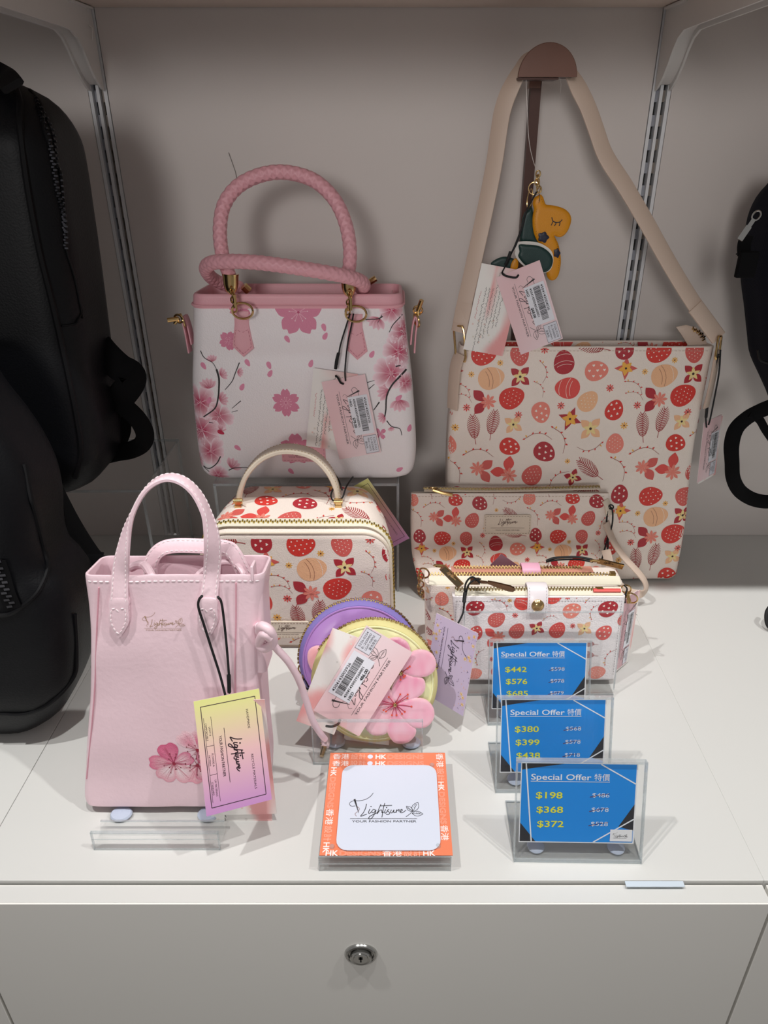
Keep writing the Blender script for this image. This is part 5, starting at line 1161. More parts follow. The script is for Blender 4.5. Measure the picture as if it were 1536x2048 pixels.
W7 = [('e', 403, 418, 25, 125, CRIM, 'hearts'), ('e', 545, 495, 40, 122, ROS, 'dots'), ('e', 680, 570, 60, 118, ROS, 'dots'), ('4', 812, 553, 15, 92, CRIM, LYL), ('e', 950, 565, 60, 122, COR, 'dots'), ('d', 1052, 538, 0, 38, COR), ('4', 1130, 556, 10, 96, PCH, LYL), ('e', 1262, 583, 50, 118, COR, 'hearts'),
      ('e', 722, 375, 70, 130, COR, 'stripes'), ('e', 925, 345, 20, 120, COR, 'brown'), ('e', 1048, 437, 30, 125, PNK, 'hearts'), ('e', 1290, 425, 30, 135, CRIM, 'hearts'), ('d', 1020, 348, 0, 40, COR), ('5', 1105, 320, 0, 80, ROS, YEL), ('4', 570, 310, 0, 80, CRIM, LYL), ('d', 465, 325, 0, 32, YEL), ('d', 632, 370, 0, 30, YEL), ('d', 668, 468, 0, 40, COR),
      ('t', 580, 390, -30, 130), ('t', 380, 330, 30, 120), ('e', 405, 585, 70, 110, COR, 'hearts'), ('l', 540, 610, 0, 120, COR, PNK), ('t', 1190, 350, 30, 110), ('t', 1185, 440, 80, 110), ('t', 1290, 740, 70, 130), ('e', 1215, 850, 15, 118, PNK, 'dots'), ('f', 1150, 655, 80, 110), ('f', 1150, 730, 80, 110), ('d', 1362, 320, 0, 30, YEL), ('d', 510, 760, 0, 36, COR), ('e', 395, 860, 20, 110, PNK, 'dots'), ('t', 420, 740, 80, 120), ('e', 560, 840, 30, 110, COR, 'dots'), ('e', 980, 860, 30, 110, CRIM, 'dots'), ('4', 760, 780, 10, 90, PCH, LYL), ('e', 840, 700, 30, 110, COR, 'dots'), ('t', 900, 480, 20, 90), ('e', 1392, 500, 80, 90, ROS, 'dots'), ('t', 310, 640, 80, 90)]
for m in W7: a, b = C7(m[1], m[2]); draw_motif(pen, m, a, b, ku)
pen.emit('easter_egg_print', PRINT_SOFT, wf, ps, box=(None, None, None, wt-0.001))
s0, s1 = rows[-1][1], rows[-1][2]
z0 = WF.p(s0+0.004, wt+0.006, -0.0075); z1 = WF.p(s1-0.030, wt+0.006, -0.0075)
mb = MB(); zz = [WF.p(s0+0.003+(s1-s0-0.006)*k/20, wt+0.0035, -0.0065) for k in range(21)]; ribbon(mb, zz, 0.011, 0.0022, WF.y*0.9+WF.n*0.45); mb.build('zip_tape', TAPE, wf)
mb = MB(); zipteeth(mb, [z0.lerp(z1, k/40) for k in range(41)], WF.y*0.9+WF.n*0.45, 0.0032, 0.0017, 0.0009); mb.box(Frame(z1, WF.x, WF.y), 0, 0.007, -0.0018, 0.0012, -0.0025, 0.003); mb.build('zipper_teeth', BRASS, wf, smooth=False)['kind'] = 'stuff'
mb = MB(); ribbon(mb, [WF.p(s1-0.034+0.029*k/6, wt+0.0055, -0.0045) for k in range(7)], 0.004, 0.0026, WF.y*0.9+WF.n*0.45); mb.build('red_printed_edge', mat('red_edge', '#e35a55', 0.5), wf)
pth = [[ps(s0+0.004, 0.008+(wt-0.012)*k/20, 0.0001) for k in range(21)], [ps(s0+0.004+(s1-s0-0.008)*k/40, wt-0.0045, 0.0001) for k in range(41)], [ps(s1-0.004, wt-0.004-(wt-0.012)*k/20, 0.0001) for k in range(21)]]
mb = MB()
for q in pth: stitches([p for p in q if p], WF.n, None, None, 0.0018, 0.0014, 0.0005, 0.0004, mb=mb)
mb.build('stitching', mat('grey_thread2', '#a9a6a8', 0.7), wf, smooth=False)['kind'] = 'stuff'
a, b = WF.px(1077, 1165); a2, b2 = WF.px(1077, 1220)
mb = MB(); inf = ribbon(mb, smooth_pts([WF.p(a, wt-0.002, -0.018), WF.p(a, wt+0.008, -0.0165), WF.p(a, wt+0.0105, -0.009), WF.p(a, wt+0.008, -0.001), WF.p(a, wt-0.002, 0.0030), WF.p(a, b2+0.006, 0.0036), WF.p(a, b2-0.0005, 0.0036)], 5), 0.0215, 0.0024, lambda f: WF.y*(1-min(1, f*2.0))+WF.n*(min(1, f*1.9)-0.25 if f < 0.4 else 1.0)); mb.build('snap_strap', mat('pearl_leather', '#f6eef2', 0.35, coat=0.2), wf)
strap_stitch(inf[14:], 0.0018, 0.0024, mat('grey_thread2', '#a9a6a8', 0.7), wf, ln=0.0018, gap=0.0014, w=0.0005)
sc = WF.px(1077, 1207); f = Frame(WF.p(a, sc[1], 0.005), WF.x, WF.y); mb = MB(); mb.grid(lathe(f, [(0.0068, -0.001), (0.0068, 0.0003), (0.0062, 0.0010), (0.0056, 0.0010), (0.0048, 0.0020), (0.003, 0.0027), (0.0001, 0.0029)], 28), True, 0, True); mb.build('snap_button', GOLD, wf)
mb = MB(); ol = []; p0 = P(975, 1164, .636); p1 = P(1030, 1180, .628); fP = Frame(p0, p1-p0, Vector((0, -0.25, 1))); L = (p1-p0).length
mb = MB(); pts_ = [(L*0.0, -0.0016), (L*0.3, -0.0030), (L*0.8, -0.0040), (L*0.95, -0.0030), (L, 0), (L*0.95, 0.0030), (L*0.8, 0.0040), (L*0.3, 0.0030), (0, 0.0016)]
mb.grid([[fP.p(a_, b_, h) for a_, b_ in pts_] for h in (-0.001, 0.001)], True, 0, True, True); ring(mb, P(963, 1164, .638), (0.1, 0.7, 0.7), 0.0065, 0.001, 18, 0, 0.6, Vector((1, 0, 0))); mb.box(Frame(P(948, 1163, .64), (1, 0, 0), (0, 0, 1)), -0.004, 0.006, -0.002, 0.003, -0.003, 0.003); mb.build('zip_pull', mat('bronze_metal', '#8a6a52', 0.25, 1.0), wf, smooth=False)
# clear pocket stand
st = thing('acrylic_stand', 'clear acrylic pocket stand holding the egg print wallets', 'acrylic stand', (0.15, 0.63, ZW))
SF = WF.off(0.0135); a, b = SF.px(928, 1222); a2, b2 = SF.px(1246, 1222); xl, xr, zt = a, a2, b
mb = MB(); mb.box(SF, xl, xr, -0.004, zt, 0, 0.002); mb.build('front_panel', A_CLEAR, st, smooth=False)
mb = MB(); mb.box(E0, SF.o.x+xl, SF.o.x+xr, 0.607, 0.72, 0.0, 0.0022); mb.build('base_plate', A_CLEAR, st, smooth=False)
mb = MB(); mb.box(SF, xl, xr, zt-0.0014, zt+0.0002, -0.0001, 0.0022); mb.box(SF, xl-0.0001, xl+0.001, 0, zt, -0.0001, 0.0021); mb.box(SF, xr-0.001, xr+0.0001, 0, zt, -0.0001, 0.0021)
mb.box(E0, SF.o.x+xl, SF.o.x+xr, 0.606, 0.6075, 0, 0.0024); mb.box(E0, SF.o.x+xl, SF.o.x+xr, 0.719, 0.7205, 0, 0.0024); mb.build('polished_edge', A_EDGE, st, smooth=False)
# tags of the wallets
ht = thing('hang_tag', 'lilac floral tag on black cord hanging at the left of the snap wallet', 'tag', P(912, 1250, .60))
LF = lean(P(900, 1427, .574).x, 0.574, 0.0, R(14)); LF = Frame(PZ(915, 1432, 0.004), LF.x, LF.y)
f_, L_, H_ = solve_tag((873, 1226), (847, 1385), (956, 1267), 0.606, 0.6); hang_tag('lilac_card', None, f_, (0, 0), (L_, 0), (0, H_), lilac_front, ht)
mb = MB(); cord(mb, [P(960, 1166, .634), P(945, 1154, .634), P(932, 1166, .632), P(929, 1190, .63), P(926, 1225, .618), P(912, 1254, .608)], 0.0010); cord(mb, [P(962, 1158, .634), P(948, 1160, .634), P(936, 1172, .632), P(931, 1195, .63), P(927, 1215, .62)], 0.0010); cord(mb, [P(930, 1185, .629), P(928, 1205, .622)], 0.0019); mb.build('black_cord', BLACKC, ht)
ht = thing('hang_tag', 'pink tag seen nearly edge-on at the right side of the snap wallet', 'tag', P(1250, 1280, .63))
o0 = P(1248, 1200, .645); xx = Vector((math.cos(R(46)), math.sin(R(46)), -0.02)).normalized(); f = Frame(o0, Vector((0.0, -0.08, -1)), xx); f = Frame(o0, Vector((-0.02, -0.10, -1)), xx)
hang_tag('pink_card', None, f, (0, 0), (0.094, 0), (0, 0.032), lambda p, L, H: pink_front(p, L, H, '$442.00', '4504143001126', ['5226-0102', 'B-20000', 'CREAM', '米色'], seed=22, base=('#d9aeb6', '#cf9fa9')), ht)
f = Frame(o0+Vector((0.004, 0.004, -0.002)), Vector((-0.02, -0.10, -1)), xx); hang_tag('back_card', None, f, (0, 0), (0.094, 0), (0, 0.032), lambda p, L, H: white_back(p, L, H, 9, txt=False), ht)
mb = MB(); cord(mb, [P(1248, 1170, .652), P(1254, 1178, .65), P(1250, 1192, .648), P(1250, 1206, .646)], 0.0009); mb.build('black_cord', BLACKC, ht)

# ================================================================ pale pink mini tote on its stand
PF = lean(-0.159, 0.4515, 0.0065, R(9))
pk = thing('mini_tote', 'pale pink leather mini tote with two upright handles and a cherry flower print', 'handbag', (-0.16, 0.47, ZW))
rows = [rowpx(PF, *q) for q in [(1621, 172, 505, -0.050, -0.004), (1616, 166, 522, -0.054, -0.001), (1600, 164, 530, -0.056, 0), (1560, 165, 530, -0.056, 0), (1480, 170, 522, -0.056, 0), (1380, 175, 516, -0.055, 0), (1290, 177, 516, -0.052, 0), (1220, 172, 520, -0.048, 0), (1165, 166, 527, -0.044, 0), (1154, 165, 528, -0.043, 0)]]; pt = rows[-1][0]; rows = rows_fix(rows)
def pd(s, t, f):
    h = 0.0012*noise.noise(Vector((s*26, t*9, 2)))+0.0022*noise.noise(Vector((s*8, t*22, 5)))*(1 if abs(s) > 0.045 else 0.4)
    h -= 0.003*math.exp(-((s-0.062)/0.006)**2)*math.exp(-((t-0.14)/0.06)**2) if f > 0 else 0
    return h
rg = bag_body(PF, rows, 0.008, 64, 0.002, 0.0, 9, 2, pd, nS=44)
rg2 = rg + [insetr(rg[-1], PF, 0.0004, 0.0014), insetr(rg[-1], PF, 0.0014, 0.0018), insetr(rg[-1], PF, 0.0024, 0.0014), insetr(rg[-1], PF, 0.0028, 0), insetr(rg[-1], PF, 0.0034, -0.03), insetr(rg[-1], PF, 0.004, -0.09)]
mb = MB(); mb.grid(rg2, True, 0, True, True); body = mb.build('bag_body', PINK_BAG, pk); ps = onto(PF, body)
def C4(x, y): return PF.px(140+x/2.561, 920+y/2.561)
s0, s1 = rows[-1][1], rows[-1][2]
pth = [ps(s0+0.004+(s1-s0-0.008)*k/60, pt-0.0035, 0.0001) for k in range(61)]; stitches([p for p in pth if p], PF.n, PINK_ST, pk, 0.0030, 0.0018)
for l in ([(150, 650), (138, 900), (128, 1150), (110, 1400), (82, 1640), (72, 1790)], [(850, 630), (850, 850), (846, 1050), (848, 1190)]):
    q = [ps(*C4(*p), 0.0004) for p in l]; mb = MB(); mb.tube(smooth_pts([p for p in q if p], 8), 0.0006, 5); mb.build('seam', mat('seam_pink', '#d9a0ae', 0.5), pk)
# printed logo and watercolour flowers
pen = Pen(); a, b = C4(383, 858); a2, b2 = C4(575, 858); logo(pen, a, b, (a2-a)/0.92, '#a98a6a', 1, 1.1)
def wflower(x, y, r, specs, seed):
    rnd = random.Random(seed); x, y = C4(x, y); r *= 0.63/1450/2.561
    for i, (ang, L, w, c0, c1) in enumerate(specs):
        pen.rot(x, y, ang); L *= r; w *= r
        pts = [(0, 0), (L*0.25, w*0.55), (L*0.55, w*0.95), (L*0.82, w*0.95), (L*0.99, w*0.5), (L*0.95, 0), (L*1.0, -w*0.5), (L*0.82, -w*0.95), (L*0.55, -w*0.95), (L*0.25, -w*0.5)]
        pts = [(p.x, p.y) for p in smooth_pts([(p[0], p[1], 0) for p in pts], 3, True)]
        pen.poly(pts, c1, 1+0.15*i, c0, (L*0.35, 0), rings=5, pw=1.4)
        for q in range(4): bb = rnd.uniform(-0.35, 0.35); pen.line([(L*0.1, 0), (L*0.5, L*0.3*bb), (L*0.85, L*0.5*bb)], r*0.018, mixc(c1, '#c2506e', 0.4), 2.3, r*0.005)
        pen.pop()
    for k in range(12):
        a = rnd.uniform(0, 360); pen.rot(x, y, a); d = r*rnd.uniform(0.25, 0.5); pen.line([(0, 0), (d, 0)], r*0.02, '#a02446', 2.6, r*0.01); pen.disc(d, 0, r*0.03, '#8e3040', 2.7, 6); pen.pop()
    pen.disc(x, y, r*0.08, '#a0203f', 2.7, 8)
LP, DP, WP = '#f7d3db', '#e26f93', '#fbe9ed'
wflower(655, 1480, 118, [(80, 1.0, 0.38, DP, LP), (130, 1.1, 0.4, '#ee9ab2', LP), (20, 0.9, 0.35, '#e8809f', WP), (-60, 0.8, 0.35, LP, DP)], 3)
wflower(655, 1560, 130, [(200, 0.75, 0.3, WP, LP), (250, 0.9, 0.38, '#fbe1e6', '#ee9db0'), (300, 0.7, 0.4, LP, '#e88aa4')], 4)
wflower(535, 1550, 128, [(105, 1.0, 0.42, '#ec86a6', '#d9638a'), (175, 1.0, 0.36, '#f6c4d0', '#e06f92'), (235, 0.98, 0.42, WP, '#e9a0b2'), (305, 1.02, 0.42, WP, '#eda9b8'), (25, 0.85, 0.32, '#f7d6de', '#dd7698')], 5)
pen.emit('flower_print_and_logo', PRINT_SOFT, pk, ps)
# handles
def phandle(pts, wdt, th, fa, nm='handle'):
    mb = MB(); inf = ribbon(mb, pts, wdt, th, fa); mb.build(nm, PINK_BAG, pk); return inf
hl = [(241, 1212, .476), (242, 1190, .478), (243, 1150, .4835), (247, 1100, .488), (258, 1050, .492), (279, 1000, .496), (305, 968, .498), (337, 955, .499), (370, 965, .498), (398, 995, .496), (417, 1040, .492), (425, 1090, .488), (424, 1150, .4835), (420, 1190, .478), (418, 1212, .476)]
hq = [P(*p) for p in hl]; 
for i in (0, 1, 2, -1, -2, -3):
    s_, t_ = PF.px(hl[i][0], hl[i][1]); z = ps(s_, t_, 0.0024); hq[i] = z or PF.p(s_, t_, 0.004)
hpts = smooth_pts(hq, 8); hc = (P(240, 1150, .49)+P(424, 1150, .49))/2
def hface(f):
    p = hpts[min(len(hpts)-1, int(f*(len(hpts)-1)))]; up = max(0, (p.z-hc.z)/0.055); k = min(1, up)
    rad = (p-hc).normalized(); return PF.n*(1-k*0.98)+rad*k
inf = phandle(hpts, lambda f: 0.0135 if 0.1 < f < 0.9 else 0.0135+0.0035*(0.1-min(f, 1-f))/0.1, 0.0034, hface); strap_stitch(inf[6:-6], 0.0018, 0.0034, PINK_ST, pk, ln=0.0026, gap=0.0017)
for cxp in (240, 417):
    ol = []
    for dx, dy in [(-17, 1195), (-19, 1215), (-20, 1240), (-12, 1258), (0, 1272), (12, 1258), (20, 1240), (19, 1215), (17, 1195)]: ol.append(PF.px(cxp+dx+(0), dy, 0.002))
    zq = ps(*PF.px(cxp, 1230), 0); base = (zq-PF.o).dot(PF.n)
    puff(PF.off(base-0.0008), [(p.x, p.y) for p in smooth_pts([(*q, 0) for q in ol], 3, True)], 0.0055, 0.0006, 0.003, 0.003, 'handle_end', PINK_BAG, pk)
    c = PF.px(cxp, 1235, 0.002); h = base-0.0008+0.0062
    path = [PF.p(*PF.px(cxp+dx, dy, 0.002), h) for dx, dy in [(0, 1219), (-6, 1213), (-13, 1214), (-15, 1225), (-14, 1240), (-9, 1252), (0, 1263), (9, 1252), (14, 1240), (15, 1225), (13, 1214), (6, 1213), (0, 1219)]]
    stitches(smooth_pts(path, 3), PF.n, PINK_ST, pk, 0.0024, 0.0016)
# rear handle and inner drawstring
rl = [(300, 1160, .520), (303, 1125, .524), (318, 1102, .527), (345, 1092, .528), (400, 1092, .526), (450, 1095, .520), (468, 1108, .514), (490, 1150, .510)]
rp = smooth_pts([P(*p) for p in rl], 8); inf = phandle(rp, 0.0125, 0.0032, lambda f: PF.n*0.8+Vector((0, 0, 0.5))); strap_stitch(inf, 0.0018, 0.0032, PINK_ST, pk, ln=0.0026, gap=0.0017)
mb = MB(); cord(mb, [P(262, 1136, .51), P(276, 1130, .508), P(290, 1132, .50), P(302, 1150, .492), P(306, 1162, .49)], 0.0036, 10); mb.build('drawstring', PINK_BAG, pk)
mb = MB(); cord(mb, [P(388, 1160, .50), P(405, 1142, .505), P(440, 1126, .512), P(470, 1128, .512), P(486, 1146, .505), P(490, 1158, .50)], 0.0026, 10); mb.build('drawstring', PINK_BAG, pk)
mb = MB(); f = Frame(P(505, 1150, .49), PF.x, PF.y); mb.box(f, -0.0008, 0.0016, -0.004, 0.009, -0.010, 0.004); o = mb.build('gusset_fold', PINK_BAG, pk); bb = o.modifiers.new('b', 'BEVEL'); bb.width = 0.0007; bb.segments = 2
# knotted side strap ending in a gold clasp
mb = MB(); kn = [(514, 1248, .482), (524, 1262, .478), (538, 1280, .474), (556, 1300, .474), (578, 1325, .474), (598, 1360, .474), (612, 1400, .474), (625, 1440, .474), (640, 1466, .478), (650, 1478, .486)]
kp = smooth_pts([P(*p) for p in kn], 8)
for p in kp: p.z = max(p.z, ZW+0.006)
mb.tube(kp, lambda f: 0.0034-0.0006*f, 12); mb.build('side_strap', PINK_BAG, pk)
mb = MB(); c = P(531, 1276, .470); mb.tube(smooth_pts([P(519, 1262, .476), P(524, 1252, .468), P(540, 1262, .464), P(546, 1284, .468), P(530, 1296, .470), P(519, 1288, .474), P(528, 1268, .464), P(542, 1276, .464)], 6), 0.0040, 12); mb.build('strap_knot', PINK_BAG, pk)
mb = MB(); e = PZ(652, 1475, 0.010); mb.tube([PZ(645, 1462, 0.012), PZ(650, 1472, 0.010), PZ(652, 1484, 0.008), PZ(650, 1494, 0.006)], lambda f: 0.0040*(1-0.5*f)+0.002, 12); mb.build('leather_end', PINK_BAG, pk)
mb = MB(); g0, g1 = PZ(650, 1488, 0.0065), PZ(643, 1512, 0.0040); mb.tube([g0, g0.lerp(g1, .3), g0.lerp(g1, .7), g1], lambda f: 0.0030-0.001*f, 12); ring(mb, g0, (0.2, 0.3, 1), 0.0042, 0.0008, 14); mb.build('gold_clasp', GOLD, pk)
# stand: easel plate, front channel
st = thing('acrylic_stand', 'clear acrylic easel stand with a front channel under the pale pink mini tote', 'acrylic stand', (-0.165, 0.44, ZW))
xa, xb = PZ(188, 1700).x, PZ(441, 1700).x; ya = PZ(300, 1700).y
mb = MB(); mb.box(E0, xa, xb, ya, 0.52, 0.0, 0.0022); mb.build('base_plate', A_CLEAR, st, smooth=False)
lf = Frame((xa, ya, ZW), (1, 0, 0), (0, 0.05, 1)); wl = xb-xa
mb = MB(); mb.box(lf, 0, wl, 0, 0.0205, -0.002, 0); mb.build('front_lip', A_CLEAR, st, smooth=False)
mb = MB(); f2 = Frame((xa, ya+0.014, ZW), (1, 0, 0), (0, 0.6, 1)); mb.box(f2, 0, wl, 0.001, 0.013, -0.002, 0); mb.build('rear_channel', A_CLEAR, st, smooth=False)
mb = MB(); mb.box(lf, 0, wl, 0.0193, 0.0207, -0.0022, 0.0002); mb.box(lf, 0, wl, -0.0, 0.0013, -0.001, 0.0003); mb.box(lf, 0, wl, 0.0125, 0.0130, -0.0001, 0.0002)
for q in (0, wl-0.001): mb.box(lf, q, q+0.001, 0, 0.0205, -0.0021, 0.0002)
mb.box(f2, 0, wl, 0.0120, 0.0132, -0.0021, 0.0002); mb.build('polished_edge', A_EDGE, st, smooth=False)
mb = MB(); mb.box(Frame((xa+0.01, 0.468, ZW+0.002), (1, 0, 0), (0, 0.155, 1)), 0, wl-0.02, 0, 0.15, -0.040, -0.038); mb.build('easel_plate', A_CLEAR, st, smooth=False) if False else None
def tack(x, y, par, r=0.008, sx=1.2):
    c = PZ(x, y, 0.0022); f = Frame(c, (1, 0, 0), (0, 1, 0)); mb = MB(); mb.grid(lathe(f, [(r, 0), (r*1.02, 0.001), (r*0.9, 0.0024), (r*0.5, 0.003), (0.0001, 0.0031)], 20, sx), True, 0, True); mb.build('mounting_putty', TK, par)
tack(243, 1629, st); tack(417, 1629, st)
# its tags
ht = thing('hang_tag', 'yellow to purple tag over white cards in front of the pale pink mini tote', 'tag', P(460, 1450, .435))
ft, O, X, Y = tag_pts(PF, (400, 1395), (425, 1640), (538, 1355), 0.010)
Oq = tag_pts(PF, (400, 1420), (418, 1648), (528, 1395), 0.006)[1:]
hang_tag('white_card', None, PF.off(0.006), *[tag_pts(PF, *((402, 1420), (424, 1652), (530, 1398)), 0.006)[k] for k in (1, 2, 3)], wb(15), ht)
hang_tag('pink_card', None, PF.off(0.0085), *[tag_pts(PF, *((412, 1402), (443, 1630), (528, 1385)), 0.0085)[k] for k in (1, 2, 3)], lambda p, L, H: white_back(p, L, H, 21, txt=False), ht)
f_, L_, H_ = solve_tag((387, 1403), (413, 1633), (518, 1377), 0.447, 0.58); hang_tag('gradient_card', None, f_, (0, 0), (L_, 0), (0, H_), gradient_front, ht)
ft, O, X, Y = tag_pts(PF, (500, 1470), (502, 1618), (557, 1598), 0.004)
mb = MB(); Q = PF.off(0.010)
cord(mb, [Q.w(456, 1411, 0.004), Q.w(452, 1396, 0.004), Q.w(440, 1350), Q.w(424, 1300), Q.w(408, 1250), Q.w(397, 1215), Q.w(398, 1200, 0.001), P(404, 1192, .468)], 0.0011)
cord(mb, [P(436, 1194, .468), Q.w(443, 1206, 0.001), Q.w(449, 1250), Q.w(454, 1300), Q.w(458, 1352), Q.w(459, 1386)], 0.0011); cord(mb, [Q.w(457.5, 1350), Q.w(458.5, 1384)], 0.0018)
ring(mb, Q.w(457, 1410, 0.003), PF.n, 0.0012, 0.0006, 10); mb.build('black_cord', BLACKC, ht)

# ================================================================ round coin purses
def round_purse(fr, R_, mf, mz, mtape, th, label, nm='coin_purse', zipang=(-25, 185)):
    t = thing(nm, label, 'coin purse', fr.p(0, -R_, 0), None)
    prof = [(0.0001, th/2+0.0026), (R_*0.35, th/2+0.0024), (R_*0.7, th/2+0.0015), (R_*0.86, th/2+0.0005), (R_*0.91, th/2-0.0004)]
    mb = MB(); mb.grid(lathe(fr, prof, 72), True); 
    mb.grid(lathe(fr, [(0.0001, -th/2-0.001), (R_*0.7, -th/2-0.0006), (R_*0.91, -th/2+0.0004)], 72), True); b = mb.build('purse_face', mf, t)
    mb = MB(); mb.grid(lathe(fr, [(R_*0.90, th/2-0.0006), (R_*0.94, th/2-0.0002), (R_*0.985, th/2-0.003), (R_, th/2-0.006), (R_, -th/2+0.004), (R_*0.97, -th/2+0.001), (R_*0.9, -th/2)], 90), True); mb.build('zip_gusset', mtape, t)
    mb = MB(); mb.tube([fr.p(R_*0.915*math.cos(a), R_*0.915*math.sin(a), th/2-0.0002) for a in [2*PI*k/72 for k in range(72)]], 0.0011, 6, 0, True); mb.build('piping', mf, t)
    a0, a1 = R(zipang[0]), R(zipang[1]); zp = [fr.p((R_+0.0008)*math.cos(a0+(a1-a0)*k/90), (R_+0.0008)*math.sin(a0+(a1-a0)*k/90), 0.0012) for k in range(91)]
    mb = MB(); zipteeth(mb, zp, lambda f, p: (p-fr.o), 0.0038, 0.0023, 0.0010); mb.build('zipper_teeth', BRASS, t, smooth=False)['kind'] = 'stuff'
    return t
UF0 = lean(0.0, 0.566, 0.0, R(20)); xq, yq = UF0.px(720, 1328); RP = 0.0625
UF = Frame(UF0.p(xq, RP+0.007, 0), UF0.x, UF0.y)
PURP = mat('purple_leather', '#b487d0', 0.35, coat=0.1); PTAPE = mat('purple_zip_tape', '#9484d0', 0.8, bump=('wave', 1200, 0.4))
LEM = mat('lemon_leather', '#eff0bb', 0.4, coat=0.05); LTAPE = mat('lemon_zip_tape', '#f0e6a2', 0.8, bump=('wave', 1200, 0.4)); 
pu = round_purse(UF, RP, PURP, None, PTAPE, 0.020, 'round purple coin purse, half hidden behind the lemon yellow one')
VF0 = lean(0.0, 0.533, 0.0, R(20)); xq, yq = VF0.px(749, 1362); RV = 0.0625
VF = Frame(VF0.p(xq, RV+0.007, 0), VF0.x, VF0.y)
le = round_purse(VF, RV, LEM, None, LTAPE, 0.020, 'round lemon yellow coin purse with pink cherry flower patches, in front of the purple one', zipang=(12, 150))
PT = mat('printed_petal_leather', '#ffffff', 0.4, attr=True)
def C6(fr, x, y, h): return fr.px(560+x/4.042, 1180+y/4.042, h)
def petal(fr, h, ol, cen, par, th=0.0022, seed=0, c0='#e0527f', c1='#eda9c1'):
    pts = [C6(fr, x, y, h) for x, y in ol]; sm = [(p.x, p.y) for p in smooth_pts([(*p, 0) for p in pts], 4, True)]
    A = sum(sm[i][0]*sm[(i+1) % len(sm)][1]-sm[(i+1) % len(sm)][0]*sm[i][1] for i in range(len(sm)))
    if A < 0: sm.reverse()
    c = C6(fr, *cen, h)
    def cf(a, b, d):
        r = math.hypot(a-c[0], b-c[1]); col = mixc(c0, c1, (r/0.026)**0.8)
        n = noise.noise(Vector((a*160+seed, b*60, 1))); col = mixc(col, '#f6d3de', 0.25+0.5*n)
        if d < 0.0014: col = mixc('#f3c2cb', col, 0.15)
        return col
    return puff(fr.off(h), sm, th, 0.0009, 0.003, 0.0018, 'petal', PT, par, colf=cf)
HB = 0.0130
petal(VF, HB, [(868, 410), (900, 385), (960, 380), (1020, 410), (1050, 460), (1055, 520), (1010, 600), (960, 640), (900, 600), (860, 520)], (975, 655), le, seed=1, c0='#d0547f', c1='#df8fae')
petal(VF, HB+0.0012, [(985, 650), (1010, 580), (1050, 510), (1110, 480), (1180, 485), (1235, 520), (1262, 580), (1250, 640), (1200, 685), (1130, 700), (1060, 690)], (975, 655), le, seed=2, c0='#e07aa0', c1='#f0a9bf')
petal(VF, HB+0.0006, [(975, 660), (1060, 680), (1140, 700), (1172, 740), (1170, 800), (1130, 850), (1050, 890), (960, 900), (900, 870), (905, 780)], (985, 670), le, seed=3, c0='#e9649a', c1='#f2b0c6')
petal(VF, HB+0.0006, [(700, 760), (780, 700), (860, 740), (930, 900), (860, 920), (740, 900)], (930, 912), le, seed=4)
petal(VF, HB, [(930, 915), (860, 900), (740, 950), (690, 1020), (688, 1100), (740, 1160), (810, 1168), (870, 1140), (900, 1040)], (930, 912), le, seed=5, c0='#e58fa8', c1='#f0b9c6')
petal(VF, HB+0.0013, [(935, 912), (1020, 880), (1110, 868), (1190, 890), (1240, 950), (1245, 1020), (1210, 1080), (1150, 1110), (1070, 1100), (1000, 1040), (950, 970)], (930, 912), le, seed=6, c0='#e8699c', c1='#f3b3c8')
petal(VF, HB+0.0008, [(930, 915), (970, 980), (1040, 1060), (1095, 1110), (1095, 1160), (1050, 1215), (990, 1235), (925, 1225), (880, 1170), (868, 1120), (885, 1020)], (930, 912), le, seed=7, c0='#e35b93', c1='#f0aac0')
petal(UF, HB, [(330, 450), (270, 455), (230, 490), (225, 560), (250, 630), (300, 690), (370, 700), (460, 640), (450, 500)], (470, 640), pu, seed=8, c0='#e27f8f', c1='#eeaab0')
pen = Pen(); pq = 0.66/1450/4.042
def stamens(cx, cy, lst):
    a, b = C6(VF, cx, cy, HB)
    for (x, y) in lst:
        c, d = C6(VF, x, y, HB); pen.line([(a, b), ((a+c)/2, (b+d)/2+0.0003), (c, d)], 8*pq, '#b0204a', 2, 5*pq); pen.disc(c, d, 9*pq, '#e2543c', 3, 8)
stamens(930, 912, [(880, 850), (972, 828), (1032, 830), (1030, 858), (1062, 926), (1008, 968), (986, 985), (942, 995), (905, 995), (858, 965), (838, 955), (800, 915), (815, 880)])
stamens(978, 660, [(1048, 605), (1030, 620), (1010, 680), (975, 710), (1000, 690)])
pen.emit('printed_stamens', PRINT_FLAT, le, flat(VF, HB+0.0013+0.0022+0.0011))
for (x, y) in ((930, 912), (978, 660)):
    a, b = C6(VF, x, y, HB); f = Frame(VF.p(a, b, HB+0.0046), VF.x, VF.y); mb = MB(); mb.grid(lathe(f, [(0.0022, 0), (0.0022, 0.001), (0.0016, 0.0019), (0.0001, 0.0023)], 16), True, 0, True); mb.build('gold_stud', GOLD, le)
mb = MB(); c = UF.w(602, 1338, 0.006); ring(mb, c, UF.n, 0.0045, 0.0009, 16, 0, 0.6, UF.y); ring(mb, UF.w(606, 1352, 0.006), (1, 0.2, 0), 0.0032, 0.0008, 12); mb.build('zip_slider', GOLD, pu)
mb = MB(); cord(mb, [UF.w(604, 1355, 0.008), UF.w(607, 1368, 0.009), UF.w(613, 1377, 0.010), UF.w(622, 1380, 0.011)], 0.0010); cord(mb, [UF.w(606, 1352, 0.008), UF.w(612, 1362, 0.009), UF.w(618, 1374, 0.010)], 0.001)
tc_ = thing('tag_cord', 'short black cord loop at the left edge of the purple coin purse', 'cord', UF.w(610, 1365, 0.009)); mb.build('cord', BLACKC, tc_)
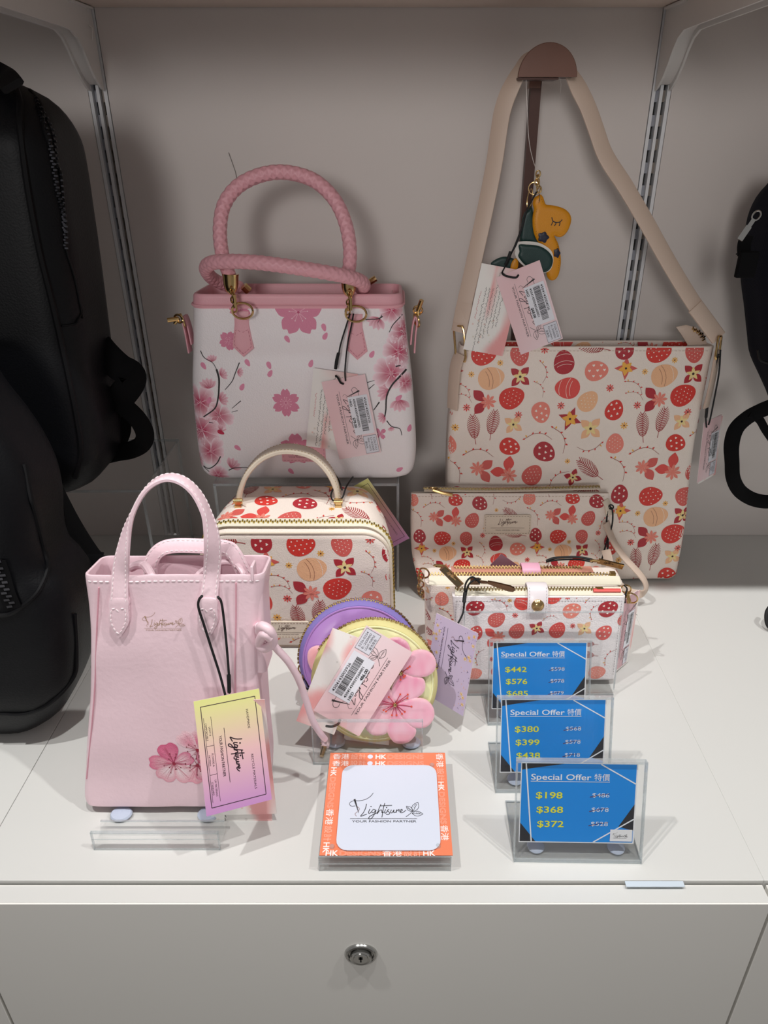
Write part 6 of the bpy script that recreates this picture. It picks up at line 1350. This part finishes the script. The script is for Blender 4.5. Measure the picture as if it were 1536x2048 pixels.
# purse tags lie across the front
ht = thing('hang_tag', 'pink and white tags lying slanted across the two round coin purses', 'tag', VF.w(715, 1380, 0.022))
ft, O, X, Y = tag_pts(VF, (690, 1476), (755, 1278), (593, 1443), 0.0185)
hang_tag('white_card', None, ft, *[tag_pts(VF, *((668, 1470), (742, 1285), (592, 1443)), 0.019)[k] for k in (1, 2, 3)], lambda p, L, H: white_back(p, L, H, 31, txt=False), ht)
hang_tag('pink_card', None, VF.off(0.0215), *[tag_pts(VF, *((718, 1473), (825, 1305), (619, 1433)), 0.0215)[k] for k in (1, 2, 3)], lambda p, L, H: pink_front(p, L, H, '486.00', '4504143003926', ['5226-0234', 'E-20000', 'LIGHT PURPLE', '薰衣草色'], seed=31), ht)
mb = MB(); Q = VF.off(0.023); cord(mb, [Q.w(680, 1439, 0.001), Q.w(676, 1448, 0.004), Q.w(664, 1453, 0.005), Q.w(652, 1452, 0.002)], 0.0012); mb.build('black_cord', BLACKC, ht)
ht = thing('hang_tag', 'thin white barcode card slipped under the yellow coin purse, inside the acrylic lip', 'tag', PZ(740, 1482, 0.004))
f = Frame(PZ(688, 1479, 0.003), PZ(788, 1492, 0.003)-PZ(688, 1479, 0.003), Vector((0, 0.4, 0.9))); hang_tag('white_card', None, f, (0, 0), (0.046, 0), (0, 0.005), lambda p, L, H: (p.rect(0, 0, L, H, '#f2f1ee', 1), p.text('COIN PURSE', L*0.3, H*0.35, H*0.5, '#444', 2, 0.0)), ht)
# black cord and acrylic lip stand
st = thing('acrylic_stand', 'clear acrylic stand with a tall front lip holding the round coin purses', 'acrylic stand', (-0.03, 0.53, ZW))
xa, xb = P(622, 1445, .513).x, P(846, 1445, .513).x; lf = Frame((xa, 0.5095, ZW), (1, 0, 0), (0, 0.06, 1)); wl = xb-xa
mb = MB(); mb.box(lf, 0, wl, 0, 0.054, -0.002, 0); mb.build('front_lip', A_CLEAR, st, smooth=False)
mb = MB(); mb.box(E0, xa, xb, 0.5095, 0.60, 0, 0.0022); mb.build('base_plate', A_CLEAR, st, smooth=False)
mb = MB(); mb.box(lf, 0, wl, 0.0520, 0.0542, -0.0022, 0.0002); mb.box(E0, xa-0.0002, xb+0.0002, 0.5088, 0.5100, 0, 0.0028); mb.box(E0, xa, xb, 0.5995, 0.6005, 0, 0.0024)
for q in (0, wl-0.001): mb.box(lf, q, q+0.001, 0, 0.054, -0.0021, 0.0002)
mb.build('polished_edge', A_EDGE, st, smooth=False); tack(672, 1484, st); tack(822, 1486, st)

# ================================================================ price stands
BLU = '#0090ea'
FT = 0.060
def price_stand(px, rows_, label, xl, xr, yf, yt_px, cut, logo_on=False, card_y=None, dxc=0.004, top=0.088, yaw=0.0):
    Yf = yf; cx = (xl+xr)/2; f = lean(cx, Yf, 0.0, R(19), yaw); w = (xr-xl)
    t = thing('price_stand', label, 'price sign', (cx, Yf, ZW), 'clear stands with special offer cards')
    L = top/math.cos(R(19))
    mb = MB(); mb.box(f, -w/2, w/2, 0.0, L, 0.0012, 0.0028); mb.build('front_sheet', A_CLEAR, t, smooth=False)
    mb = MB(); mb.box(f, -w/2, w/2, 0.0, L, -0.0030, -0.0014); mb.build('back_sheet', A_CLEAR, t, smooth=False)
    b = Frame(f.p(0, 0, 0), f.x, Vector((f.n.x*-1, f.n.y*-1, 0))); b = Frame((f.o.x, f.o.y, ZW), f.x, Vector((-math.sin(yaw), math.cos(yaw), 0)))
    mb = MB(); mb.box(b, -w/2, w/2, 0.0, FT, 0.0, 0.0018); mb.build('foot_plate', A_CLEAR, t, smooth=False)
    mb = MB(); mb.box(f, -w/2, w/2, L-0.0012, L+0.0008, -0.0031, 0.0029); mb.box(b, -w/2, w/2, -0.0020, 0.0000, 0.0001, 0.0030); mb.box(b, -w/2, w/2, FT-0.001, FT+0.0002, 0, 0.002)
    for q in (-w/2, w/2-0.0008): mb.box(f, q, q+0.0008, 0, L, 0.0011, 0.0029); mb.box(f, q, q+0.0008, 0, L, -0.0031, -0.0013); mb.box(b, q, q+0.0008, 0, FT, 0, 0.002)
    mb.build('polished_edge', A_EDGE, t, smooth=False)
    cw, chh = 0.0968, 0.0720; c0 = -w/2+dxc; y0 = L-chh-0.0025
    cf = Frame(f.p(c0, y0, -0.0008), f.x, f.y)
    mb = MB(); mb.box(cf, 0, cw, 0, chh, 0, 0.0004); cd_ = mb.build('price_card', mat('white_card', '#f4f4f6', 0.5), t, smooth=False)
    p = Pen(); e = 0.0012; Wc, Hc = cw-e, chh-e; K = '#24242c'; p.rect(e*0.6, e*0.8, Wc, Hc+e*0.6, BLU, 1)
    def tri(pts, c, z=2): p.raw(pts, [tuple(range(len(pts)))], c, z)
    tri([(e*0.6, Hc+e*0.6), (e*0.6, Hc-0.005), (0.012, Hc-0.003), (0.036, Hc+e*0.6)], K); tri([(e*0.6, e*0.8), (0.014, e*0.8), (e*0.6, 0.018)], K)
    tri([(Wc, 0.012), (Wc, 0.036), (Wc-0.0125, 0.0155)], K)
    p.line([(0.004, Hc+e*0.6), (0.0105, e*0.8)], 0.0011, '#f2f5fa', 3); p.line([(0.066, Hc+e*0.6), (Wc, Hc-0.0165)], 0.0011, '#f2f5fa', 3); p.line([(0.0625, e*0.8), (Wc, 0.0225)], 0.0011, '#f2f5fa', 3)
    p.text('Special Offer', 0.0085, 0.0572, 0.0073, '#f4f7fb', 4, 0.012, width=0.050); p.text('特價', 0.0610, 0.0572, 0.0070, '#f4f7fb', 4, 0.002, width=0.0128)
    p.line([(0.0082, 0.0557), (0.0740, 0.0557)], 0.0005, '#f4f7fb', 4)
    for k, (n, o) in enumerate(rows_):
        y = 0.0405-k*0.0130; p.text(n, 0.0130+0.0010*k, y, 0.0080, '#f2f03a', 4, 0.014, width=0.0222)
        p.text(o, 0.0600, y+0.0015, 0.0055, '#eef4fb', 4, 0.0, width=0.0142); p.line([(0.0580, y+0.0016), (0.0660, y+0.0036), (0.0745, y+0.0048)], 0.0006, '#6a2a4a', 5, 0.0003)
    if logo_on: p.rect(0.0765, 0.0022, 0.0950, 0.0130, '#f3f3f5', 6); logo(p, 0.0788, 0.0055, 0.0125, '#2a2a2c', 7, 1.6)
    p.emit('printed_offer', PRINT_GLOSS, cd_, flat(cf, 0.00042), step=0.00008)
    for q in (-w*0.31, w*0.33):
        ff = Frame(b.p(q, 0.012, 0.0018), b.x, b.y); mb = MB(); mb.grid(lathe(ff, [(0.0072, 0), (0.0075, 0.001), (0.006, 0.0022), (0.0001, 0.0027)], 18, 1.0), True, 0, True); mb.build('mounting_putty', TK, t)
    return t
price_stand(None, [('$198', '$486'), ('$368', '$678'), ('$372', '$528')], 'front offer sign with prices $198, $368 and $372 and a small white logo', P(1027, 1722, .404).x, P(1281, 1722, .404).x, 0.404, None, None, True, top=0.086, yaw=R(-1))
price_stand(None, [('$380', '$568'), ('$399', '$578'), ('$438', '$718')], 'middle offer sign with prices $380, $399 and $438', P(990, 1584, .477).x, P(1217, 1584, .477).x, 0.477, None, None, top=0.088)
FT = 0.041
price_stand(None, [('$442', '$598'), ('$576', '$978'), ('$685', '$879')], 'rear offer sign with prices $442, $576 and $685, in front of the wallets', P(975, 1447, .564).x, P(1176, 1447, .564).x, 0.5635, None, None, top=0.086)

# ================================================================ acrylic logo block
bl = thing('logo_block', 'clear acrylic block with a white script logo card on an orange lettered card', 'sign block', (-0.012, 0.45, ZW))
b0, b1 = PZ(638, 1746, 0.0), PZ(902, 1746, 0.0); wl = b1.x-b0.x; ya = 0.3945; D = 0.112
BFm = Frame((b0.x, ya, ZW), (b1-b0), (0, 1, 0)); BFm = Frame((b0.x, ya, ZW), (1, 0, 0), (0, 1, 0))
mb = MB(); mb.box(BFm, 0, wl, 0, D, 0.0002, 0.0088); o = mb.build('lower_block', A_BLOCK, bl, smooth=False)
mb = MB(); mb.box(BFm, 0.0002, wl-0.0002, 0.0003, D, 0.0092, 0.0178); o = mb.build('upper_block', A_BLOCK, bl, smooth=False)
mb = MB()
for h in (0.0001, 0.0090, 0.0179):
    mb.box(BFm, 0, wl, -0.0002, 0.0004, h-0.0003, h+0.0003)
for a in (0, wl-0.0006): mb.box(BFm, a, a+0.0006, -0.0002, 0.0004, 0, 0.018)
mb.build('polished_edge', A_EDGE, bl, smooth=False)
mb = MB(); mb.box(BFm, 0.001, wl+0.001, 0.001, D, 0.0181, 0.0186); oc = mb.build('orange_card', mat('orange_card', '#ec7a5c', 0.5), bl, smooth=False)
p = Pen(); Wc = wl; OR = '#ef8763'; p.rect(0.001, 0.001, Wc+0.001, D, OR, 0.5); Wt = '#fdf3f0'; PL = '#f8b9a5'
for k in range(2):
    y = D-0.0075-k*0.0082-0.0; p.text('香港', 0.004, y, 0.0070, Wt, 1, 0.004, width=0.0155); p.text('設計', 0.021, y, 0.0070, PL, 1, width=0.0145); p.disc(0.0395, y+0.0026, 0.0026, '#dfe4fb', 1, 16); p.text('HK', 0.0445, y, 0.0072, Wt, 1, 0.03, width=0.0105); p.text('DESIGNS', 0.0563, y, 0.0072, PL, 1, outline=0.0003, width=0.034)
def side(x, y, ang, seq, z=1):
    p.rot(x, y, ang); q = 0
    for s, w, ol, c in seq:
        p.text(s, q, 0, 0.0072, c, z, (0.02 if s[0] < 'z' else 0.004) if not ol else 0, width=w, outline=0.0003 if ol and s[0] < 'z' else 0); q += w+0.0012
    p.pop()
side(0.0035, D-0.018, -90, [('HK', 0.0105, 0, Wt), ('DESIGNS', 0.034, 1, PL), ('香港', 0.0165, 0, Wt), ('設計', 0.015, 1, PL), ('HK', 0.01, 0, Wt)])
side(Wc-0.0072, D-0.001, -90, [('香港', 0.017, 0, Wt), ('設計', 0.0145, 1, PL), ('HK', 0.0105, 0, Wt), ('DESIGNS', 0.034, 1, PL), ('香港', 0.015, 0, Wt)])
side(0.006, 0.0005, 0, [('HK', 0.0105, 0, Wt), ('DESIGNS', 0.034, 1, PL), ('香港', 0.0165, 0, Wt), ('設計', 0.015, 1, PL), ('HK', 0.01, 0, Wt)])
p.emit('printed_lettering', PRINT_GLOSS, oc, lambda a, b, h: BFm.p(a, b, 0.0186+h))
c0 = PZ(670, 1700, 0.0192); c1 = PZ(881, 1700, 0.0192); ct = PZ(676, 1530, 0.0192)
cf = Frame((c0.x+0.0005, c0.y-0.001, ZW+0.0196), (1, 0, 0), (0, 1, 0)); cw = c1.x-c0.x; chh = ct.y-c0.y
oc = card(cf, cw, chh, 0.0006, mat('glossy_white_card', '#d9dfee', 0.25), 'logo_card', bl, 0.010)
p = Pen(); a = PZ(700, 1638, 0.02); b = PZ(834, 1638, 0.02); s0 = a.x-cf.o.x; logo(p, s0, a.y-cf.o.y, (b.x-a.x)/0.92, '#38383a', 1, 1.1)
p.emit('printed_logo', PRINT_GLOSS, oc, flat(cf, 0.0007))
for (x, y) in ((676, 1532), (864, 1531), (664, 1694), (876, 1693)):
    c = PZ(x, y, 0.0186); mb = MB(); mb.grid(lathe(Frame(c, (1, 0, 0), (0, 1, 0)), [(0.0022, -0.0012), (0.0022, 0.001), (0.0017, 0.0018), (0.0001, 0.002)], 16), True, 0, True); mb.build('round_magnet', A_EDGE, bl)
# ================================================================ black backpacks on the left
bp = thing('backpack', 'tall black leather backpack hanging at the left edge above the clear riser', 'backpack', (-0.45, 0.72, ZW+0.17))
BK1 = Frame((0, 0.74, ZW), (1, 0.0, 0), (0, 0.05, 1))
def rp(y, r): a, t = BK1.px(r, y); return (t, a)
ol = [(966, 150), (960, 176), (935, 212), (895, 228), (850, 226), (790, 216), (700, 200), (600, 186), (500, 172), (420, 160), (340, 148), (280, 135), (235, 118), (200, 92), (178, 60), (160, 20)]
rows = []
for y, r in ol:
    a, t = BK1.px(r, y); k = 1.0
    rows.append((t, -0.63, a, -0.055, 0.055))
n = len(rows); rows = [(t, s0, s1, -0.06*min(1, 0.45+i*0.2, 0.35+(n-1-i)*0.16), 0.06*min(1, 0.45+i*0.2, 0.35+(n-1-i)*0.16)) for i, (t, s0, s1, _, _) in enumerate(rows)]
rg = bag_body(BK1, rows, 0.03, 60, 0.004, 0.002, 6, 8, nS=20); mb = MB(); mb.grid(rg, True, 0, True, True); body = mb.build('backpack_body', BLACK_L, bp)
def onf(px, py, fr, ps):
    s_, t_ = fr.px(px, py, 0.055)
    for k in range(24):
        q = ps(s_-0.003*k, t_, 0.0006) or ps(s_-0.003*k, t_+0.003*k, 0.0006)
        if q: return q
def onl(l, fr, ps, h=0.0):
    return [q+fr.n*h for q in (onf(*p, fr, ps) for p in l) if q]
ps = onto(BK1, body, 0.3, 0.02)
for l, r_ in (([(0, 175), (22, 205), (40, 260), (60, 380), (82, 500), (105, 600), (130, 720), (152, 830), (162, 900), (150, 955)], 0.0030), ([(40, 190), (70, 225), (84, 290), (100, 380), (112, 440), (125, 500), (138, 560), (152, 645)], 0.0010), ([(50, 170), (100, 210), (120, 260), (135, 330), (148, 400), (162, 475)], 0.0016)):
    mb = MB(); mb.tube(smooth_pts(onl(l, BK1, ps), 10), r_, 6); mb.build('piping' if r_ > 0.002 else 'zip_line', BLACK_T, bp)
mb = MB(); mb.tube(smooth_pts(onl([(122, 652), (140, 652), (155, 645), (175, 632), (192, 622)], BK1, ps), 6), 0.0012, 6); mb.build('side_seam', BLACK_T, bp)
mb = MB(); zpp = smooth_pts(onl([(40, 190), (70, 225), (84, 290), (100, 380), (112, 440), (125, 500)], BK1, ps, 0.001), 10); zipteeth(mb, zpp, BK1.n, 0.0036, 0.0024, 0.0010); zpp = smooth_pts(onl([(100, 212), (120, 262), (135, 330), (148, 400), (160, 465)], BK1, ps, 0.001), 10); zipteeth(mb, zpp, BK1.n, 0.003, 0.0024, 0.0010); mb.build('zipper_teeth', mat('black_metal', '#2a2a2e', 0.35, 0.9), bp, smooth=False)['kind'] = 'stuff'
mb = MB(); ribbon(mb, smooth_pts([P(-20, 140, .74), P(0, 150, .74), P(14, 158, .73), P(26, 172, .72)], 5), 0.02, 0.006, Vector((0.2, -1, 0.5))); mb.build('top_loop', BLACK_T, bp)
def strapg(pl, w, th, fn, nm, par, m=WEB): mb = MB(); ribbon(mb, smooth_pts([P(*q) for q in pl], 6), w, th, fn); return mb.build(nm, m, par)
strapg([(196, 690, .775), (215, 712, .77), (240, 735, .768), (262, 748, .768), (262, 765, .768), (245, 790, .768), (225, 812, .77), (205, 840, .775)], 0.030, 0.004, Vector((0.5, -1, 0.1)), 'shoulder_strap', bp)
strapg([(228, 800, .77), (255, 818, .768), (278, 842, .766), (290, 868, .766), (284, 888, .766), (262, 900, .768), (235, 905, .77), (205, 912, .775)], 0.020, 0.004, Vector((0.6, -1, 0.3)), 'strap_loop', bp)
strapg([(200, 800, .782), (232, 830, .779), (240, 860, .779), (222, 900, .78)], 0.024, 0.004, Vector((0.3, -1, 0.1)), 'strap_web', bp)
b2_ = thing('backpack', 'big black leather backpack standing on the worktop at the lower left edge', 'backpack', (-0.42, 0.60, ZW))
BK2 = Frame((0, 0.575, ZW), (1, 0.0, 0), (0, 0.10, 1))
ol = [(1437, 60), (1428, 96), (1405, 130), (1370, 152), (1330, 168), (1280, 177), (1220, 178), (1165, 170), (1130, 150), (1100, 122), (1060, 110), (1000, 106), (940, 92), (880, 62), (830, 28), (790, -4), (740, -40), (700, -80)]
rows = []
for i, (y, r) in enumerate(ol):
    a, t = BK2.px(r, y); k = min(1, 0.35+i*0.18); rows.append((t, -0.70, a, -0.05*k, 0.055*k if i < 9 else 0.055))
rows[0] = (0.0,)+rows[0][1:]
rg = bag_body(BK2, rows, 0.034, 60, 0.004, 0.003, 7, 3, nS=20); mb = MB(); mb.grid(rg, True, 0, True, True); body = mb.build('backpack_body', BLACK_L, b2_); ps = onto(BK2, body, 0.3, 0.02)
mb = MB(); mb.tube(smooth_pts(onl([(-10, 1228), (20, 1226), (45, 1212), (70, 1190), (92, 1162), (106, 1130), (110, 1090), (100, 1010), (88, 950)], BK2, ps), 10), 0.0022, 6); mb.build('pocket_piping', BLACK_T, b2_)
mb = MB(); mb.tube(smooth_pts(onl([(-5, 1432), (50, 1432), (95, 1415), (130, 1385), (155, 1340), (172, 1290)], BK2, ps), 10), 0.002, 6); mb.build('base_piping', BLACK_T, b2_)
mb = MB(); zp = smooth_pts(onl([(-4, 1120), (6, 1150), (16, 1180), (24, 1200), (30, 1214)], BK2, ps, 0.001), 10); zipteeth(mb, zp, BK2.n, 0.0062, 0.0034, 0.0014); mb.build('zipper_teeth', mat('gunmetal', '#7a7a80', 0.25, 1.0), b2_, smooth=False)['kind'] = 'stuff'
mb = MB(); ribbon(mb, zp, 0.016, 0.0012, BK2.n); mb.build('zip_tape', WEB, b2_)
strapg([(95, 985, .64), (130, 1050, .645), (165, 1105, .65), (185, 1128, .652), (200, 1132, .655)], 0.030, 0.004, Vector((0.6, -1, 0.4)), 'shoulder_strap', b2_)
strapg([(150, 1135, .64), (180, 1128, .64), (203, 1130, .64), (198, 1146, .64)], 0.020, 0.004, Vector((0.3, -1, 0.5)), 'strap_tip', b2_)
# ================================================================ navy backpack, right edge
wh = thing('wall_peg', 'dark metal wall peg carrying the navy backpack, beyond the right picture edge', 'hook', (0.60, 0.95, ZW+0.50)); mb = MB(); mb.tube([(0.60, 0.958, ZW+0.535), (0.60, 0.80, ZW+0.54), (0.60, 0.795, ZW+0.555)], 0.004, 10); mb.build('peg', BROWNM, wh)
nb = thing('backpack', 'navy nylon backpack cut off by the right edge of the picture', 'backpack', (0.46, 0.80, ZW+0.2))
BK3 = Frame((0, 0.84, ZW), (1, 0.0, 0), (0, 0.02, 1)); rows = []
ol = [(850, 1560), (800, 1542), (760, 1530), (720, 1519), (680, 1514), (620, 1508), (570, 1502), (520, 1502), (470, 1511), (430, 1520), (390, 1530), (370, 1540), (340, 1560)]
for i, (y, l) in enumerate(ol):
    a, t = BK3.px(l, y); k = min(1, 0.4+i*0.2, 0.4+(len(ol)-1-i)*0.2); rows.append((t, a, 0.68, -0.06*k, 0.06*k))
rg = bag_body(BK3, rows, 0.04, 40, 0.004, 0.002, 6, 8, nS=20); mb = MB(); mb.grid(rg, True, 0, True, True); body = mb.build('backpack_body', NAVY, nb); 
f = Frame(P(1518, 424, .782), P(1478, 482, .775)-P(1518, 424, .782), Vector((0.8, 0, 0.5))); L = (P(1480, 480, .775)-P(1518, 424, .782)).length; mb = MB(); mb.box(f, 0.016, L, -0.0028, 0.0028, -0.0008, 0.0008); mb.box(f, 0.008, 0.018, -0.002, 0.002, -0.001, 0.001); ring(mb, f.p(0.004, 0, 0), f.n, 0.005, 0.0009, 16, 0, 0.7, f.x); mb.build('zip_pull', SILVER, nb, smooth=False)
strapg([(1494, 470, .80), (1488, 490, .80), (1488, 510, .80)], 0.013, 0.003, Vector((-0.3, -1, 0)), 'pull_web', nb)
strapg([(1472, 508, .795), (1490, 508, .795), (1512, 506, .80)], 0.001, 0.001, Vector((0, -1, 0)), 'web_thread', nb)
mb = MB(); f = Frame(P(1470, 556, .793), (1, 0, 0), (0.0, 0, 1)); mb.box(f, 0, 0.020, 0.0, 0.027, -0.005, 0.002); o = mb.build('web_keeper', WEB, nb); bb = o.modifiers.new('b', 'BEVEL'); bb.width = 0.0015; bb.segments = 2
mb = MB(); mb.tube(smooth_pts([P(1516, 700, .778), P(1520, 718, .778), P(1530, 724, .778), P(1545, 728, .778)], 5), 0.0016, 6); mb.build('side_seam', BLACK_T, nb)
strapg([(1545, 812, .79), (1520, 822, .79), (1494, 836, .79), (1472, 858, .79), (1463, 890, .79), (1464, 925, .79), (1466, 955, .79), (1478, 980, .79), (1500, 996, .79), (1525, 1003, .79), (1550, 1003, .79)], 0.017, 0.0026, lambda f: Vector((-0.5+0.5*math.sin(9*f), -1, 0.2)), 'strap_loop', nb)
strapg([(1500, 826, .79), (1518, 838, .79), (1530, 858, .79), (1545, 880, .79)], 0.010, 0.003, Vector((0.3, -1, 0.3)), 'strap_web', nb)
mb = MB(); ribbon(mb, smooth_pts([Vector((0.57, 0.83, ZW+0.445)), Vector((0.575, 0.83, ZW+0.52)), Vector((0.60, 0.83, ZW+0.546)), Vector((0.625, 0.83, ZW+0.52)), Vector((0.63, 0.83, ZW+0.445))], 6), 0.018, 0.004, Vector((0, -1, 0))); mb.build('hang_loop', WEB, nb)
kc = thing('black_lanyard', 'black knotted cord end at the right picture edge above the worktop', 'cord', P(1532, 1235, .75)); mb = MB(); cord(mb, [PZ(1548, 1205, .03), PZ(1534, 1225, .02), PZ(1536, 1250, .008), PZ(1552, 1262, .004)], 0.0028, 8); mb.build('cord', BLACKC, kc)
